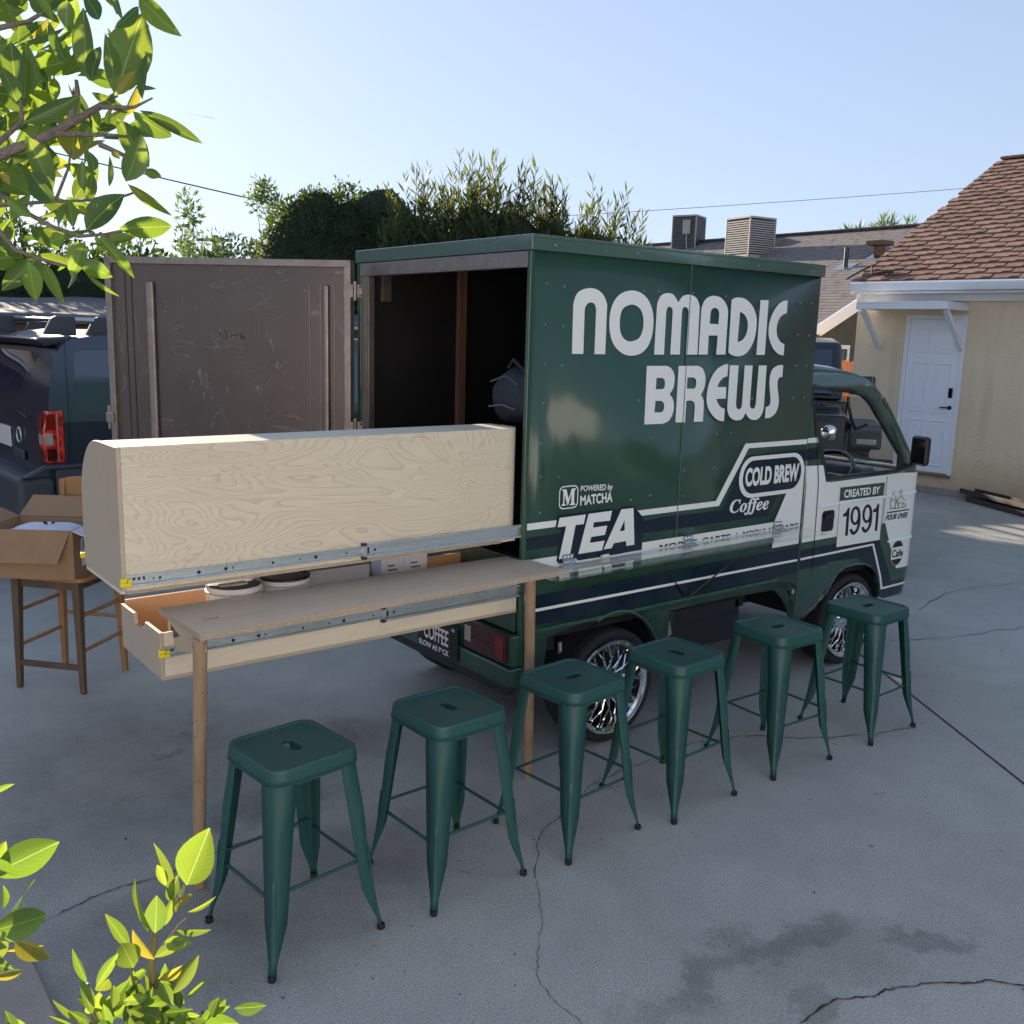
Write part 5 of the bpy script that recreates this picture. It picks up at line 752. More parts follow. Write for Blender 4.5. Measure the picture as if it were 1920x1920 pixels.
g = G(); g.box(1.02, 1.55, 0.10, 0.36, 0.30, 0.53); g.build('fuel_tank', M['black_plastic'], truck, bevel=0.02, seg=3)
g = G(); g.box(1.04, 1.53, 0.098, 0.0995, 0.43, 0.445); g.build('tank_strap', M['steel_dark'], truck)
g = G(); g.beam((0.905, 0.05, 0.585), (0.955, 0.05, 0.43), 0.035, 0.012, (0, 1, 0)); g.build('bracket', M['alu_bright'], truck, bevel=0.002)
g = G(); g.tube([(0.30, 0.10, 0.50), (0.31, 0.09, 0.36)], 0.012, 8); g.build('damper', M['alu_bright'], truck, smooth=40)
for xc in (0.545, 2.445):     # wheel-arch liners
    g = G(); vs_ = []; fs = []; n_ = 14
    for k in range(n_ + 1):
        t = math.radians(10 + 160 * k / n_); x = xc + 0.31 * math.cos(t); z = 0.265 + 0.32 * math.sin(t)
        vs_ += [(x, 0.035, z), (x, 0.30, z)]
    for k in range(n_): fs.append((2 * k, 2 * k + 1, 2 * k + 3, 2 * k + 2))
    g.add(vs_, fs); g.build('arch_liner', M['under'], truck, smooth=60)
g = G(); n_ = 12; pts = [(0.545 + 0.308 * math.cos(math.radians(a)), -0.002, 0.28 + 0.345 * math.sin(math.radians(a))) for a in range(112, 24, -7)]
g.tube(pts, 0.009, 6); g.build('arch_lip', M['paint_green'], truck, smooth=60)
g = G(); pts = [(x, cab_y(x, z) + 0.002, z) for x, z in ((2.156, 0.465), (2.20, 0.53), (2.25, 0.576), (2.31, 0.600), (2.42, 0.606), (2.53, 0.592), (2.60, 0.562), (2.652, 0.52), (2.70, 0.445), (2.728, 0.37))]
g.tube(pts, 0.008, 6); g.build('arch_lip', M['paint_green'], truck, smooth=60)
# fuel cap recess
g = G(); RX = Matrix.Rotation(math.radians(90), 4, 'X')
g.lathe([(0.0001, 0.004), (0.030, 0.004), (0.034, -0.002)], 24, M=RX, c=(1.83, -0.004, 0.545)); g.build('fuel_recess', M['vinyl_black'], truck, smooth=40)
g = G(); g.lathe([(0.0001, 0.016), (0.014, 0.016), (0.016, 0.0)], 16, M=RX, c=(1.822, -0.004, 0.538)); g.box(1.806, 1.816, -0.024, -0.008, 0.53, 0.546); g.build('fuel_cap', M['chrome'], truck, smooth=40)
g = G(); g.lathe([(0.0001, 0.003), (0.011, 0.003), (0.012, 0)], 14, M=RX, c=(1.838, -0.004, 0.472)); g.build('plug', M['vinyl_black'], truck, smooth=40)

# rear end
g = G(); g.box(-0.02, 0.03, 0.028, TW - 0.028, 0.615, 0.935); g.build('tailgate', M['paint_green'], truck, bevel=0.006)
rearb = G()
rearb.box(-0.045, 0.03, 0.0, 0.40, 0.470, 0.612); rearb.box(-0.045, 0.03, TW - 0.40, TW, 0.470, 0.612)
rearb.box(-0.055, 0.03, 0.0, TW, 0.385, 0.469)
rearb.box(-0.03, 0.03, 0.40, TW - 0.40, 0.470, 0.612)
rearb.build('rear_bumper', M['paint_green'], truck, bevel=0.012)
g = G(); g.box(-0.03, 0.02, 0.05, TW - 0.30, 0.33, 0.384); g.build('bumper_underside', M['black_plastic'], truck, bevel=0.01)
for ys, in ((0.03,), (TW - 0.335,)):
    g = G(); g.box(-0.055, -0.0455, ys, ys + 0.305, 0.483, 0.607); lm = g.build('tail_lamp', M['lamp_dark_red'], truck, bevel=0.008)
    g = G(); g.box(-0.058, -0.0555, ys + 0.25, ys + 0.295, 0.515, 0.585); g.build('reversing_lens', M['lamp_clear'], lm, bevel=0.001)
    g = G(); g.box(-0.058, -0.0555, ys + 0.015, ys + 0.07, 0.495, 0.595); g.build('indicator_lens', M['lamp_red'], lm, bevel=0.001)
    g = G(); g.box(-0.0565, -0.0555, ys + 0.072, ys + 0.248, 0.543, 0.547); g.build('lens_rib', M['vinyl_black'], lm)
plate = empty('number_plate', (0, 0, 0)); plate.parent = truck
g = G(); g.box(-0.066, -0.0605, 0.365, 0.690, 0.392, 0.558); pl = g.build('plate', M['plate_black'], plate, bevel=0.003)
def plate_text(s, y0, y1, z0, z1, bold):
    vv, ff = text_mesh(s, bold); g = G(); g.add([(-0.0675, y1 + (y0 - y1) * u, z0 + (z1 - z0) * w) for u, w in vv], ff)
    return g.build('lettering', M['white_plastic'], pl, fixn=False)
plate_text('COFFEE', 0.435, 0.636, 0.446, 0.522, 0.02)
plate_text('SLOW AS F*CK', 0.428, 0.676, 0.404, 0.431, 0.03)
g = G(); g.ball((-0.067, 0.40, 0.535), 0.003, 0.016, 0.008, 8, 5); g.build('plate_bolt', M['alu_bright'], plate)

# wheels
def wheel(xc, yc, sgn):
    w = empty('wheel', (xc, yc, 0.268)); w.parent = truck
    RX = Matrix.Rotation(math.radians(90), 4, 'X')        # local z -> -y (outward for the near side)
    g = G(); R = 0.268
    g.lathe([(0.222, -0.005), (0.240, 0.004), (0.256, 0.002), (0.265, -0.012), (R, -0.03), (R, -0.15), (0.262, -0.172), (0.24, -0.18), (0.215, -0.175)], 48, M=RX)
    t = g.build('tyre', M['tyre'], w, smooth=60)
    g = G(); g.lathe([(0.224, 0.004), (0.221, 0.010), (0.214, 0.008), (0.211, 0.0), (0.196, -0.006), (0.192, -0.030), (0.185, -0.055), (0.180, -0.085), (0.178, -0.15), (0.186, -0.17), (0.216, -0.175)], 48, M=RX)
    rim = g.build('rim', M['rim_lip'], w, smooth=35)
    g = G()
    n_ = 16
    for k in range(n_):
        a0 = 2 * math.pi * k / n_
        for da in (0.34, -0.34):
            a1 = a0 + da
            p0 = (0.060 * math.cos(a0), 0.035, 0.060 * math.sin(a0)); pm = (0.12 * math.cos(a0 + da * 0.55), 0.030, 0.12 * math.sin(a0 + da * 0.55)); p1 = (0.181 * math.cos(a1), 0.052, 0.181 * math.sin(a1))
            g.tube([p0, pm, p1], 0.0048, 5)
    sp = g.build('spokes', M['chrome'], w, smooth=50); sp['kind'] = 'stuff'
    g = G(); g.lathe([(0.0001, -0.010), (0.030, -0.012), (0.034, -0.03), (0.062, -0.032), (0.066, -0.05), (0.06, -0.09)], 24, M=RX); g.build('hub', M['chrome'], w, smooth=35)
    g = G(); g.lathe([(0.0001, -0.10), (0.14, -0.10), (0.14, -0.12)], 24, M=RX); g.build('brake_drum', M['under'], w, smooth=35)
    g = G()
    for k in range(20):
        a = 2 * math.pi * (k + .5) / 20; g.ball((0.204 * math.cos(a), 0.0, 0.204 * math.sin(a)), 0.004, 0.004, 0.004, 6, 4)
    b_ = g.build('rim_bolts', M['chrome'], w, smooth=60); b_['kind'] = 'stuff'
    return w
w1 = wheel(0.545, 0.010, 1); w2 = copy_tree(w1, truck); w2.location = (2.445, 0.035, 0.268)
for x_ in (0.545, 2.445):
    wx = copy_tree(w1, truck); wx.location = (x_, TW - 0.035, 0.268); wx.rotation_euler = (0, 0, math.pi)

# cab interior: seat, dash, steering wheel, mirrors
g = G(); g.box(2.78, 2.97, 0.07, TW - 0.07, 0.62, 1.10); g.build('dashboard', M['dash'], truck, bevel=0.02, seg=3)
g = G(); g.box(2.66, 2.80, 0.16, 0.55, 1.02, 1.12); g.build('instrument_hood', M['dash'], truck, bevel=0.025, seg=3)
for y0 in (0.14, 0.74):
    st = empty('seat', (0, 0, 0)); st.parent = truck
    box('cushion', M['brown_trim'], st, 2.0, 2.42, y0, y0 + 0.46, 0.70, 0.86, 0.03)
    box('backrest', M['brown_trim'], st, 1.91, 2.01, y0, y0 + 0.46, 0.80, 1.14, 0.03)
g = G(); ax = Vector((-0.62, 0, 0.78)).normalized(); e1 = Vector((0.78, 0, 0.62)); e2 = Vector((0, 1, 0)); cst = Vector((2.55, 0.36, 1.075))
ring = [cst + (e1 * math.cos(t) + e2 * math.sin(t)) * 0.185 for t in [2 * math.pi * k / 28 for k in range(29)]]
g.tube(ring, 0.014, 8, cap=False); sw = g.build('steering_wheel', M['black_gloss'], truck, smooth=60)
g = G(); g.beam(cst - e2 * 0.18, cst + e2 * 0.18, 0.03, 0.012); g.beam(cst, cst - e1 * 0.18, 0.03, 0.012); g.tube([cst, cst - ax * 0.02, cst + V(0.25, 0, -0.3)], 0.03, 8); g.build('steering_spoke', M['grey_plastic'], sw, bevel=0.003)
# inner door card visible under the window line, far side
g = G(); g.box(2.06, 2.84, TW - 0.075, TW - 0.042, 0.70, 1.125); g.build('door_card', M['brown_trim'], truck, bevel=0.006)
g = G(); g.box(2.08, 2.80, 0.034, 0.05, 0.70, 1.108); g.build('door_card', M['brown_trim'], truck, bevel=0.006)
GRAB = [(2.40, 0.13, 1.542), (2.395, 0.12, 1.50), (2.43, 0.12, 1.425), (2.48, 0.12, 1.36), (2.56, 0.10, 1.385)]
g = G(); g.tube(GRAB, 0.010, 6); g.build('grab_handle', M['black_plastic'], truck, smooth=60)
mir = empty('side_mirror', (0, 0, 0)); mir.parent = truck
MM = Matrix.Rotation(math.radians(-18), 3, 'Z')
g = G(); g.obox((2.81, -0.100, 1.243), 0.050, 0.122, 0.168, MM); g.build('housing', M['black_plastic'], mir, bevel=0.022, seg=4)
g = G(); g.obox((2.7825, -0.1085, 1.243), 0.003, 0.094, 0.142, MM); g.build('mirror_glass', M['black_gloss'], mir, bevel=0.001)  # black stands in for the dark ground reflected in the glass
g = G(); g.tube([(2.80, 0.02, 1.14), (2.815, -0.03, 1.145), (2.815, -0.07, 1.17)], 0.012, 8); g.build('arm', M['black_plastic'], mir, smooth=60)
g = G(); g.prism([(2.76, 1.125), (2.86, 1.135), (2.80, 1.215), (2.775, 1.215)], lambda u, w, d: (u, cab_y(u, w) + d, w), -0.012, 0.01); g.build('mirror_foot', M['black_plastic'], cab, bevel=0.003)
g = G(); g.tube([(2.60, 0.09, 1.55), (2.545, 0.085, 1.66)], [0.004, 0.0018], 6); g.build('antenna', M['alu_bright'], truck, smooth=60)
g = G(); g.box(2.585, 2.625, 0.075, 0.10, 1.537, 1.556); g.build('antenna_base', M['black_plastic'], truck, bevel=0.003)
g = G(); g.tube([(2.99, 0.30, 1.135), (2.965, 0.70, 1.17)], 0.005, 5); g.build('wiper', M['black_plastic'], truck, smooth=60)

# open rear door: hinged at the far corner, swung back
door = empty('rear_door', (-0.088, 1.272, 0.0), math.atan2(2.195 - 1.27, -0.965 + 0.09)); door.parent = truck
DL = 1.275                                         # local x runs along the door, local -y faces the camera? (set below)
def D(u, d, z): return (u, d, z)
# local +y after the rotation points away from the camera side's left; the inner face is at y>0
g = G(); g.box(0.0, DL, -0.034, -0.004, 0.97, 2.163); g.build('door_skin', M['paint_green'], door, bevel=0.003)
g = G(); g.box(0.032, DL - 0.032, -0.003, 0.010, 1.00, 2.131); dp = g.build('inner_panel', M['door_metal'], door)
g = G(); g.prism([(0, 2.163), (DL, 2.163), (DL - 0.033, 2.130), (0.033, 2.130)], lambda u, w, d: (u, d, w), -0.003, 0.030); g.build('frame_rail', M['alu'], door, bevel=0.0015)
g = G(); g.prism([(0, 2.1625), (0.0325, 2.1295), (0.0325, 1.004), (0, 0.971)], lambda u, w, d: (u, d, w), -0.003, 0.030); g.build('frame_rail', M['alu'], door, bevel=0.0015)
g = G(); g.prism([(DL, 2.1625), (DL - 0.0325, 2.1295), (DL - 0.0325, 1.004), (DL, 0.971)], lambda u, w, d: (u, d, w), -0.003, 0.030); g.build('frame_rail', M['alu'], door, bevel=0.0015)
g = G(); g.box(0.033, DL - 0.033, -0.003, 0.030, 0.971, 1.003); g.build('frame_rail', M['alu'], door, bevel=0.0015)
for (u0, u1, h, zt) in ((1.018, 1.058, 0.022, 2.045), (0.112, 0.136, 0.020, 2.045)):
    g = G(); g.box(u0, u1, 0.011, 0.011 + h, 1.004, zt); g.build('stiffener', M['alu'], door, bevel=0.006)
for u0 in (0.155, 1.14, 1.175, 0.085, 0.21):
    g = G(); g.box(u0, u0 + 0.003, 0.0105, 0.0135, 1.004, 2.045 if u0 < 1 else 2.128); g.build('fold_line', M['vinyl_black'] if u0 > 1 else M['alu'], door)
for zz in (2.02, 1.36):
    h = empty('hinge', (0, 0, zz)); h.parent = door
    g = G(); g.tube([(-0.02, 0.02, -0.045), (-0.02, 0.02, 0.045)], 0.011, 10); g.box(-0.015, 0.03, 0.031, 0.036, -0.03, 0.03); g.box(-0.055, -0.022, 0.015, 0.02, -0.03, 0.03)
    g.tube([(-0.045, 0.02, -0.02), (-0.045, 0.045, -0.02)], 0.006, 6); g.tube([(-0.045, 0.02, 0.02), (-0.045, 0.045, 0.02)], 0.006, 6)
    g.build('hinge_leaf', M['alu'], h, smooth=40)
g = G(); g.box(DL - 0.02, DL + 0.022, 0.006, 0.040, 1.335, 1.385); g.tube([(DL + 0.01, 0.03, 1.30), (DL + 0.01, 0.03, 1.42)], 0.007, 8); g.build('latch', M['alu'], door, bevel=0.003)
# felt-pen scribble
g = G()
sc = [[(0.585, 1.795), (0.60, 1.80), (0.59, 1.775), (0.61, 1.790)], [(0.575, 1.80), (0.565, 1.785), (0.56, 1.80)], [(0.55, 1.795), (0.54, 1.785)], [(0.512, 1.825), (0.520, 1.775), (0.49, 1.79), (0.478, 1.81)], [(0.62, 1.77), (0.60, 1.782), (0.615, 1.79)]]
for l in sc: g.tube([(1.135 - u + 0.03, 0.0115, z) for u, z in l], 0.0017, 4)
g.build('scribble', M['vinyl_black'], dp)

# folding clear shelf along the side
sh = empty('side_shelf', (0, 0, 0)); sh.parent = truck
g = G(); g.box(0.012, 1.83, -0.190, -0.008, 0.877, 0.888); g.build('shelf_sheet', M['acrylic'], sh, bevel=0.001, seg=1)
g = G(); g.box(0.012, 1.83, -0.0075, -0.004, 0.874, 0.8925); g.build('shelf_batten', M['vinyl_white'], sh, bevel=0.001)
for xh in (0.234, 0.985, 1.662):
    hg = empty('hinge', (xh, -0.010, 0.8915)); hg.parent = sh
    g = G(); g.tube([(-0.032, -0.006, 0.004), (0.032, -0.006, 0.004)], 0.008, 8); g.box(-0.030, 0.030, -0.045, -0.008, -0.003, 0.001); g.box(-0.030, 0.030, -0.002, 0.003, 0.005, 0.038); g.build('hinge_leaf', M['alu_bright'], hg, smooth=40)
    g = G()
    for dx in (-0.018, 0.0, 0.018):
        g.lathe([(0.0001, 0.004), (0.004, 0.003), (0.006, 0)], 8, c=(dx, -0.030, 0.001)); g.lathe([(0.0001, 0.004), (0.004, 0.003), (0.006, 0)], 8, M=RX, c=(dx, -0.002, 0.027))
    g.build('screws', M['chrome'], hg, smooth=50)['kind'] = 'stuff'
g = G(); g.tube([(0.42, -0.02, 0.896), (0.46, -0.02, 0.896)], 0.010, 8); g.build('stop_pad', M['white_plastic'], sh, smooth=50)
for (a, b) in (((1.02, -0.012, 0.632), (1.285, -0.15, 0.874)), ((0.99, -0.010, 0.635), (0.86, -0.012, 0.76))):
    g = G(); g.tube([a, Vector(a).lerp(Vector(b), 0.55)], 0.0045, 8); g.tube([Vector(a).lerp(Vector(b), 0.55), b], 0.0028, 6); g.build('gas_strut', M['vinyl_black'], sh, smooth=50)
# ---------------------------------------------------------------- six metal stools
def make_stool():
    root = empty('stool', (0, 0, 0), label='x', cat='stool', group='dark green metal stools along the truck')
    Z = 0.6055
    def ring(h, r, z, n=6):
        return [(x, y, z) for x, y in rrect(-h, h, -h, h, r, n)]
    prof = [(0.1285, 0.032, Z - 0.005), (0.1305, 0.034, Z - 0.0045), (0.1335, 0.036, Z), (0.1420, 0.042, Z + 0.0003), (0.1462, 0.045, Z - 0.0012), (0.1485, 0.047, Z - 0.005), (0.1495, 0.048, Z - 0.012), (0.1512, 0.048, Z - 0.030), (0.1535, 0.048, Z - 0.046)]
    rings = [ring(*p) for p in prof]; n = len(rings[0]); g = G()
    vs_ = [v for r in rings for v in r]; fs = []
    for i in range(len(rings) - 1):
        for k in range(n): fs.append((i * n + k, i * n + (k + 1) % n, (i + 1) * n + (k + 1) % n, (i + 1) * n + k))
    g.add(vs_, fs)
    slot = rrect(-0.041, 0.041, -0.0185, 0.0185, 0.0184, 5)
    outer = [(p[0], p[1]) for p in rings[0]]
    tri = tessellate_polygon([[Vector((a, b, 0)) for a, b in outer], [Vector((a, b, 0)) for a, b in slot]]); al = outer + slot
    g.add([(a, b, Z - 0.005) for a, b in al], [tuple(t) for t in tri])
    m_ = len(slot); g.add([(a, b, Z - 0.005) for a, b in slot] + [(a * 0.97, b * 0.9, Z - 0.014) for a, b in slot], [(k, (k + 1) % m_, m_ + (k + 1) % m_, m_ + k) for k in range(m_)])
    seat = g.build('seat', M['stool'], root, smooth=28)
    md = seat.modifiers.new('solid', 'SOLIDIFY'); md.thickness = 0.0015; md.offset = -1
    # legs: folded sheet angles
    zs = [0.585, 0.56, 0.50, 0.40, 0.28, 0.20, 0.150, 0.120, 0.085, 0.045, 0.012]
    def corner(z):
        t = (0.59 - z) / 0.59; return 0.1462 + 0.0413 * t + 0.0125 * max(0, (t - 0.70) / 0.30) ** 1.6
    def width(z):
        if z > 0.56: return 0.075
        if z > 0.15: return 0.047 + 0.026 * (z - 0.15) / 0.41
        return 0.018 + 0.029 * max(0, (z - 0.045)) / 0.105 if z > 0.045 else 0.018
    def flange(z, w):
        c = corner(z); r = min(0.022 + 0.027 * max(0, min(1, (z - 0.40) / 0.15)) if z > 0.15 else 0.010, w * 0.68); pts = [(c - w, c)]
        for k in range(6):
            t = math.radians(90 - 18 * k); pts.append((c - r + r * math.cos(t), c - r + r * math.sin(t)))
        pts.append((c, c - w)); return pts
    leg = None; legs = []
    g = G(); vs_ = []; fs = []; m_ = 8
    for z in zs: vs_ += [(a, b, z) for a, b in flange(z, width(z))]
    for i in range(len(zs) - 1):
        for k in range(m_ - 1): fs.append((i * m_ + k, i * m_ + k + 1, (i + 1) * m_ + k + 1, (i + 1) * m_ + k))
    g.add(vs_, fs); leg = g.build('leg', M['stool'], root, smooth=60)
    md = leg.modifiers.new('solid', 'SOLIDIFY'); md.thickness = 0.0018; md.offset = -1
    # pressed rib down the outer corner
    g = G(); top_, bot_ = 0.285, 0.100
    def rib(z, d): c = corner(z) - 0.0065 + d; return c
    vs_ = []; fs = []; zz = [0.288, 0.280, 0.24, 0.20, 0.16, 0.125, 0.112, 0.100]; hw = [0.001, 0.0065, 0.0068, 0.0068, 0.0068, 0.0066, 0.0075, 0.001]; dd = [0, 0.0035, 0.004, 0.004, 0.004, 0.004, 0.0045, 0]
    s2 = math.sqrt(0.5)
    for z, w, d in zip(zz, hw, dd):
        c = corner(z) - 0.0062
        for a, e in ((-1, 0), (-0.75, 1), (0.75, 1), (1, 0)):
            vs_.append((c + d * e * s2 + a * w * s2, c + d * e * s2 - a * w * s2, z))
    for i in range(len(zz) - 1):
        for k in range(3): fs.append((i * 4 + k, i * 4 + k + 1, (i + 1) * 4 + k + 1, (i + 1) * 4 + k))
    g.add(vs_, fs); rb = g.build('rib', M['stool'], leg, smooth=30)
    g = G(); c = corner(0.01) - 0.007; g.lathe([(0.0100, 0.018), (0.0122, 0.015), (0.0126, 0.003), (0.010, 0.0), (0.0001, 0.0)], 14, c=(c, c, 0.0)); rf = g.build('rubber_foot', M['rubber'], leg, smooth=50)
    for k in (1, 2, 3):
        l2 = leg.copy(); COL.objects.link(l2); l2.parent = root; l2.rotation_euler = (0, 0, math.pi / 2 * k)
        for ch in (rb, rf):
            c2 = ch.copy(); COL.objects.link(c2); c2.parent = l2
    for k in range(4):
        z = 0.215 if k % 2 == 0 else 0.240
        c = corner(z) - 0.006; e = c - 0.012
        g = G(); g.tube([(-e, c - 0.004, z), (-e + 0.02, c - 0.006, z), (0, c - 0.006, z), (e - 0.02, c - 0.006, z), (e, c - 0.004, z)], [0.003, 0.0055, 0.0055, 0.0055, 0.003], 8)
        o = g.build('crossbar', M['stool'], root, smooth=60); o.rotation_euler = (0, 0, math.pi / 2 * k)
        # sheet gusset under the seat between the legs
    for k in range(4):
        g = G(); g.add([(-0.085, 0.1495, 0.572), (0.085, 0.1495, 0.572), (0.078, 0.1508, 0.552), (-0.078, 0.1508, 0.552)], [(0, 1, 2, 3)])
        o = g.build('apron', M['stool'], root, fixn=False); o.rotation_euler = (0, 0, math.pi / 2 * k)
        md = o.modifiers.new('solid', 'SOLIDIFY'); md.thickness = 0.002
    return root
stool0 = make_stool()
SL = ['nearest stool, in front of the bamboo leg at the outer end of the plywood bar',
      'second nearest stool, standing clear of the bar between both its wooden legs',
      'stool standing in front of the inner wooden leg of the bar, rear wheel behind',
      'stool in front of the rear wheel with its slot turned towards the truck sill',
      'stool in front of the black fuel tank, between the two truck wheels',
      'farthest stool, in front of the front wheel of the truck']
for i, (x, y, r) in enumerate([(-1.2342, -0.4428, 0.1035), (-0.6702, -0.4523, 0.0443), (-0.125, -0.4653, 0.09), (0.4073, -0.4889, 0.0526), (1.0561, -0.4939, -0.0468), (1.7184, -0.519, 0.0217)]):
    s_ = stool0 if i == 0 else copy_tree(stool0)
    s_.location = (x, y, 0); s_.rotation_euler = (0, 0, r + (math.pi / 2, math.pi / 2, 0, math.pi / 2, 0, 0)[i]); s_['label'] = SL[i]

# ---------------------------------------------------------------- pull-out plywood counter (upper) and drawer (lower)
cab_up = empty('plywood_cabinet', (-0.8, 0.23, 1.02), label='long pale birch plywood cabinet slid out of the truck on steel rails', cat='cabinet')
def loc(o, root): o.location = -Vector(root.location); return o
X0, X1, Y0, Y1, Z0, Z1 = -1.576, 0.0, 0.022, 0.442, 1.020, 1.470
def prof_top(n=8, r=0.215, d=0.0):
    """end outline in (y,z): square near the viewer, rounded away from it"""
    pts = [(Y0 + d, Z0 + d), (Y0 + d, Z1 - d)]
    rr_ = r - d
    for k in range(n + 1):
        t = math.radians(90 - 90 * k / n); pts.append((Y1 - r + rr_ * math.cos(t), Z1 - r + rr_ * math.sin(t)))
    pts.append((Y1 - d, Z0 + d)); return pts
g = G(); P_ = prof_top(14, 0.215); g.prism(P_, lambda u, w, d: (d, u, w), X0, X0 + 0.013); o = loc(g.build('end_panel', M['ply_end'], cab_up, bevel=0.002), cab_up)
# bent front sheet: flat side, then curling in at the inner end
g = G(); path = [(X0 + 0.0135, 0.0)]
path = [(X0 + 0.0135, Y0), (-0.60, Y0), (-0.078, Y0)] + [(-0.078 + 0.073 * math.sin(math.radians(a)), Y0 + 0.073 * (1 - math.cos(math.radians(a)))) for a in range(8, 91, 8)] + [(-0.005, Y0 + 0.14)]
inn = [(X0 + 0.0135, Y0 + 0.010), (-0.60, Y0 + 0.010), (-0.078, Y0 + 0.010)] + [(-0.078 + 0.063 * math.sin(math.radians(a)), Y0 + 0.010 + 0.063 * (1 - math.cos(math.radians(a)))) for a in range(8, 91, 8)] + [(-0.015, Y0 + 0.14)]
g = G(); n_ = len(path); vs_ = [(x, y, z) for z in (Z0, Z1) for (x, y) in path] + [(x, y, z) for z in (Z0, Z1) for (x, y) in inn]; fs = []
for i in range(n_ - 1):
    fs += [(i, i + 1, n_ + i + 1, n_ + i), (2 * n_ + i, 3 * n_ + i, 3 * n_ + i + 1, 2 * n_ + i + 1), (n_ + i, n_ + i + 1, 3 * n_ + i + 1, 3 * n_ + i), (i, 2 * n_ + i, 2 * n_ + i + 1, i + 1)]
fs += [(0, n_, 3 * n_, 2 * n_), (n_ - 1, 3 * n_ - 1, 4 * n_ - 1, 2 * n_ - 1)]
g.add(vs_, fs); o = loc(g.build('side_sheet', M['ply_face'], cab_up, smooth=40), cab_up)
g = G(); top_poly = [(X0 + 0.0135, Y0 + 0.0105), (-0.078, Y0 + 0.0105)] + [(-0.078 + 0.0625 * math.sin(math.radians(a)), Y0 + 0.0105 + 0.0625 * (1 - math.cos(math.radians(a)))) for a in range(10, 91, 10)] + [(-0.0155, Y1 - 0.215), (X0 + 0.0135, Y1 - 0.215)]
g.prism(top_poly, lambda u, w, d: (u, w, d), Z1 - 0.012, Z1 - 0.0005); loc(g.build('top_panel', M['ply_low'], cab_up), cab_up)
vs_ = []; fs = []; g = G()
arc = [(Y1 - 0.215 + 0.213 * math.cos(math.radians(a)), Z1 - 0.215 + 0.213 * math.sin(math.radians(a)) - 0.0005) for a in range(90, -1, -9)] + [(Y1, Z0)]
for (y, z) in arc: vs_ += [(X0 + 0.0135, y, z), (-0.03, y, z)]
for i in range(len(arc) - 1): fs.append((2 * i, 2 * i + 1, 2 * i + 3, 2 * i + 2))
g.add(vs_, fs); o = loc(g.build('back_sheet', M['ply_low'], cab_up, smooth=60), cab_up)
loc(box('bottom_panel', M['ply_low'], cab_up, X0, -0.02, Y0 + 0.012, Y1 - 0.012, Z0 - 0.012, Z0 - 0.0005, 0.002), cab_up)
loc(box('edge_band', M['ply_edge'], cab_up, X0 + 0.0135, -0.10, Y0 + 0.0002, Y0 + 0.0115, Z0 - 0.012, Z0 - 0.0005, 0.001), cab_up)
g = G(); g.add([(X0 + 0.002, Y0 - 0.0006, Z0), (X0 + 0.0125, Y0 - 0.0006, Z0), (X0 + 0.0125, Y0 - 0.0006, Z1 - 0.004), (X0 + 0.002, Y0 - 0.0006, Z1 - 0.004)], [(0, 1, 2, 3)]); loc(g.build('edge_band', M['ply_end'], cab_up, fixn=False), cab_up)
def slide(root, x0, xs, x1, z, y, tilt=0.0):
    """telescopic drawer slide: thin inner member, thicker outer member from xs on"""
    r = empty('drawer_slide', (0, 0, 0)); r.parent = root; r.location = -Vector(root.location)
    def rail(xa, xb, h, yy, th, m, name):
        g = G(); n = 5; sec = [(-h / 2, 0.001), (-h / 2, -th), (-h * 0.33, -th), (-h * 0.27, -th * 0.35), (h * 0.27, -th * 0.35), (h * 0.33, -th), (h / 2, -th), (h / 2, 0.001)]
        vs_ = [(x, yy + b, z + a + tilt * (x - x0)) for x in (xa, xb) for a, b in sec]; k = len(sec)
        fs = [(i, (i + 1) % k, k + (i + 1) % k, k + i) for i in range(k)] + [tuple(range(k)), tuple(range(k, 2 * k))[::-1]]
        g.add(vs_, fs); return g.build(name, m, r)
    rail(x0 + 0.012, xs + 0.06, 0.036, y, 0.008, M['steel_rail'], 'inner_rail')
    rail(xs, x1, 0.052, y - 0.0005, 0.017, M['steel_rail'], 'middle_rail')
    g = G(); g.box(x0 - 0.004, x0 + 0.030, y - 0.016, y - 0.001, z - 0.015, z - 0.003); g.box(x0 - 0.004, x0 + 0.016, y - 0.017, y - 0.001, z - 0.0028, z + 0.012); g.box(x0 + 0.018, x0 + 0.030, y - 0.016, y - 0.001, z - 0.0028, z + 0.008); g.build('end_stop', M['yellow_plastic'], r, bevel=0.0025)
    g = G()
    for i, dx in enumerate((0.10, 0.245, 0.335, 0.36, 0.60, 0.66, 0.78)):
        rad = 0.0062 if i in (1, 2, 5) else 0.0032
        if x0 + dx < xs: g.lathe([(rad, 0.0), (0.0001, 0.0004)], 12, M=RX, c=(x0 + dx, y - 0.0034, z + tilt * dx))
    g.lathe([(0.005, 0.0), (0.0001, 0.0004)], 10, M=RX, c=(xs + 0.05, y - 0.0070, z + tilt * (xs - x0)))
    g.box(xs + 0.018, xs + 0.026, y - 0.0075, y - 0.0065, z - 0.012, z + 0.014)
    g.build('holes', M['vinyl_black'], r)['kind'] = 'stuff'
    g = G()
    for dx in (0.04, 0.055, 0.07, 0.12, 0.5):
        g.ball((x0 + dx, y - 0.003, z + tilt * dx + (0.005 if dx < .1 else 0)), 0.005, 0.003, 0.005, 8, 5)
    g.box(xs - 0.006, xs + 0.010, y - 0.020, y - 0.002, z + 0.020, z + 0.030); g.box(xs - 0.006, xs + 0.010, y - 0.020, y - 0.002, z - 0.030, z - 0.020)
    g.build('ball_cage', M['steel_dark'], r, bevel=0.001)
    return r
slide(cab_up, -1.580, -0.735, 0.0, 1.052, Y0)
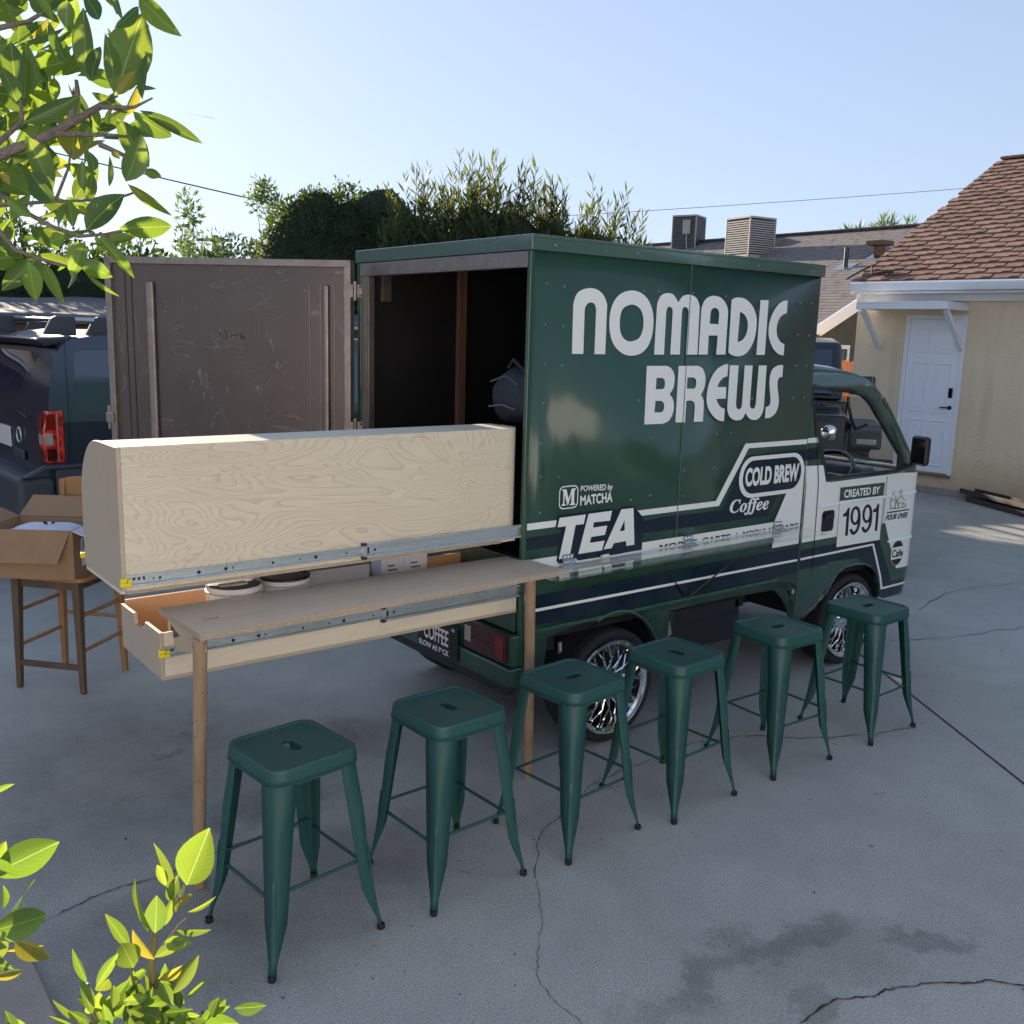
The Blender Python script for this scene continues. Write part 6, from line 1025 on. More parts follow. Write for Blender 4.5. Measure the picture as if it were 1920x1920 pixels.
# farther slide of the same cabinet: only its yellow stop pokes out
g = G(); g.box(X0 - 0.012, X0 + 0.020, Y1 + 0.001, Y1 + 0.016, 1.043, 1.062); loc(g.build('end_stop', M['yellow_plastic'], cab_up, bevel=0.003), cab_up)

low = empty('sliding_tray', (-0.75, 0.23, 0.70), label='shallow open birch plywood tray slid out below the long cabinet, notched end', cat='tray')
XL, ZL0, ZL1 = -1.468, 0.712, 0.868
def endp(y0, y1, zt, notch=True):
    p = [(y0, ZL0), (y0, zt)]
    if notch: p += [(0.17, zt), (0.178, zt - 0.012), (0.180, zt - 0.026), (0.185, zt - 0.034), (0.275, zt - 0.034), (0.280, zt - 0.026), (0.283, zt - 0.010), (0.292, zt)]
    p += [(y1, zt), (y1, ZL0)]; return p
g = G(); g.prism(endp(0.020, 0.430, ZL1), lambda u, w, d: (d, u, w), XL, XL + 0.012); loc(g.build('end_panel', M['ply_end'], low, bevel=0.0015), low)
loc(box('side_panel', M['ply_low'], low, XL + 0.0125, -0.015, 0.0205, 0.032, ZL0, ZL1 - 0.001, 0.001), low)
loc(box('side_panel', M['ply_orange'], low, XL + 0.0125, -0.015, 0.418, 0.4295, ZL0, ZL1 + 0.014, 0.001), low)
loc(box('bottom_panel', M['ply_orange'], low, XL + 0.0125, -0.015, 0.0325, 0.4175, ZL0 + 0.006, ZL0 + 0.016, 0.0), low)
loc(box('edge_band', M['ply_end'], low, XL, -0.015, 0.018, 0.0195, ZL0 - 0.003, ZL0 + 0.008, 0.0), low)
slide(low, -1.472, -0.655, 0.0, 0.803, 0.020)

# ---------------------------------------------------------------- bar table
bar = empty('bar_table', (-0.7, -0.08, 0.0), label='narrow brown laminated bar top standing on two bamboo legs', cat='table')
g = G(); tp = [(-1.445, 0.088), (-1.436, -0.256), (0.034, -0.226), (0.022, -0.006), (-0.014, -0.004), (-0.016, 0.088)]
g.prism(tp, lambda u, w, d: (u, w, d), 0.9125, 0.932); o = g.build('table_top', [M['bar_top'], M['ply_edge']], bar); loc(o, bar)
for p in o.data.polygons: p.material_index = 0 if p.normal.z > 0.5 else 1
for (T_, F_) in (((-1.425, -0.222, 0.9120), (-1.399, -0.066, 0.0)), ((-0.122, -0.196, 0.9120), (0.012, -0.058, 0.0))):
    g = G(); a = Vector(T_); b = Vector(F_)
    g.tube([a, a.lerp(b, 0.02), a.lerp(b, 0.985), b], [0.021, 0.0215, 0.0205, 0.017], 14)
    lg = g.build('leg', M['leg_wood'], bar, smooth=50); loc(lg, bar)
    g = G(); rr_ = random.Random(5)
    for k in range(46):
        t = rr_.random(); an = rr_.uniform(0, 6.28); p = a.lerp(b, t) + Vector((math.cos(an), math.sin(an), 0)) * 0.0208; g.ball(p, 0.0022, 0.0022, 0.004, 5, 3)
    g.build('knots', M['old_wood'], lg)['kind'] = 'stuff'
for y0, y1, y2 in ((-0.235, 0.07, 0.0),):
    g = G(); g.prism([(-0.235, 0.911), (0.075, 0.911), (0.075, 0.800), (0.02, 0.800), (-0.235, 0.868)], lambda u, w, d: (d, u, w), -1.424, -1.410)
    o = g.build('gusset', M['ply_end'], bar, bevel=0.001); loc(o, bar)
    g = G(); g.add([(-1.4245, 0.045, 0.835), (-1.4245, 0.045, 0.885), (-1.4245, -0.04, 0.868)], [(0, 1, 2)]); loc(g.build('gusset_cutout', M['vinyl_black'], bar, fixn=False), bar)
vv, ff = text_mesh('\u2014 \u2014\u2014\u2014', 0.03)
g = G(); g.add([(-1.375 + 0.045 * u + 0.01 * w, -0.10 + 0.010 * w, 0.9326) for u, w in vv], ff)
g = G()
for k, dx in enumerate((0, 0.012, 0.019, 0.028, 0.036, 0.044)): g.box(-1.372 + dx, -1.372 + dx + (0.003 if k % 2 else 0.006), -0.118, -0.110, 0.9322, 0.9326)
loc(g.build('burnt_mark', M['old_wood'], bar), bar)

# ---------------------------------------------------------------- things kept in the drawer
def bucket(x, y, r, h, z0, lidm, open_top, label, nm='bucket'):
    b = empty(nm, (x, y, z0), label=label, cat='bucket')
    g = G(); pr = [(0.0001, 0.0), (r * 0.90, 0.0), (r, h - 0.03), (r * 1.03, h - 0.028), (r * 1.03, h - 0.018), (r, h - 0.016), (r * 1.005, h)]
    if open_top: pr += [(r * 0.97, h), (r * 0.95, h - 0.012), (0.0001, h - 0.012)]
    g.lathe(pr, 32); g.build('tub', M['white_plastic'], b, smooth=40)
    g = G()
    if open_top: g.lathe([(r * 0.90, h - 0.010), (r * 0.93, h - 0.002), (r * 0.90, h - 0.001), (0.0001, h - 0.006)], 32)
    else: g.lathe([(r * 1.01, h - 0.004), (r * 1.05, h - 0.002), (r * 1.05, h + 0.006), (r * 0.98, h + 0.008), (r * 0.93, h + 0.002), (0.0001, h + 0.002)], 32)
    g.build('lid', lidm, b, smooth=40)
    g = G(); g.tube([(r * 1.03 * math.cos(t), r * 1.03 * math.sin(t), h - 0.02 + 0.0 * t) for t in [math.pi * k / 10 + 3.3 for k in range(11)]], 0.002, 5); g.build('handle', M['steel_rail'], b)
    return b
b1 = bucket(-1.150, 0.190, 0.096, 0.223, 0.7285, M['grey_plastic'], True, 'white pail with a shallow grey lid holding a label, behind the bar top')
g = G(); g.box(-0.055, 0.045, -0.02, 0.018, 0.214, 0.224); g.build('label', M['cloth_white'], b1, bevel=0.004)
bucket(-0.955, 0.200, 0.088, 0.222, 0.7285, M['black_gloss'], False, 'white pail with a black snap-on lid beside the grey-lidded pail')
# work glove
rg = random.Random(11)
gl = empty('work_glove', (-1.27, 0.12, 0.90), label='crumpled off-white work glove left of the pails', cat='glove')
g = G(); g.ball((0, 0.0, -0.012), 0.045, 0.034, 0.026, 14, 10)
for v in range(len(g.v)):
    p = Vector(g.v[v]); n_ = noise.noise(p * 38); g.v[v] = tuple(p * (1 + 0.22 * n_))
g.build('palm', M['cloth_white'], gl, smooth=70)
for k in range(5):
    a = -2.6 + 0.42 * k; L = (0.045, 0.058, 0.062, 0.056, 0.046)[k]
    pts = [(0.02 * math.cos(a), 0.02 * math.sin(a), 0.002), (0.6 * L * math.cos(a) + .012 * math.cos(a), (0.6 * L + .012) * math.sin(a), 0.016 - 0.004 * k), ((L + .012) * math.cos(a), (L + .012) * math.sin(a), -0.004)]
    g = G(); g.tube(pts, [0.011, 0.010, 0.007], 8); g.build('finger', M['cloth_white'], gl, smooth=70)
o = box('storage_box', M['lid_grey'], None, -0.86, -0.60, 0.20, 0.40, 0.7285, 0.952, 0.006); tagit(o, 'pale lilac-grey box in the drawer right of the black-lidded pail', 'box')
def small_box(x0, x1, y0, y1, z0, z1, label):
    b = empty('carton', (x0, y0, z0), label=label, cat='box', group='small white cartons in the drawer')
    g = G(); g.box(0, x1 - x0, 0, y1 - y0, 0, z1 - z0); g.build('body', M['paper'], b, bevel=0.002)
    g = G()
    for k, w_ in enumerate((0.045, 0.032)): g.box(0.03, 0.03 + w_, -0.0012, -0.0004, 0.03 + 0.018 * k, 0.036 + 0.018 * k)
    g.build('print', M['vinyl_green'], b); g = G(); g.box(0.002, x1 - x0 - 0.002, -0.001, -0.0004, 0.0, 0.008); g.build('band', M['lamp_red'], b)
small_box(-0.475, -0.365, 0.33, 0.41, 0.842, 0.942, 'white carton with a small green print, left one of a touching pair')
small_box(-0.363, -0.253, 0.33, 0.41, 0.842, 0.942, 'white carton with a small green print, right one of a touching pair')
o = box('crate', M['black_plastic'], None, -0.50, -0.22, 0.10, 0.412, 0.7285, 0.841, 0.006); tagit(o, 'black crate in the drawer carrying two white cartons', 'crate')
g = G(); g.tube([(-0.66 + 0.02 + 0.15, 0.12, 0.86), (-0.52, 0.16, 0.93)], 0.004, 6)
bk = empty('backpack', (0.15, 0.24, 1.4705), label='black padded backpack on the counter just inside the rear opening', cat='bag')
g = G(); g.ball((0, 0, 0.10), 0.085, 0.16, 0.135, 18, 12)
for v in range(len(g.v)):
    p = Vector(g.v[v]); q = p.copy(); q.z = max(0.0, q.z); n_ = noise.noise(p * 14); g.v[v] = (q.x * (1 + .12 * n_), q.y * (1 + .12 * n_), q.z * (1 + .06 * n_))
g.build('body', M['bag'], bk, smooth=60)
g = G(); g.tube([(-0.02, -0.05, 0.215), (-0.04, 0.0, 0.262), (-0.02, 0.06, 0.225)], 0.008, 8); g.build('top_handle', M['bag'], bk, smooth=60)
g = G(); g.tube([(-0.088, -0.10, 0.16), (-0.085, 0.0, 0.195), (-0.078, 0.11, 0.165)], 0.004, 6); g.tube([(-0.095, -0.09, 0.06), (-0.1, 0.0, 0.075), (-0.092, 0.10, 0.06)], 0.004, 6); g.build('zip', M['grey_plastic'], bk, smooth=60)

# ---------------------------------------------------------------- wooden chair carrying a carton of T-shirts
ch = empty('wooden_chair', (-1.23, 2.19, 0), math.atan2(1.93 - 2.202, -1.263 + 1.498), label='worn dark wooden high chair with stretchers, carrying an open carton', cat='chair')
h = 0.18; ZS = 0.575
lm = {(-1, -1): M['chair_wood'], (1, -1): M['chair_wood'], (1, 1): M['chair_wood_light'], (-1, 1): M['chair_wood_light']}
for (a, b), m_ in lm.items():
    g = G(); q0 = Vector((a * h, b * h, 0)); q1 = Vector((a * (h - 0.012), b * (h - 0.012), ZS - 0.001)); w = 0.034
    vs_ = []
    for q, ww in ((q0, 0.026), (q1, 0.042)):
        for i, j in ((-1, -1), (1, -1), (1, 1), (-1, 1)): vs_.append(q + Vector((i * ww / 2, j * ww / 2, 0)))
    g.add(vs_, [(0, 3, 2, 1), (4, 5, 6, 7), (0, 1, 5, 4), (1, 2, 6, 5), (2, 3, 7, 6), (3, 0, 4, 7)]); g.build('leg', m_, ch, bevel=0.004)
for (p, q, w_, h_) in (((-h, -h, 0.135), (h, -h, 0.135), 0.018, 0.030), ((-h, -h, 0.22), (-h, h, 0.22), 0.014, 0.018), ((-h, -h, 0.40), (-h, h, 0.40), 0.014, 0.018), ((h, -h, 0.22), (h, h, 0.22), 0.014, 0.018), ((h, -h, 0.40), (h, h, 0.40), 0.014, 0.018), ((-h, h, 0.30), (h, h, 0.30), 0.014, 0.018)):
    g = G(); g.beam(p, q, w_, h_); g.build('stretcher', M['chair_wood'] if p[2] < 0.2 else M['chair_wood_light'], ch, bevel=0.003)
g = G(); g.box(-h + 0.012, h - 0.012, -h + 0.008, -h + 0.026, ZS - 0.045, ZS - 0.0005); g.box(-h + 0.012, h - 0.012, h - 0.026, h - 0.008, ZS - 0.045, ZS - 0.0005); g.box(-h + 0.008, -h + 0.026, -h + 0.03, h - 0.03, ZS - 0.044, ZS - 0.0005); g.box(h - 0.026, h - 0.008, -h + 0.03, h - 0.03, ZS - 0.044, ZS - 0.0005)
g.build('apron', M['chair_wood'], ch, bevel=0.003)
g = G(); g.prism(rrect(-0.205, 0.215, -0.195, 0.20, 0.05, 5), lambda u, w, d: (u, w, d), ZS, ZS + 0.022); g.build('seat', M['chair_wood_light'], ch, bevel=0.005)
for a in (-1, 1):
    g = G(); g.tube([(a * 0.15, h - 0.01, ZS + 0.022), (a * 0.155, h + 0.01, 0.80), (a * 0.16, h + 0.045, 1.02)], [0.018, 0.016, 0.012], 8); g.build('back_post', M['chair_wood_light'], ch, smooth=50)
g = G(); g.tube([(0.0, h + 0.0, ZS + 0.022), (0, h + 0.02, 0.80), (0, h + 0.04, 0.93)], 0.009, 8); g.build('back_spindle', M['chair_wood_light'], ch, smooth=50)
g = G(); vs_ = []; fs = []
for k in range(9):
    x = -0.185 + 0.37 * k / 8; yb = h + 0.045 + 0.018 * (1 - (x / 0.185) ** 2)
    for (dy, z) in ((-0.010, 0.925), (0.010, 0.925), (0.010, 1.035 - 0.02 * abs(x / 0.185) ** 3), (-0.010, 1.035 - 0.02 * abs(x / 0.185) ** 3)): vs_.append((x, yb + dy, z))
for k in range(8):
    for j in range(4): fs.append((4 * k + j, 4 * k + (j + 1) % 4, 4 * k + 4 + (j + 1) % 4, 4 * k + 4 + j))
fs += [(0, 1, 2, 3), (35, 34, 33, 32)]
g.add(vs_, fs); g.build('top_rail', M['chair_wood_light'], ch, bevel=0.004)

cb = empty('carton', (-1.33, 2.17, ZS + 0.0225), math.radians(-38), label='open brown cardboard carton of folded shirts on the wooden chair', cat='box')
W2, D2, H2, T = 0.21, 0.165, 0.245, 0.004
g = G(); g.box(-W2, W2, -D2, -D2 + T, 0, H2); g.box(-W2, W2, D2 - T, D2, 0, H2); g.box(-W2, -W2 + T, -D2 + T, D2 - T, 0, H2); g.box(W2 - T, W2, -D2 + T, D2 - T, 0, H2); g.box(-W2 + T, W2 - T, -D2 + T, D2 - T, 0.0, T); g.build('walls', M['cardboard'], cb)
def flap(pts, m_='cardboard'):
    g = G(); n = len(pts); a = [Vector(p) for p in pts]; nn = (a[1] - a[0]).cross(a[2] - a[0]).normalized() * 0.004
    g.add(a + [p + nn for p in a], [tuple(range(n)), tuple(range(n, 2 * n))[::-1]] + [(i, (i + 1) % n, n + (i + 1) % n, n + i) for i in range(n)]); g.build('flap', M[m_], cb)
flap([(-W2, -D2 - .001, H2), (W2 - 0.01, -D2 - .001, H2), (W2 - 0.06, -D2 - 0.05, H2 - 0.155), (-W2 - 0.02, -D2 - 0.05, H2 - 0.155)])
flap([(-W2, D2, H2 + .001), (W2, D2, H2 + .001), (W2 - 0.02, D2 + 0.12, H2 + 0.09), (-W2 + 0.02, D2 + 0.12, H2 + 0.09)], 'cardboard_in')
flap([(W2 + .001, -D2, H2), (W2 + .001, D2, H2), (W2 + 0.14, D2 - 0.02, H2 - 0.07), (W2 + 0.14, -D2 + 0.02, H2 - 0.07)], 'paper')
flap([(-W2 - .001, -D2, H2), (-W2 - .001, D2, H2), (-W2 - 0.12, D2 - 0.02, H2 + 0.06), (-W2 - 0.12, -D2 + 0.02, H2 + 0.06)])
g = G(); g.box(W2 + 0.0005, W2 + 0.0015, -0.08, 0.04, 0.05, 0.19); g.box(-0.02, 0.05, -D2 - 0.0015, -D2 - 0.0005, 0.09, 0.13); lb = g.build('label', M['paper'], cb)
g = G()
for k in range(9): g.box(W2 + 0.0017, W2 + 0.002, -0.065 + 0.01 * k, -0.065 + 0.01 * k + (0.006 if k % 3 else 0.003), 0.135, 0.175)
g.build('print', M['vinyl_black'], lb)
shirt = empty('folded_shirts', (-1.33, 2.17, 0.80), math.radians(-38), label='pale lilac folded shirts heaped in the open carton', cat='shirts')
g = G(); n_ = 22; vs_ = []; fs = []
for i in range(n_ + 1):
    for j in range(n_ + 1):
        x = (i / n_ - .5) * 2 * (W2 - 0.01); y = (j / n_ - .5) * 2 * (D2 - 0.01); e = (1 - (x / W2) ** 4) * (1 - (y / D2) ** 4)
        vs_.append((x, y, -0.03 + 0.065 * e + 0.012 * noise.noise(Vector((x * 16, y * 30, 0))) * e))
for i in range(n_):
    for j in range(n_): fs.append((i * (n_ + 1) + j, (i + 1) * (n_ + 1) + j, (i + 1) * (n_ + 1) + j + 1, i * (n_ + 1) + j + 1))
g.add(vs_, fs); so = g.build('cloth', M['paper'], shirt, smooth=70)
g = G()
for k, (x, y) in enumerate(((0.02, -0.03), (0.045, -0.01), (0.0, 0.0))): g.obox((x, y, 0.048), 0.016, 0.006, 0.008, Matrix.Rotation(0.5 * k, 3, 'Z'))
g.build('print', M['vinyl_navy'], shirt)

g = G(); rl = random.Random(77)
for k in range(420):
    x = rl.uniform(-1.9, 4.5); y = rl.uniform(-2.6, 2.2) if k % 2 else rl.uniform(-2.2, -0.2); r_ = rl.uniform(0.0012, 0.0035)
    if k % 9 == 0:
        a = rl.uniform(0, 6.28); L = rl.uniform(0.010, 0.022); g.add([(x, y, .002), (x + L * .5 * math.cos(a + .5), y + L * .5 * math.sin(a + .5), .006), (x + L * math.cos(a), y + L * math.sin(a), .003), (x + L * .5 * math.cos(a - .5), y + L * .5 * math.sin(a - .5), .003)], [(0, 1, 2, 3)])
    else: g.ball((x, y, r_ * .6), r_ * rl.uniform(.7, 1.6), r_, r_ * .7, 5, 3)
o = g.build('gravel', M['old_wood'], None, fixn=False); tagit(o, 'scattered grit and crumbs of dry leaf on the concrete', 'grit', kind='stuff')
# ---------------------------------------------------------------- parked vehicles behind
def simple_wheel(parent, x, y, r, w, out):
    wl = empty('wheel', (x, y, r)); wl.parent = parent; RXs = Matrix.Rotation(math.radians(90 * out), 4, 'X')
    g = G(); g.lathe([(r * 0.62, 0.0), (r * 0.70, 0.01), (r * 0.93, 0.008), (r, -0.02), (r, -w + 0.02), (r * 0.93, -w), (r * 0.6, -w)], 36, M=RXs); g.build('tyre', M['tyre'], wl, smooth=50)
    g = G(); g.lathe([(r * 0.63, -0.002), (r * 0.58, -0.02), (r * 0.5, -0.06), (0.0001, -0.06)], 30, M=RXs)
    for k in range(6):
        a = math.pi * k / 3; g.beam(RXs @ V(r * .12 * math.cos(a), r * .12 * math.sin(a), -0.025), RXs @ V(r * .6 * math.cos(a), r * .6 * math.sin(a), -0.025), 0.06, 0.03, (math.cos(a), 0, math.sin(a)) if 0 else (0, 1, 0))
    g.build('rim', M['alu_bright'], wl, smooth=40)
    return wl
SX, SY, SW = -0.90, 4.06, 1.86
suv = empty('suv', (SX, SY, 0), math.radians(3.5), label='dark blue-grey off-road wagon with finned roof rack, seen from its rear corner', cat='suv')
def sy(z): return 0.0 if z < 1.16 else (z - 1.16) * 0.16
def suv_side(name, poly, holes, m, off=0.0, thick=0.0, s=1, parent=None, cz=(1.16,)):
    loops = [[Vector((p[0], p[1], 0)) for p in poly]] + [[Vector((p[0], p[1], 0)) for p in h_] for h_ in holes]
    tri = tessellate_polygon(loops); al = [p for l in loops for p in l]; bm = bmesh.new(); vv = [bm.verts.new((p.x, 0, p.y)) for p in al]
    for t in tri:
        try: bm.faces.new([vv[i] for i in t])
        except ValueError: pass
    for c in cz: bmesh.ops.bisect_plane(bm, geom=bm.verts[:] + bm.edges[:] + bm.faces[:], plane_co=(0, 0, c), plane_no=(0, 0, 1))
    for v in bm.verts:
        y = sy(v.co.z) - off; v.co.y = y if s > 0 else SW - y
    bmesh.ops.recalc_face_normals(bm, faces=bm.faces)
    if sum(f.normal.y * f.calc_area() for f in bm.faces) * s > 0: bmesh.ops.reverse_faces(bm, faces=bm.faces)
    me = bpy.data.meshes.new(name); bm.to_mesh(me); bm.free(); me.materials.append(m); o = bpy.data.objects.new(name, me); COL.objects.link(o); o.parent = parent or suv
    if thick: md = o.modifiers.new('solid', 'SOLIDIFY'); md.thickness = thick; md.offset = -1
    return o
outl = [(0.02, 0.55), (0.02, 0.88), (0.03, 1.20), (0.07, 1.45), (0.15, 1.655), (0.22, 1.715), (0.40, 1.745), (2.6, 1.745), (2.85, 1.70), (3.35, 1.22), (4.35, 1.10), (4.45, 0.95), (4.48, 0.45), (4.05, 0.42), (4.02, 0.62), (3.85, 0.78), (3.55, 0.80), (3.35, 0.66), (3.28, 0.40), (1.32, 0.40), (1.26, 0.66), (1.08, 0.79), (0.78, 0.79), (0.58, 0.66), (0.52, 0.45), (0.10, 0.48)]
w_r = [(0.24, 1.24), (0.225, 1.30), (0.235, 1.60), (0.27, 1.645), (0.80, 1.655), (0.83, 1.62), (0.83, 1.27), (0.80, 1.215), (0.28, 1.20)]
w_2 = [(0.95, 1.22), (0.95, 1.65), (1.75, 1.66), (1.75, 1.22)]; w_3 = [(1.85, 1.22), (1.85, 1.66), (2.60, 1.66), (3.15, 1.24)]
for s in (1, -1):
    bs = suv_side('body_side', outl, [w_r, w_2, w_3], M['suv_paint'], thick=0.03, s=s)
    for wq in (w_r, w_2, w_3): suv_side('side_window', wq, [], M['dark_glass'], off=-0.006, s=s, parent=bs)
    for xa in (0.90, 1.80): suv_side('panel_gap', [(xa - 0.003, 0.7), (xa + 0.003, 0.7), (xa + 0.003, 1.70), (xa - 0.003, 1.70)], [], M['vinyl_black'], off=0.001, s=s, parent=bs)
    suv_side('panel_gap', [(0.150, 0.87), (0.155, 0.87), (0.190, 1.70), (0.185, 1.70)], [], M['vinyl_black'], off=0.001, s=s, parent=bs)
g = G(); n_ = 8; pr = [(0.15, 1.655), (0.22, 1.715), (0.40, 1.745), (1.4, 1.755), (2.6, 1.745), (2.85, 1.70)]; vs_ = []; fs = []
for (x, z) in pr:
    for k in range(n_ + 1):
        t = k / n_; y0 = sy(z); vs_.append((x, y0 + (SW - 2 * y0) * t, z + 0.03 * (1 - (2 * t - 1) ** 4)))
for i in range(len(pr) - 1):
    for k in range(n_): fs.append((i * (n_ + 1) + k, i * (n_ + 1) + k + 1, (i + 1) * (n_ + 1) + k + 1, (i + 1) * (n_ + 1) + k))
g.add(vs_, fs); g.build('roof', M['suv_trim'], suv, smooth=60)
def quad_strip(name, pr, m, y_in=0.0, parent=None, bow=0.0, xo=0.0):
    g = G(); vs_ = []; fs = []; n_ = 8
    for (x, z) in pr:
        for k in range(n_ + 1):
            t = k / n_; y0 = sy(z) + y_in; vs_.append((x + xo - bow * (1 - (2 * t - 1) ** 4), y0 + (SW - 2 * y0) * t, z))
    for i in range(len(pr) - 1):
        for k in range(n_): fs.append((i * (n_ + 1) + k, i * (n_ + 1) + k + 1, (i + 1) * (n_ + 1) + k + 1, (i + 1) * (n_ + 1) + k))
    g.add(vs_, fs); return g.build(name, m, parent or suv, smooth=60)
tg = quad_strip('tailgate', [(0.02, 0.55), (0.02, 0.88), (0.03, 1.20), (0.07, 1.45), (0.15, 1.655)], M['suv_paint'], bow=0.03)
quad_strip('window_surround', [(0.040, 1.12), (0.085, 1.45), (0.150, 1.645)], M['vinyl_black'], y_in=0.11, parent=tg, bow=0.032, xo=-0.006)
quad_strip('rear_window', [(0.045, 1.16), (0.085, 1.45), (0.145, 1.62)], M['dark_glass'], y_in=0.17, parent=tg, bow=0.034, xo=-0.014)
quad_strip('windscreen', [(2.85, 1.70), (3.35, 1.22)], M['dark_glass'], y_in=0.03)
quad_strip('bonnet', [(3.35, 1.22), (4.35, 1.10), (4.45, 0.95), (4.48, 0.45)], M['suv_paint'])
for s in (0, 1):
    y0 = -0.010 if s == 0 else SW - 0.09
    g = G(); g.prism([(0.005, 0.885), (-0.012, 1.0), (-0.008, 1.12), (0.02, 1.235), (0.125, 1.245), (0.125, 0.885)], lambda u, w, d: (u, d, w), y0, y0 + 0.10); lp = g.build('tail_lamp', M['lamp_bright_red'], suv, bevel=0.012)
    yq = y0 - 0.002 if s == 0 else y0 + 0.101
    for (za, zb, m_) in ((0.90, 0.985, 'lamp_dark_red'), (1.11, 1.215, 'lamp_red')):
        g = G(); g.box(-0.0135, -0.0125, y0 + 0.015, y0 + 0.085, za, zb); g.box(0.01, 0.07, yq, yq + 0.001, za, zb); g.build('lens_segment', M[m_], lp, bevel=0.001)
    g = G(); g.box(0.078, 0.084, yq, yq + 0.0015, 0.90, 1.23); g.build('lens_rib', M['lamp_clear'], lp)
    g = G(); g.box(0.0, 0.05, yq, yq + 0.001, 1.01, 1.09); g.box(-0.017, -0.012, y0 + 0.02, y0 + 0.08, 1.01, 1.08); g.build('reversing_lens', M['lamp_clear'], lp, bevel=0.001)
g = G(); g.box(-0.20, 0.06, -0.03, SW + 0.03, 0.52, 0.80); g.build('rear_bumper', M['suv_trim'], suv, bevel=0.05, seg=3)
g = G(); g.prism([(0.05, 0.845), (0.50, 0.845), (0.50, 0.60), (0.05, 0.56)], lambda u, w, d: (u, d, w), -0.045, -0.004); g.prism([(-0.16, 0.80), (-0.02, 0.875), (0.62, 0.875), (0.62, 0.845), (0.0, 0.845), (-0.10, 0.79)], lambda u, w, d: (u, d, w), -0.05, 0.02); g.build('corner_guard', M['suv_trim'], suv, bevel=0.012)
for xa in (0.12, 0.30):
    for s in (0, 1):
        g = G(); g.box(xa, xa + 0.12, (-0.052 if s == 0 else SW + 0.046), (-0.046 if s == 0 else SW + 0.052), 0.66, 0.76); g.build('step', M['dark_glass'], suv, bevel=0.002)
for s in (0, 1):
    yy = 0.16 if s == 0 else SW - 0.22
    for xa in (0.02, 0.30, 1.20, 2.1):
        g = G(); g.prism([(xa + 0.06, 1.745), (xa + 0.12, 1.86), (xa + 0.15, 1.872), (xa + 0.26, 1.872), (xa + 0.275, 1.86), (xa + 0.275, 1.74)], lambda u, w, d: (u, d, w), yy, yy + 0.05); g.build('rack_fin', M['suv_trim'], suv, bevel=0.010)
    g = G(); g.tube([(0.25, yy + 0.025, 1.845), (2.38, yy + 0.025, 1.845)], 0.022, 10); g.build('rack_rail', M['alu_bright'], suv, smooth=50)
for xa in (0.30, 2.30):
    g = G(); g.tube([(xa, 0.2, 1.845), (xa, SW - 0.2, 1.845)], 0.018, 8); g.build('rack_bar', M['suv_trim'], suv, smooth=50)
g = G(); g.prism([(0.10, 1.665), (0.02, 1.70), (0.02, 1.72), (0.24, 1.735), (0.24, 1.70)], lambda u, w, d: (u, d, w), 0.14, SW - 0.14); g.build('spoiler', M['suv_paint'], suv, bevel=0.01)
g = G(); g.box(-0.016, -0.010, SW / 2 - 0.16, SW / 2 + 0.16, 0.92, 1.07); g.build('number_plate', M['white_plastic'], tg, bevel=0.002)
for yy_ in (0.115, SW - 0.115): g = G(); g.tube([(-0.004, yy_, 0.86), (0.004, yy_, 1.18)], 0.004, 4); g.build('panel_gap', M['vinyl_black'], tg)
g = G(); RY = Matrix.Rotation(math.radians(-90), 4, 'Y')
g.lathe([(0.045, 0.0), (0.052, 0.008), (0.060, 0.0)], 24, M=RY, c=(-0.014, 0.55, 1.03)); g.build('badge', M['alu_bright'], tg, smooth=50)
g = G(); g.box(-0.03, -0.012, 0.42, 0.66, 0.86, 0.93); g.build('handle', M['suv_trim'], tg, bevel=0.008)
g = G(); g.tube([(-0.02, 0.30, 1.17), (0.02, 0.75, 1.20), (0.06, 0.95, 1.40)], 0.008, 6); g.build('wiper', M['black_plastic'], tg, smooth=50)
for xw in (0.93, 3.69): simple_wheel(suv, xw, 0.02, 0.37, 0.24, 1); simple_wheel(suv, xw, SW - 0.02, 0.37, 0.24, -1)
g = G(); g.box(0.1, 4.3, 0.15, SW - 0.15, 0.30, 0.52); g.build('underbody', M['under'], suv)
g = G(); g.box(0.3, 3.2, 0.2, SW - 0.2, 0.8, 1.15); g.build('interior', M['under'], suv)

# black jeep facing the viewer, seen through the cab windows
jp = empty('jeep', (4.20, 1.44, 0.12), math.radians(-54), label='black off-roader with round headlamps, seen through the truck cab windows', cat='jeep')
# local: faces -y, x to its own left (viewer's right); headlamp on the viewer's right at x=0.0
for s, xo in ((1, 0.0), (-1, -1.06)):
    g = G(); RN = Matrix.Rotation(math.radians(90), 4, 'X')
    g.lathe([(0.0001, 0.028), (0.05, 0.022), (0.093, 0.006), (0.098, 0.0)], 28, M=RN, c=(xo, -0.005, 1.02)); hl = g.build('headlamp', M['chrome'], jp, smooth=60)
    g = G(); g.lathe([(0.100, 0.004), (0.114, 0.006), (0.118, -0.02)], 28, M=RN, c=(xo, -0.005, 1.02)); g.build('lamp_bezel', M['black_gloss'], hl, smooth=50)
    g = G(); xf = xo + s * 0.155
    g.prism([(-0.22, 0.94), (-0.20, 1.05), (-0.10, 1.10), (0.55, 1.10), (0.72, 0.95), (0.78, 0.80), (0.74, 0.80), (0.66, 0.93), (0.52, 1.02), (-0.06, 1.02), (-0.16, 0.92)], lambda u, w, d: (d, u, w), min(xf, xf + s * 0.22), max(xf, xf + s * 0.22)); fl = g.build('fender_flare', M['black_plastic'], jp, bevel=0.012)
    g = G(); xx = sorted((xf + s * 0.04, xf + s * 0.18)); g.box(xx[0], xx[1], -0.235, -0.222, 0.965, 1.005); g.build('indicator', M['lamp_clear'], fl, bevel=0.003)
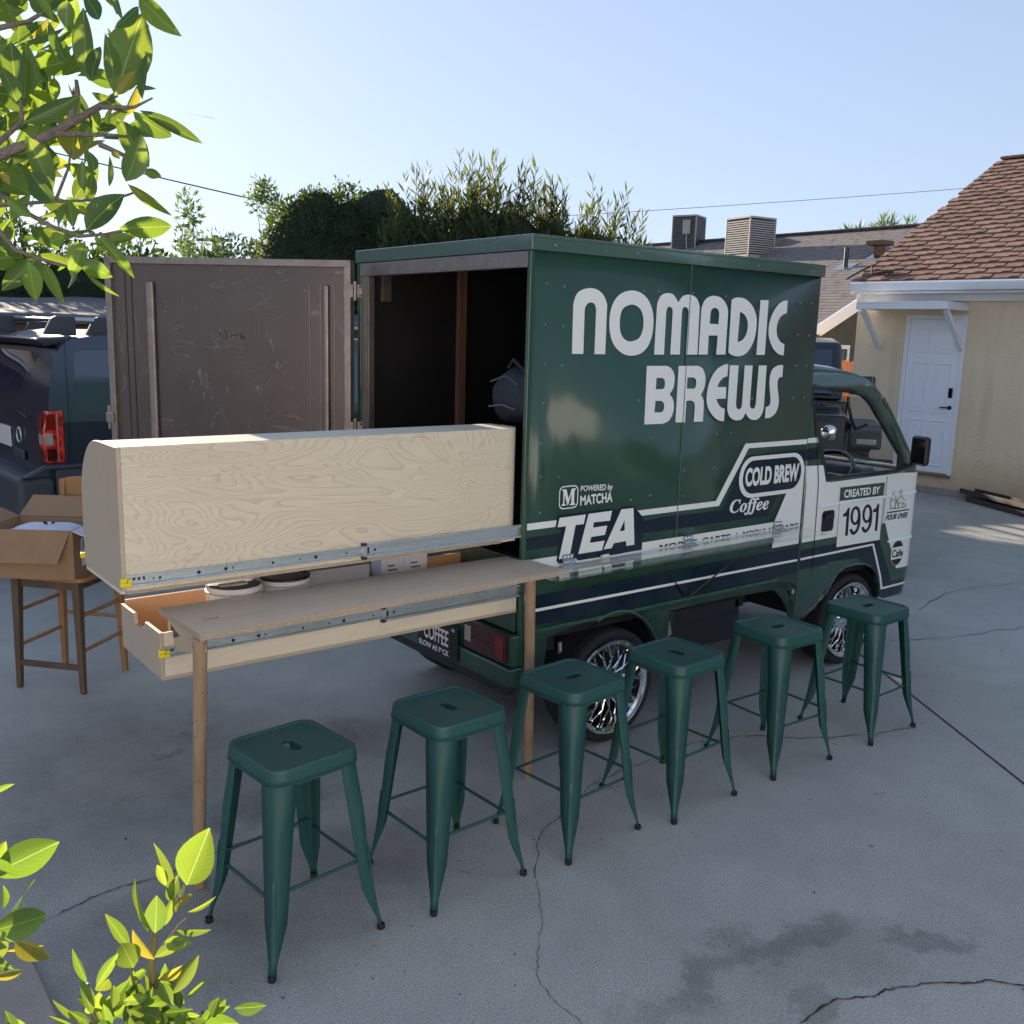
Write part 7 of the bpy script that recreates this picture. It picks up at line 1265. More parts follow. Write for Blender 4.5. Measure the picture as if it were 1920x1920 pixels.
g = G(); g.box(-1.20, 0.145, 0.0, 1.25, 0.70, 1.16); g.build('bonnet', M['jeep_paint'], jp, bevel=0.05, seg=3)
g = G(); g.box(-1.16, 0.12, -0.022, -0.002, 0.76, 1.14); gr = g.build('grille', M['jeep_paint'], jp, bevel=0.01)
for k in range(7): g = G(); xk = -0.87 + 0.105 * k; g.box(xk, xk + 0.06, -0.026, -0.0225, 0.84, 1.08); g.build('grille_slot', M['vinyl_black'], gr)
g = G(); g.box(-1.42, 0.36, -0.35, -0.12, 0.52, 0.70); g.build('bumper', M['black_plastic'], jp, bevel=0.02)
g = G(); g.box(-1.25, 0.19, 1.20, 3.15, 0.60, 1.20); g.build('body', M['jeep_paint'], jp, bevel=0.03)
g = G(); vs_ = [(-1.20, 1.25, 1.20), (0.14, 1.25, 1.20), (0.10, 1.50, 1.72), (-1.16, 1.50, 1.72), (-1.20, 3.10, 1.20), (0.14, 3.10, 1.20), (0.10, 3.05, 1.76), (-1.16, 3.05, 1.76)]
g.add(vs_, [(0, 1, 2, 3), (4, 7, 6, 5), (0, 4, 5, 1), (1, 5, 6, 2), (2, 6, 7, 3), (3, 7, 4, 0)]); g.build('hard_top', M['jeep_paint'], jp, bevel=0.04)
g = G(); g.add([(-1.10, 1.256, 1.26), (0.04, 1.256, 1.26), (0.02, 1.444, 1.65), (-1.08, 1.444, 1.65)], [(0, 1, 2, 3)]); o = g.build('windscreen', M['dark_glass'], jp, fixn=False)
g = G(); g.box(0.20, 0.42, 1.45, 1.52, 1.25, 1.42); g.build('door_mirror', M['black_plastic'], jp, bevel=0.02)
for (xx, yy, oo) in ((0.42, 0.30, 0), (-1.48, 0.30, 0), (0.36, 2.5, 0), (-1.42, 2.5, 0)):
    wl = empty('wheel', (xx - 0.12, yy, 0.34)); wl.parent = jp; RYw = Matrix.Rotation(math.radians(90), 4, 'Y')
    g = G(); g.lathe([(0.24, 0), (0.40, 0.0), (0.46, 0.03), (0.46, 0.21), (0.40, 0.24), (0.24, 0.24)], 32, M=RYw); g.build('tyre', M['tyre'], wl, smooth=50)
    g = G(); g.lathe([(0.0001, 0.05), (0.22, 0.05), (0.245, 0.01), (0.245, 0.23), (0.22, 0.19), (0.0001, 0.19)], 28, M=RYw); g.build('rim', M['steel_dark'], wl, smooth=50)
# pale blue van glimpsed between the open door and the box
vn = empty('van', (0.9, 6.4, 0), label='teal blue van body glimpsed in the slit between the open door and the truck', cat='van')
bpy.data.objects.remove(vn)
# ---------------------------------------------------------------- tan stucco house on the right
HW = math.radians(-5.0)      # wall line turns slightly off the y axis
hs_ = empty('stucco_house', (9.10, 3.30, 0), math.radians(-85.0 - 0.0), label='tan stucco house with brown shingled roof and a white panelled side door', cat='house')
# local x runs along the wall (+x = towards -y in the world), local -y faces the truck
L0, L1, HT = -1.09, 9.0, 2.44
box('wall', M['stucco'], hs_, L0, L1, 0.0, 0.2, 0.0, HT, 0.004)
box('wall', M['stucco'], hs_, L0, L0 + 0.2, 0.201, 6.5, 0.0, HT, 0.004)
box('footing', M['slab'], hs_, L0 - 0.01, L1, -0.012, -0.0005, 0.0, 0.09, 0.003)
dr = empty('door', (0, 0, 0)); dr.parent = hs_
dx0, dx1, dz0, dz1 = -0.360, 0.285, 0.275, 2.145
DX0, DX1 = dx0, dx1
g = G(); g.box(DX0, DX1, -0.020, -0.002, dz0, dz1); dl = g.build('door_leaf', M['door_white'], dr, bevel=0.003)
w_ = (DX1 - DX0)
for (za, zb) in ((0.36, 0.92), (1.02, 1.62), (1.74, 2.03)):
    for (xa, xb) in ((DX0 + 0.12 * w_, DX0 + 0.44 * w_), (DX0 + 0.56 * w_, DX0 + 0.88 * w_)):
        g = G()
        for (a, b, c, d) in ((xa, xb, za, za + 0.014), (xa, xb, zb - 0.014, zb), (xa, xa + 0.014, za + 0.0145, zb - 0.0145), (xb - 0.014, xb, za + 0.0145, zb - 0.0145)): g.box(a, b, -0.032, -0.0202, c, d)
        g.box(xa + 0.04, xb - 0.04, -0.030, -0.0202, za + 0.04, zb - 0.04)
        g.build('door_panel', M['door_white'], dl, bevel=0.004)
g = G(); g.box(DX0 - 0.055, DX0 - 0.003, -0.03, -0.001, dz0 - 0.02, dz1 + 0.05); g.box(DX1 + 0.003, DX1 + 0.05, -0.03, -0.001, dz0 - 0.02, dz1 + 0.05); g.box(DX0 - 0.0025, DX1 + 0.0025, -0.029, -0.001, dz1 + 0.004, dz1 + 0.049); g.build('door_frame', M['white_trim'], dr, bevel=0.003)
g = G(); g.box(DX0 - 0.05, DX1 + 0.04, -0.04, -0.001, dz0 - 0.05, dz0 - 0.021); g.build('threshold', M['alu'], dr)
g = G(); g.box(DX1 - 0.085, DX1 - 0.035, -0.036, -0.0205, 1.205, 1.325); g.build('keypad', M['black_gloss'], dr, bevel=0.005)
g = G(); g.tube([(DX1 - 0.055, -0.02, 1.085), (DX1 - 0.055, -0.055, 1.085), (DX1 - 0.16, -0.06, 1.085)], 0.009, 8); g.lathe([(0.026, 0), (0.024, 0.012), (0.0001, 0.012)], 16, M=Matrix.Rotation(math.radians(90), 4, 'X'), c=(DX1 - 0.055, -0.0205, 1.085)); g.build('handle', M['steel_dark'], dr, smooth=50)
aw = empty('awning', (0, 0, 0)); aw.parent = hs_
AX0, AX1 = -0.80, 0.335
g = G(); g.box(AX0, AX1, -0.62, -0.001, 2.315, 2.335); g.box(AX0, AX1, -0.62, -0.60, 2.245, 2.3145); g.box(AX0, AX0 + 0.02, -0.5995, -0.001, 2.245, 2.3145); g.box(AX1 - 0.02, AX1, -0.5995, -0.001, 2.245, 2.3145); g.build('awning_roof', M['white_trim'], aw, bevel=0.005)
for xa in (AX0 + 0.06, AX1 - 0.04):
    g = G(); g.beam((xa, -0.56, 2.24), (xa, -0.03, 1.79), 0.055, 0.055); g.build('bracket', M['white_trim'], aw, bevel=0.004)
# eave, fascia and gutter
g = G(); g.box(L0 + 0.05, L1, -0.32, 0.05, 2.441, 2.470); g.build('soffit', M['white_trim'], hs_, bevel=0.003)
g = G(); g.box(L0 + 0.01, L1, -0.08, -0.001, 2.36, 2.4405); g.build('frieze', M['white_trim'], hs_, bevel=0.004)
g = G(); g.prism([(a_ + 0.12, b_) for a_, b_ in [(-0.425, 2.475), (-0.525, 2.475), (-0.545, 2.53), (-0.545, 2.565), (-0.53, 2.585), (-0.51, 2.57), (-0.50, 2.50), (-0.44, 2.49), (-0.44, 2.575), (-0.425, 2.575)]], lambda u, w, d: (d, u, w), L0 + 0.09, L1); g.build('gutter', M['white_trim'], hs_, smooth=20)
# roof: slope rises away from the gutter, hip end on the far side
EA = Vector((L0 - 0.0, -0.38, 2.575)); pit = math.radians(29.0); sl = Vector((0, math.cos(pit), math.sin(pit)))
hipx = 0.0
RL = 3.95                       # length of the slope
def rp(u, v, n=0.0):            # u along the gutter, v up the slope, n outward
    return Vector((L0 - 0.0 + u, -0.38, 2.575)) + sl * v + Vector((0, -math.sin(pit), math.cos(pit))) * n
HK = 0.076                        # hip line: the slope's left edge leans in as it rises
g = G(); top = [rp(0.10, 0), rp(10.3, 0), rp(10.3, RL), rp(0.10 + HK * RL, RL)]
g.add([p for p in top] + [p - Vector((0, 0, 0.06)) for p in top], [(0, 1, 2, 3), (7, 6, 5, 4), (0, 4, 5, 1), (1, 5, 6, 2), (2, 6, 7, 3), (3, 7, 4, 0)])
# back slope and gable end
b0, b1 = rp(0.10 + HK * RL, RL), rp(10.3, RL); c0 = b0 + Vector((0, RL * math.cos(pit), -RL * math.sin(pit))); c1 = b1 + Vector((0, RL * math.cos(pit), -RL * math.sin(pit)))
g.add([b0, b1, c1, c0], [(0, 1, 2, 3)]); rfd = g.build('roof', M['shingle2'], hs_)
g = G(); g.add([Vector((L0, 0.0, HT)), Vector((L0, 7.2, HT)), rp(0.10 + HK * RL, RL) - Vector((0, 0, 0.1))], [(0, 1, 2)]); g.build('gable', M['stucco'], hs_, fixn=False)
g = G(); g.box(L0 + 0.08 + HK * RL, L0 + 10.1, rp(0, RL).y - 0.09, rp(0, RL).y + 0.09, rp(0, RL).z - 0.01, rp(0, RL).z + 0.035); g.build('ridge_cap', M['shingle1'], hs_, bevel=0.02)
# shingle tabs; nearest 300 are single parts, the rest one mesh
tabs = []; rs = random.Random(21); ex = 0.142; tw = 0.30
def tab_geom(u, v, w, d):
    j = 0.022
    a = [(u, v), (u + w * 0.60, v), (u + w * 0.72, v + 0.035), (u + w, v + 0.035), (u + w, v + ex + 0.03), (u, v + ex + 0.03)]
    lo = [rp(x, y, 0.004) for x, y in a]; hi = [rp(x, y, (0.030 if y < v + 0.06 else 0.010) + d) for x, y in a]
    return lo, hi
nrow = int(RL / ex)
for r in range(nrow):
    v = r * ex; u = -0.02 - (r * 0.13 % tw)
    while u < 7.0:
        w = tw * rs.uniform(0.94, 1.0); ul = 0.08 + HK * v; u0 = max(u, ul)
        if u + w > ul + 0.06: tabs.append((u0, v, u + w - u0 - 0.008, rs.uniform(0, 0.006), rs.randrange(3)))
        u += tw
tabs.sort(key=lambda t: (t[0] * 1.0 + 0.2 * t[1]) if True else 0)
def add_tab(g, t, base=Vector((0, 0, 0))):
    lo, hi = tab_geom(*t[:4]); n = 6
    g.add([p - base for p in lo + hi], [tuple(range(n, 2 * n))] + [(i, (i + 1) % n, n + (i + 1) % n, n + i) for i in range(n)])
vis = [t for t in tabs if t[0] < 2.6]; vis.sort(key=lambda t: t[0] + 0.35 * t[1]); sing = vis[:290]; rest = [t for t in tabs if t not in set(sing)]
for t in sing:
    g = G(); add_tab(g, t); g.build('shingle', M['shingle%d' % t[4]], rfd, fixn=False)
for c in range(3):
    g = G()
    for t in rest:
        if t[4] == c: add_tab(g, t)
    o = g.build('shingles', M['shingle%d' % c], rfd, fixn=False); o['kind'] = 'stuff'
g = G(); g.tube([rp(0.02, 0.02, 0.05), rp(0.1, 0.25, 0.05), rp(0.22, 0.3, 0.09), rp(0.3, 0.12, 0.06), rp(0.55, 0.18, 0.06), rp(0.5, 0.05, 0.05)], 0.014, 6); g.build('loose_cable', M['cable'], hs_, smooth=60)

# ---------------------------------------------------------------- long-roofed grey house behind, gable end with white barge board
gh = empty('dark_house', (13.32, 7.96, 0), 0.0, label='dark grey house with long shingled roof, white barge board and white framed window', cat='house')
TH = math.radians(23.5); DR = 5.5; cT, sT = math.cos(TH), math.sin(TH)
def gp(u, y, n=0.0): return Vector((u * cT - n * sT, y, 2.083 + u * sT + n * cT))      # u up the slope, y along the eave
UL = DR / cT
g = G(); g.add([gp(0, 0), gp(UL, 0), gp(UL, 22), gp(0, 22), gp(0, 0, -.12), gp(UL, 0, -.12), gp(UL, 22, -.12), gp(0, 22, -.12)], [(0, 1, 2, 3), (7, 6, 5, 4), (0, 4, 5, 1), (1, 5, 6, 2), (2, 6, 7, 3), (3, 7, 4, 0)])
g.add([gp(UL, 0), gp(UL, 22), gp(UL, 22) + V(DR, 0, -DR * sT / cT), gp(UL, 0) + V(DR, 0, -DR * sT / cT)], [(0, 1, 2, 3)])
rfb = g.build('roof', M['grey_shingle'], gh)
g = G(); r_ = random.Random(9); nr = int(UL / 0.16)
for r in range(nr):                        # far-off shingle courses: real butts, joined
    y = 0.0
    while y < 15:
        l = r_.uniform(0.45, 0.9); a = gp(r * 0.16, y, 0.004); 
        g.add([gp(r * .16, y, .012), gp(r * .16 + .17, y, .006), gp(r * .16 + .17, y + l - .02, .006), gp(r * .16, y + l - .02, .012), gp(r * .16, y, .0), gp(r * .16, y + l - .02, .0)], [(0, 1, 2, 3), (0, 3, 5, 4)]); y += l
g.build('shingles', M['grey_shingle'], rfb, fixn=False)['kind'] = 'stuff'
g = G()
yy = 0.0
while yy < 15: g.obox(gp(UL, yy + .15, .03), 0.28, 0.27, 0.03); yy += 0.3
g.build('ridge_cap', M['grey_shingle'], rfb)['kind'] = 'stuff'
g = G(); g.add([V(0.45, 0.40, 0), V(10.4, 0.40, 0), V(10.4, 0.40, 2.2), V(DR, 0.40, 4.35), V(0.45, 0.40, 2.17)], [(0, 1, 2, 3, 4)]); g.build('wall', M['dark_stucco'], gh, fixn=False)
g = G(); g.box(0.45, 0.60, 0.41, 22, 0, 2.15); g.build('wall', M['dark_stucco'], gh)
g = G(); g.beam(gp(-0.05, -0.03, -0.03), gp(UL, -0.03, -0.03), 0.05, 0.22, (0, 0, 1)); g.build('barge_board', M['white_trim'], gh, bevel=0.005)
g = G(); g.box(-0.18, 0.05, -0.06, 22, 1.96, 2.09); g.build('gutter', M['white_trim'], gh, bevel=0.02)
wn_g = empty('window', (0, 0, 0)); wn_g.parent = gh
g = G(); g.box(0.48, 1.62, 0.36, 0.395, 1.70, 1.78); g.box(0.48, 0.55, 0.36, 0.395, 0.95, 1.699); g.box(1.00, 1.06, 0.36, 0.395, 0.95, 1.699); g.box(1.55, 1.62, 0.36, 0.395, 0.95, 1.699); g.build('window_frame', M['white_trim'], wn_g, bevel=0.004)
for xa in (0.555, 1.065): g = G(); g.box(xa, xa + 0.44, 0.38, 0.39, 0.96, 1.695); g.build('pane', M['dark_glass'], wn_g)
g = G()
for k in range(8): g.tube([(0.60 + 0.13 * k, 0.372, 0.96), (0.60 + 0.13 * k, 0.372, 1.695)], 0.006, 5)
g.build('window_bars', M['black_plastic'], wn_g)['kind'] = 'stuff'
g = G(); p = gp(3.35, 1.6); g.tube([p, p + V(0, 0, 0.42)], 0.05, 10); g.build('vent_pipe', M['steel_dark'], gh, smooth=40)
g = G(); p = gp(4.0, 1.2); g.tube([p, p + V(0, 0, 0.22)], 0.11, 12); g.obox(p + V(0, 0, 0.27), 0.42, 0.42, 0.10); g.build('roof_vent', M['old_wood'], gh, bevel=0.01)
for p in (gp(3.35, 1.6, .01), gp(4.0, 1.2, .01)): g = G(); g.obox(p, 0.4, 0.4, 0.02, Matrix.Rotation(-TH, 3, 'Y')); g.build('flashing', M['alu_bright'], gh)

def ac_unit(loc_, rz, w, h, label, dark):
    a = empty('air_conditioner', loc_, rz, label=label, cat='air conditioner', group='air conditioners on the long roof')
    body, slat = (M['ac_dark'], M['grey_plastic']) if dark else (M['ac_grey'], M['ac_grey'])
    g = G(); g.box(-w / 2 + .03, w / 2 - .03, -w / 2 + .03, w / 2 - .03, 0.0, h - 0.06); g.build('coil', M['ac_dark'], a)
    g = G()
    for i in (-1, 1):
        for j in (-1, 1): g.box(i * w / 2 - .035 * (i > 0) , i * w / 2 + .035 * (i < 0), j * w / 2 - .035 * (j > 0), j * w / 2 + .035 * (j < 0), -0.75, h - .05)
    g.box(-w / 2, w / 2, -w / 2, w / 2, h - .049, h); g.box(-w / 2, w / 2, -w / 2, w / 2, -0.06, 0.02); g.build('casing', M['ac_grey'], a, bevel=0.008)
    n = 15
    for s in range(2):
        for k in range(n):
            z = 0.05 + (h - 0.12) * k / n; g = G()
            if s == 0: g.box(-w / 2 + .036, w / 2 - .036, -w / 2 + 0.002, -w / 2 + .022, z, z + (h - .12) / n * .55)
            else: g.box(-w / 2 + 0.002, -w / 2 + .022, -w / 2 + .036, w / 2 - .036, z, z + (h - .12) / n * .55)
            g.build('slat', slat, a)
    if dark:
        g = G(); g.box(-w / 2 - .06, -w / 2 - .002, -0.2, 0.02, h * .45, h * .85); g.tube([(-w / 2 - .04, -.1, h * .45), (-w / 2 - .04, -.12, 0.1), (-w / 2 - .1, -.3, -.5)], .02, 6); g.build('isolator', M['ac_grey'], a, bevel=.01)
    return a
ac_unit((17.44, 13.02, 3.86), math.radians(-8), 0.86, 0.92, 'light beige air conditioner with louvred sides, nearer one on the roof', False)
ac_unit((18.58, 16.10, 4.22), math.radians(20), 0.72, 0.94, 'dark louvred air conditioner with a switch box, farther one on the roof', True)
fn = empty('plank_fence', (12.3, 7.3, 0), label='orange brown plank fence below the white framed window', cat='fence')
for k in range(14):
    g = G(); h_ = 1.50 + 0.02 * math.sin(k * 2.1); g.box(k * 0.13, k * 0.13 + 0.115, 0, 0.02, 0, h_); g.build('plank', M['fence_wood'], fn)
g = G(); g.box(0, 1.8, 0.021, 0.06, 0.3, 0.38); g.box(0, 1.8, 0.021, 0.06, 1.1, 1.18); g.build('rail', M['fence_wood'], fn)

# rusty steel channels on the ground by the stucco wall
for i, (a, b, z, lb) in enumerate((((9.02, 2.62), (8.25, 1.15), 0.04, 'lower of two dark steel channels lying along the foot of the stucco wall'), ((9.10, 2.75), (8.42, 1.22), 0.115, 'upper of two dark steel channels lying along the foot of the stucco wall'))):
    a = Vector((*a, z)); b = Vector((*b, z)); d = (b - a).normalized(); L = (b - a).length
    r = empty('steel_channel', (a.x, a.y, z - 0.035), math.atan2(d.y, d.x), label=lb, cat='beam', group='steel channels by the wall')
    g = G(); g.box(0, L, -0.09, 0.09, 0.0, 0.008); g.build('web', M['rust_beam'], r); g = G(); g.box(0, L, -0.09, -0.082, 0.0085, 0.06); g.box(0, L, 0.082, 0.09, 0.0085, 0.06); g.build('flange', M['rust_beam'], r)

# ---------------------------------------------------------------- low shed with weathered roof on the left
shd = empty('shed', (-6.0, 7.6, 0), label='low weathered wooden shed with a felted roof behind the dark wagon', cat='shed')
g = G(); ang = math.atan2(0.25, 2.6)
n1, n2 = 60, 10; vs_ = []; fs = []
for i in range(n1 + 1):
    for j in range(n2 + 1):
        x = 13.0 * i / n1; y = -0.25 + 3.2 * j / n2; vs_.append((x, y, 1.90 + 0.078 * y + 0.035 * noise.noise(Vector((x * 1.2, y * 2.5, 0)))))
for i in range(n1):
    for j in range(n2): fs.append((i * (n2 + 1) + j, (i + 1) * (n2 + 1) + j, (i + 1) * (n2 + 1) + j + 1, i * (n2 + 1) + j + 1))
g.add(vs_, fs); o = g.build('roof', M['old_roll_roof'], shd, smooth=60); md = o.modifiers.new('solid', 'SOLIDIFY'); md.thickness = 0.03
g = G(); g.tube([(0, -0.27, 1.835), (13, -0.27, 1.835)], 0.028, 8); g.build('eave_pipe', M['alu_bright'], shd, smooth=50)
g = G(); g.box(0, 13, -0.2, -0.16, 1.70, 1.80); g.build('fascia', M['old_wood'], shd)
for k in range(9):
    x = 0.15 + 1.55 * k; g = G(); g.box(x, x + 0.11, -0.14, -0.02, 0, 1.695); g.build('post', M['old_wood'], shd, bevel=0.005)
for k in range(62):
    g = G(); x = 0.05 + 0.208 * k; g.box(x, x + 0.198, 1.3, 1.32, 0.02 + 0.02 * (k % 3), 1.85); g.build('board', M['old_wood'], shd)
g = G(); g.box(6.05, 6.30, -0.175, -0.165 + 0.0, 1.42, 1.62); g.build('notice', M['paper'], shd)
g = G(); g.box(5.78, 5.83, -0.16, -0.143, 1.50, 1.68); g.build('bracket', M['alu_bright'], shd)

# ---------------------------------------------------------------- unseen garages added outside the frame to cast shade, bounce fill light and feed reflections
added_garage = empty('garage', (-14.0, 10.4, 0), label='plain stucco garage beyond the left edge of the view', cat='garage')
g = G(); g.box(0, 13.55, 0, 5.0, 0, 2.9); g.build('wall', M['stucco'], added_garage)
g = G(); g.prism([(-0.35, 2.85), (2.5, 3.98), (5.35, 2.85), (5.35, 2.70), (-0.35, 2.70)], lambda u, w, d: (d, u, w), -0.3, 13.6); g.build('roof', M['grey_shingle'], added_garage)
g = G(); g.box(3, 7.5, -0.03, -0.002, 0.02, 2.2); g.build('garage_door', M['white_trim'], added_garage, bevel=0.01)
bh = empty('white_garage', (-15.0, -6.6, 0), math.radians(2), label='white garage wall standing behind the photographer', cat='garage')
g = G(); g.box(0, 15.2, -6, 0, 0, 3.3); g.build('wall', M['white_trim'], bh)
g = G(); g.prism([(-6.4, 3.25), (-3, 4.3), (0.35, 3.25), (0.35, 3.12), (-6.4, 3.12)], lambda u, w, d: (d, u, w), -0.4, 15.4); g.build('roof', M['shingle2'], bh)
for xw in (2.5, 8.6):
    w_ = empty('window', (xw, 0.0, 0)); w_.parent = bh
    g = G(); g.box(0, 1.2, 0.004, 0.03, 1.15, 2.1); g.build('pane', M['dark_glass'], w_); g = G(); g.box(-.08, 0, 0.002, .05, 1.07, 2.18); g.box(1.2, 1.28, .002, .05, 1.07, 2.18); g.box(0, 1.2, .002, .05, 2.1, 2.18); g.box(0, 1.2, .002, .05, 1.07, 1.15); g.build('window_frame', M['white_trim'], w_)
# ---------------------------------------------------------------- foliage
def leaf_cards(n, sampler, size, aspect, seed, up_bias=0.3, fold=0.25):
    """n folded leaves (4 triangles each) at points and directions from sampler"""
    r = np.random.RandomState(seed)
    P, D = sampler(r, n)
    D = D / np.linalg.norm(D, axis=1, keepdims=True)
    A = r.normal(size=(n, 3)); S = np.cross(D, A); S /= np.linalg.norm(S, axis=1, keepdims=True); Nn = np.cross(S, D)
    L = size * r.uniform(0.6, 1.3, size=(n, 1)); W = L / aspect
    v0 = P; v1 = P + D * L * 0.45 + S * W * 0.5 + Nn * W * fold; v2 = P + D * L; v3 = P + D * L * 0.45 - S * W * 0.5 + Nn * W * fold; vm = P + D * L * 0.5
    V_ = np.stack([v0, v1, v2, v3], axis=1).reshape(-1, 3)
    idx = np.arange(n)[:, None] * 4
    F_ = np.concatenate([idx + np.array([[0, 1, 2]]), idx + np.array([[0, 2, 3]])], axis=0)
    return V_, F_
def np_mesh(name, V_, F_, m, parent=None):
    me = bpy.data.meshes.new(name); me.vertices.add(len(V_)); me.vertices.foreach_set('co', V_.astype(np.float32).ravel())
    me.loops.add(len(F_) * 3); me.loops.foreach_set('vertex_index', F_.astype(np.int32).ravel())
    me.polygons.add(len(F_)); me.polygons.foreach_set('loop_start', np.arange(len(F_), dtype=np.int32) * 3)
    me.update(calc_edges=True); me.validate(); me.materials.append(m)
    o = bpy.data.objects.new(name, me); COL.objects.link(o)
    if parent is not None: o.parent = parent
    return o
def blob_sampler(blobs, shell=0.35, out=0.8, up=0.3, rough=0.12):
    B = np.array([[*b[0], *b[1]] for b in blobs], float); w = (B[:, 3] * B[:, 4] + B[:, 4] * B[:, 5] + B[:, 3] * B[:, 5]); w /= w.sum()
    def f(r, n):
        k = r.choice(len(B), n, p=w); u = r.normal(size=(n, 3)); u /= np.linalg.norm(u, axis=1, keepdims=True)
        rad = 1 - shell * r.random_sample((n, 1)) ** 1.5
        lump = 1 + rough * (np.sin(u[:, :1] * 7 + k[:, None]) * np.cos(u[:, 1:2] * 6 + u[:, 2:3] * 5 + k[:, None] * 2)) + r.normal(size=(n, 1)) * 0.03
        P = B[k, :3] + u * B[k, 3:] * rad * lump
        P[:, 2] = np.maximum(P[:, 2], 0.05)
        D = u * out + r.normal(size=(n, 3)) * 0.6 + np.array([0, 0, up])
        return P, D
    return f
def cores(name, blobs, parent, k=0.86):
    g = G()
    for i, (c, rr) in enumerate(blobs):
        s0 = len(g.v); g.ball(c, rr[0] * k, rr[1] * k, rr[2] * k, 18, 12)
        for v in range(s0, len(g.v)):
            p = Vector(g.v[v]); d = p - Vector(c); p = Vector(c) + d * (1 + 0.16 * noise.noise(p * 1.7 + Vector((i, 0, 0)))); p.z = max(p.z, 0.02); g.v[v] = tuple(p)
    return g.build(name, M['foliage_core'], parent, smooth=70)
def tree(name, loc_, blobs, n, size, aspect, m, label, cat, group=None, seed=1, trunk_h=1.2, core=True, shell=0.35, trunk_r=0.08, limbs=5, up=0.3, coref=0.86, rough=0.12):
    t = empty(name, (0, 0, 0), label=label, cat=cat, group=group)
    g = G(); r = random.Random(seed); base = Vector((loc_[0], loc_[1], 0))
    g.tube([base, base + V(r.uniform(-.1, .1), r.uniform(-.1, .1), trunk_h * .5), base + V(r.uniform(-.15, .15), r.uniform(-.1, .1), trunk_h)], [trunk_r * 1.2, trunk_r, trunk_r * .8], 8)
    for i in range(limbs):
        c, rr = blobs[i % len(blobs)]; e = Vector(c) + Vector((r.uniform(-.6, .6) * rr[0], r.uniform(-.6, .6) * rr[1], r.uniform(-.2, .7) * rr[2]))
        s = base + V(0, 0, trunk_h * r.uniform(.7, 1)); mid = s.lerp(e, .5) + V(r.uniform(-.1, .1), r.uniform(-.1, .1), .1)
        g.tube([s, mid, e], [trunk_r * .55, trunk_r * .35, trunk_r * .12], 6)
    g.build('trunk', M['trunk'], t, smooth=60)
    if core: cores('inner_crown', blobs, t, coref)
    V_, F_ = leaf_cards(n, blob_sampler(blobs, shell, up=up, rough=rough), size, aspect, seed)
    c = np_mesh('crown', V_, F_, m, t); c['kind'] = 'stuff'
    return t
def shoots(blob_pts, seed, n, length, leaf, per, spread=0.35):
    """upright leafy shoots: long narrow leaves whorled along thin stems"""
    r = np.random.RandomState(seed); Pl = []; Dl = []; stems = []
    for i in range(n):
        b = blob_pts[r.randint(len(blob_pts))]; c, rr = b; u = r.normal(size=3); u /= np.linalg.norm(u); u[2] = abs(u[2]) * 0.9 + 0.1; u[1] = -abs(u[1]) if r.rand() < .65 else u[1]
        p = np.array(c) + u * np.array(rr) * 0.97
        d = u * spread + np.array([r.normal() * .15, r.normal() * .15, 1.0]); d /= np.linalg.norm(d); L = length * r.uniform(0.5, 1.3) * (1.25 if u[2] > 0.7 else 0.8)
        stems.append((p, p + d * L))
        for k in range(per):
            t = (k + .5) / per; a = r.uniform(0, 6.28); s = np.cross(d, [math.cos(a), math.sin(a), .2]); s /= np.linalg.norm(s)
            Pl.append(p + d * L * t); Dl.append(d * (0.55 + 0.6 * t) + s * (1.0 - 0.45 * t))
    Pl = np.array(Pl); Dl = np.array(Dl)
    def samp(r_, m_): return Pl, Dl
    V_, F_ = leaf_cards(len(Pl), samp, leaf, 6.0, seed + 1, fold=0.1)
    return V_, F_, stems
hb = [((4.22, 10.25, 2.25), (0.90, 0.85, 1.52)), ((4.62, 10.05, 2.32), (0.80, 0.75, 1.52)), ((5.05, 9.85, 2.32), (0.78, 0.75, 1.50)), ((4.6, 10.1, 1.2), (1.2, 0.9, 1.2))]
tree('clipped_tree', (4.55, 10.1), hb, 34000, 0.062, 1.8, M['hedge_leaf'], 'dense rounded dark green clipped tree behind the open truck box', 'tree', seed=3, trunk_h=1.4, shell=0.09, coref=0.955, rough=0.03, up=0.0)
def bush(name, blobs, n_fill, n_sh, label, seed, group, leaf=0.17, length=0.42, base=None):
    t = empty(name, (0, 0, 0), label=label, cat='bush', group=group)
    V_, F_ = leaf_cards(n_fill, blob_sampler(blobs, 0.22, up=0.6), 0.15, 5.0, seed)
    V2, F2, st = shoots(blobs, seed + 7, n_sh, length, leaf, 15)
    V_ = np.concatenate([V_, V2]); F_ = np.concatenate([F_, F2 + (len(V_) - len(V2))])
    c = np_mesh('crown', V_, F_, M['oleander_leaf'], t); c['kind'] = 'stuff'
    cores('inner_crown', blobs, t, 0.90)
    g = G()
    for a, b in st[:120]: g.tube([tuple(a), tuple(b)], [0.006, 0.003], 4)
    for k in range(4): bx = blobs[k % len(blobs)][0]; g.tube([(bx[0], bx[1], 0), (bx[0] + .1, bx[1], bx[2] * .6)], [0.05, 0.03], 6)
    s_ = g.build('stems', M['trunk'], t); s_['kind'] = 'stuff'
bush('oleander', [((5.15, 8.9, 2.35), (0.6, 0.6, 1.15)), ((5.7, 8.45, 2.3), (0.6, 0.6, 1.45)), ((5.3, 8.7, 1.2), (0.9, 0.7, 1.2))], 12000, 210, 'tall spiky-leaved bush right of the rounded clipped tree', 31, 'spiky bushes behind the truck')
bush('oleander', [((6.15, 7.95, 2.3), (0.55, 0.55, 1.22)), ((6.5, 7.65, 2.2), (0.45, 0.5, 1.15)), ((6.2, 7.8, 1.2), (0.8, 0.6, 1.2))], 9500, 160, 'middle spiky-leaved bush showing over the truck roof', 41, 'spiky bushes behind the truck')
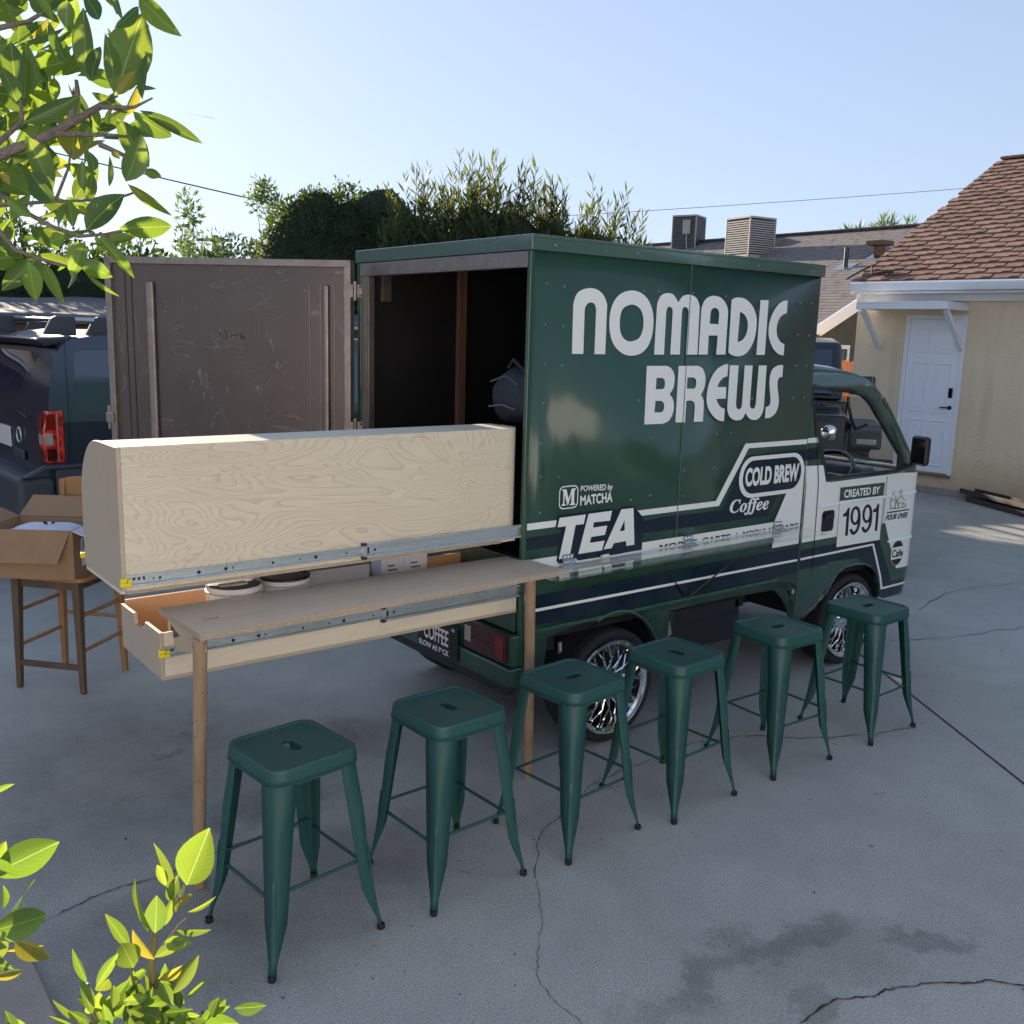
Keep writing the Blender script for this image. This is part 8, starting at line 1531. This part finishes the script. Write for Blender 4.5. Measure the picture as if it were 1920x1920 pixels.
bush('oleander', [((6.95, 7.35, 2.4), (0.50, 0.5, 0.82)), ((7.25, 7.1, 2.3), (0.40, 0.45, 0.6))], 5500, 80, 'thin pale spiky bush at the right end of the row', 51, 'spiky bushes behind the truck', length=0.5)
# unseen shrubs added behind the truck for shade, gapped for a sun streak
tree('hedge', (8.0, 7.4), [((7.2, 7.4, 0.75), (1.5, 0.5, 0.74)), ((8.4, 7.4, 0.75), (1.5, 0.5, 0.74)), ((9.4, 7.4, 0.75), (1.4, 0.5, 0.74))], 4000, 0.09, 2.0, M['hedge_leaf'], 'low hedge hidden behind the truck cab', 'hedge', seed=61, trunk_h=0.4, limbs=0, coref=0.97)
tree('shade_tree', (8.2, 7.6), [((7.5, 7.5, 2.26), (1.1, 0.6, 0.56)), ((8.6, 7.5, 2.26), (1.2, 0.6, 0.56)), ((9.7, 7.6, 2.26), (1.1, 0.6, 0.56))], 6000, 0.09, 2.0, M['hedge_leaf'], 'spreading small tree hidden behind the truck cab', 'tree', seed=63, trunk_h=1.5, limbs=6, coref=0.97)
# left hedges and trees
tree('hedge', (0.6, 11.6), [((0.2, 11.8, 1.4), (1.3, 0.9, 1.55)), ((1.5, 11.4, 1.4), (1.2, 0.8, 1.45)), ((2.4, 11.2, 1.3), (1.0, 0.8, 1.4))], 14000, 0.10, 1.8, M['hedge_leaf'], 'dense dark leafy hedge above the weathered shed roof', 'hedge', seed=71, trunk_h=0.8, coref=0.9)
tree('hedge', (-2.2, 11.9), [((-1.2, 11.6, 1.45), (1.3, 0.9, 1.7)), ((-3.0, 11.2, 1.4), (1.5, 0.6, 1.6))], 5000, 0.10, 1.8, M['hedge_leaf'], 'hedge beyond the left edge of the picture, behind the shed', 'hedge', seed=73, trunk_h=0.8, coref=0.9)  # unseen extension of the hedge, added to cast shade
tree('young_tree', (0.9, 13.6), [((0.9, 13.4, 3.1), (0.5, 0.5, 0.6)), ((0.2, 13.6, 2.8), (0.7, 0.5, 0.7)), ((1.55, 13.5, 2.9), (0.35, 0.35, 0.75))], 900, 0.13, 2.4, M['hedge_leaf'], 'thin dark tree showing behind the hanging foreground leaves', 'tree', 'small trees behind the yard', seed=75, trunk_h=2.0, core=False, shell=0.9)
tree('young_tree', (2.6, 13.0), [((2.45, 13.0, 2.75), (0.55, 0.45, 0.42)), ((2.1, 13.2, 2.5), (0.4, 0.4, 0.4))], 900, 0.12, 2.0, M['hedge_leaf'], 'small dark bushy tree top just above the left end of the open door', 'tree', 'small trees behind the yard', seed=77, trunk_h=2.0, core=False, shell=0.85)
tree('young_tree', (4.55, 16.6), [((4.75, 16.8, 3.95), (0.22, 0.25, 0.5)), ((4.6, 16.7, 3.4), (0.16, 0.2, 0.3))], 260, 0.14, 2.6, M['pale_leaf'], 'slim pale sapling between the utility pole and the foreground leaves', 'tree', 'small trees behind the yard', seed=79, trunk_h=3.0, core=False, shell=0.9, trunk_r=0.03, limbs=3)
tree('young_tree', (4.68, 12.6), [((4.55, 12.75, 4.05), (0.22, 0.22, 0.22)), ((4.42, 12.7, 3.85), (0.18, 0.18, 0.2)), ((4.70, 12.6, 3.82), (0.16, 0.18, 0.2)), ((4.62, 12.6, 3.55), (0.13, 0.15, 0.2)), ((4.72, 12.5, 3.3), (0.10, 0.12, 0.16))], 560, 0.10, 2.6, M['pale_leaf'], 'tall thin sapling with an airy crown left of the rounded clipped tree', 'tree', 'small trees behind the yard', seed=81, trunk_h=3.2, core=False, shell=0.95, trunk_r=0.02, limbs=8)
tree('young_tree', (4.6, 14.5), [((4.35, 14.3, 2.95), (0.75, 0.5, 0.50)), ((5.05, 13.9, 2.9), (0.5, 0.4, 0.5)), ((4.0, 14.6, 2.7), (0.4, 0.4, 0.5))], 1900, 0.12, 2.3, M['pale_leaf'], 'pale green bushy tree low behind the open door, left of the clipped tree', 'tree', 'small trees behind the yard', seed=83, trunk_h=2.2, core=False, shell=0.9)
tree('roof_plant', (21.4, 11.8), [((21.2, 11.7, 4.72), (0.30, 0.3, 0.30)), ((20.6, 12.1, 4.55), (0.35, 0.3, 0.2)), ((21.7, 11.3, 4.75), (0.15, 0.2, 0.3))], 420, 0.26, 7.0, M['pale_leaf'], 'wispy yellow-green plant top showing above the long roof ridge', 'plant', seed=85, trunk_h=4.2, core=False, shell=0.9, up=1.0)
# behind the photographer, for the reflections in the paint
for i, (x, y, z, rx) in enumerate(((5.0, -9.2, 1.7, 1.5), (7.0, -8.2, 1.9, 1.6), (8.8, -8.4, 1.6, 1.6), (11.8, -7.4, 2.2, 1.8), (15.0, -6.6, 1.8, 1.9))):
    tree('garden_tree', (x, y), [((x, y, z), (rx, rx * .8, z)), ((x + .6, y - .3, z * 1.5), (rx * .6, rx * .6, z * .5))], 3800, 0.2, 2.0, M['hedge_leaf'], ['garden tree next to the white garage behind the photographer', 'second garden tree from the white garage behind the photographer', 'low garden tree in the middle of the row behind the photographer', 'tall garden tree, last but one of the row behind the photographer', 'garden tree at the far end of the row behind the photographer'][i], 'tree', group='garden trees behind the photographer', seed=91 + i, trunk_h=1.2)

# utility pole and wires
up_ = empty('utility_pole', (13.22, 37.2, 0), label='distant utility pole with a cross-arm and transformer above the open door', cat='pole')
g = G(); g.tube([(0, 0, 0), (0, 0, 5.45)], [0.16, 0.12], 10); g.build('pole', M['trunk'], up_, smooth=50)
g = G(); g.beam((-0.62, 0.5, 5.27), (0.55, -0.42, 5.27), 0.09, 0.12); g.build('cross_arm', M['trunk'], up_)
g = G(); g.tube([(0.28, -0.1, 4.55), (0.28, -0.1, 5.05)], 0.16, 12); g.build('transformer', M['alu_bright'], up_, smooth=40)
g = G()
for t in (0.02, .3, .7, .98): p = V(-0.62, 0.5, 5.33).lerp(V(0.55, -0.42, 5.33), t); g.tube([p, p + V(0, 0, 0.14)], 0.035, 8)
g.build('insulators', M['white_trim'], up_)['kind'] = 'stuff'
def wire(pts, r, label):
    g = G(); a, b = Vector(pts[0]), Vector(pts[1]); P = []
    for k in range(25):
        t = k / 24; p = a.lerp(b, t); p.z -= pts[2] * 4 * t * (1 - t); P.append(p)
    g.tube(P, r, 5); o = g.build('overhead_wire', M['cable'], None, smooth=60); return tagit(o, label, 'wire', 'overhead wires')
wire(((0.2, 34.8, 8.35), (20.0, 18.7, 3.35), 0.12), 0.021, 'thick dark overhead wire sloping down behind the foreground leaves to the clipped tree')
wire(((17.0, 21.2, 5.34), (31.5, 10.3, 7.12), 0.06), 0.008, 'faint thin overhead wire crossing the sky above the air conditioners')
_c = V(823.8, 2304.8, 474.3); _d = V(901.9, 2307.7, 472.5)
g = G(); g.tube([_c, _c.lerp(_d, .5), _c.lerp(_d, .95), _d], [0.4, 1.2, 1.8, 0.8], 8); tagit(g.build('contrail', M['contrail'], None), 'short white aircraft trail in the blue sky', 'contrail')

# ---------------------------------------------------------------- foreground leaves
def leaf_mesh(name, m, n=8, curl=0.10, cup=0.16):
    """unit leaf along +x (length 1), width 1 before scaling: midrib groove, curl, pointed tip"""
    vs_ = []; fs = []; cols = (-1, -0.55, 0, 0.55, 1)
    for i in range(n + 1):
        t = i / n; w = 0.5 * (math.sin(math.pi * t ** 0.86) ** 0.85 if 0 < t < 1 else 0.0); w = max(w, 0.012)
        for c in cols:
            vs_.append((t, c * w, cup * abs(c) ** 1.3 * w * 1.1 - curl * (t - 0.45) ** 2 + 0.02))
    k = len(cols)
    for i in range(n):
        for j in range(k - 1): fs.append((i * k + j, (i + 1) * k + j, (i + 1) * k + j + 1, i * k + j + 1))
    me = bpy.data.meshes.new(name); me.from_pydata(vs_, [], fs); me.update()
    for p in me.polygons: p.use_smooth = True
    me.materials.append(m); return me
LM = [[leaf_mesh('leaf', M['leaf_green'], curl=c) for c in (0.02, 0.14, 0.25)], [leaf_mesh('leaf', M['leaf_lime'], curl=c) for c in (0.02, 0.14, 0.25)], [leaf_mesh('leaf', M['leaf_yellow'], curl=c) for c in (0.02, 0.14)]]
g = G(); g.tube([(0, 0, 0.013), (0.45, 0, 0.017), (0.93, 0, 0.0)], [0.010, 0.007, 0.002], 4)
def place_leaves(data, parent, seed):
    r = random.Random(seed)
    for row in data:
        b = Vector(row[0:3]) / 1000; t = Vector(row[3:6]) / 1000; d = t - b; L = d.length; d.normalize()
        nrm = (-_F - d * (-_F).dot(d)).normalized(); s = nrm.cross(d)
        a = math.radians(row[7]); n2 = nrm * math.cos(a) + s * math.sin(a); s2 = n2.cross(d)
        W = L * row[6] / 100 * 1.08 / max(0.45, abs(math.cos(a)))
        if r.random() < .5: n2 = -n2; s2 = -s2
        mt = Matrix(((d.x * L, s2.x * W, n2.x * L, b.x), (d.y * L, s2.y * W, n2.y * L, b.y), (d.z * L, s2.z * W, n2.z * L, b.z), (0, 0, 0, 1)))
        o = bpy.data.objects.new('leaf', r.choice(LM[row[8]])); COL.objects.link(o); o.parent = parent; o.matrix_world = mt
def branches(data, parent, m):
    g = G()
    for br in data: g.tube([Vector(p[:3]) / 1000 for p in br], [p[3] / 1000 for p in br], 7)
    return g
ft = empty('leafy_tree', (0, 0, 0), label='broad-leaved tree branch hanging into the top left, leaves lit from behind', cat='tree')
g = branches(BR_UP, ft, None)
g.tube([(-2.62, -1.50, 0), (-2.58, -1.48, 0.9), (-2.50, -1.54, 1.7), (-2.275, -1.69, 1.958)], [0.045, 0.038, 0.026, 0.012], 10)
g.tube([(-2.54, -1.50, 1.4), (-2.50, -1.60, 2.0), (-2.33, -1.72, 2.25), (-2.22, -1.80, 2.3)], [0.02, 0.015, 0.009, 0.004], 8)
g.build('branches', M['bark'], ft, smooth=60)
place_leaves(LEAF_UP, ft, 5)
fs1 = empty('shrub', (0, 0, 0), label='bright green leafy shrub in the bottom left foreground, the taller bushy one', cat='shrub', group='foreground shrubs')
g = branches(BR_SH, fs1, None); g.tube([(-2.16, -1.95, 0.05), (-2.15, -1.94, 0.45), (-2.136, -1.926, 0.763)], [0.012, 0.010, 0.007], 7); g.build('stems', M['twig'], fs1, smooth=60)
place_leaves(LEAF_SH, fs1, 6)
fs2 = empty('shrub', (0, 0, 0), label='shrub at the left edge, only its large lime leaves reaching into view', cat='shrub', group='foreground shrubs')
g = branches(BR_S2, fs2, None); g.tube([(-2.36, -1.97, 0.05), (-2.34, -1.95, 0.5), (-2.326, -1.943, 0.992)], [0.012, 0.010, 0.006], 7); g.build('stems', M['twig'], fs2, smooth=60)
place_leaves(LEAF_S2, fs2, 7)
bpy.context.view_layer.update()
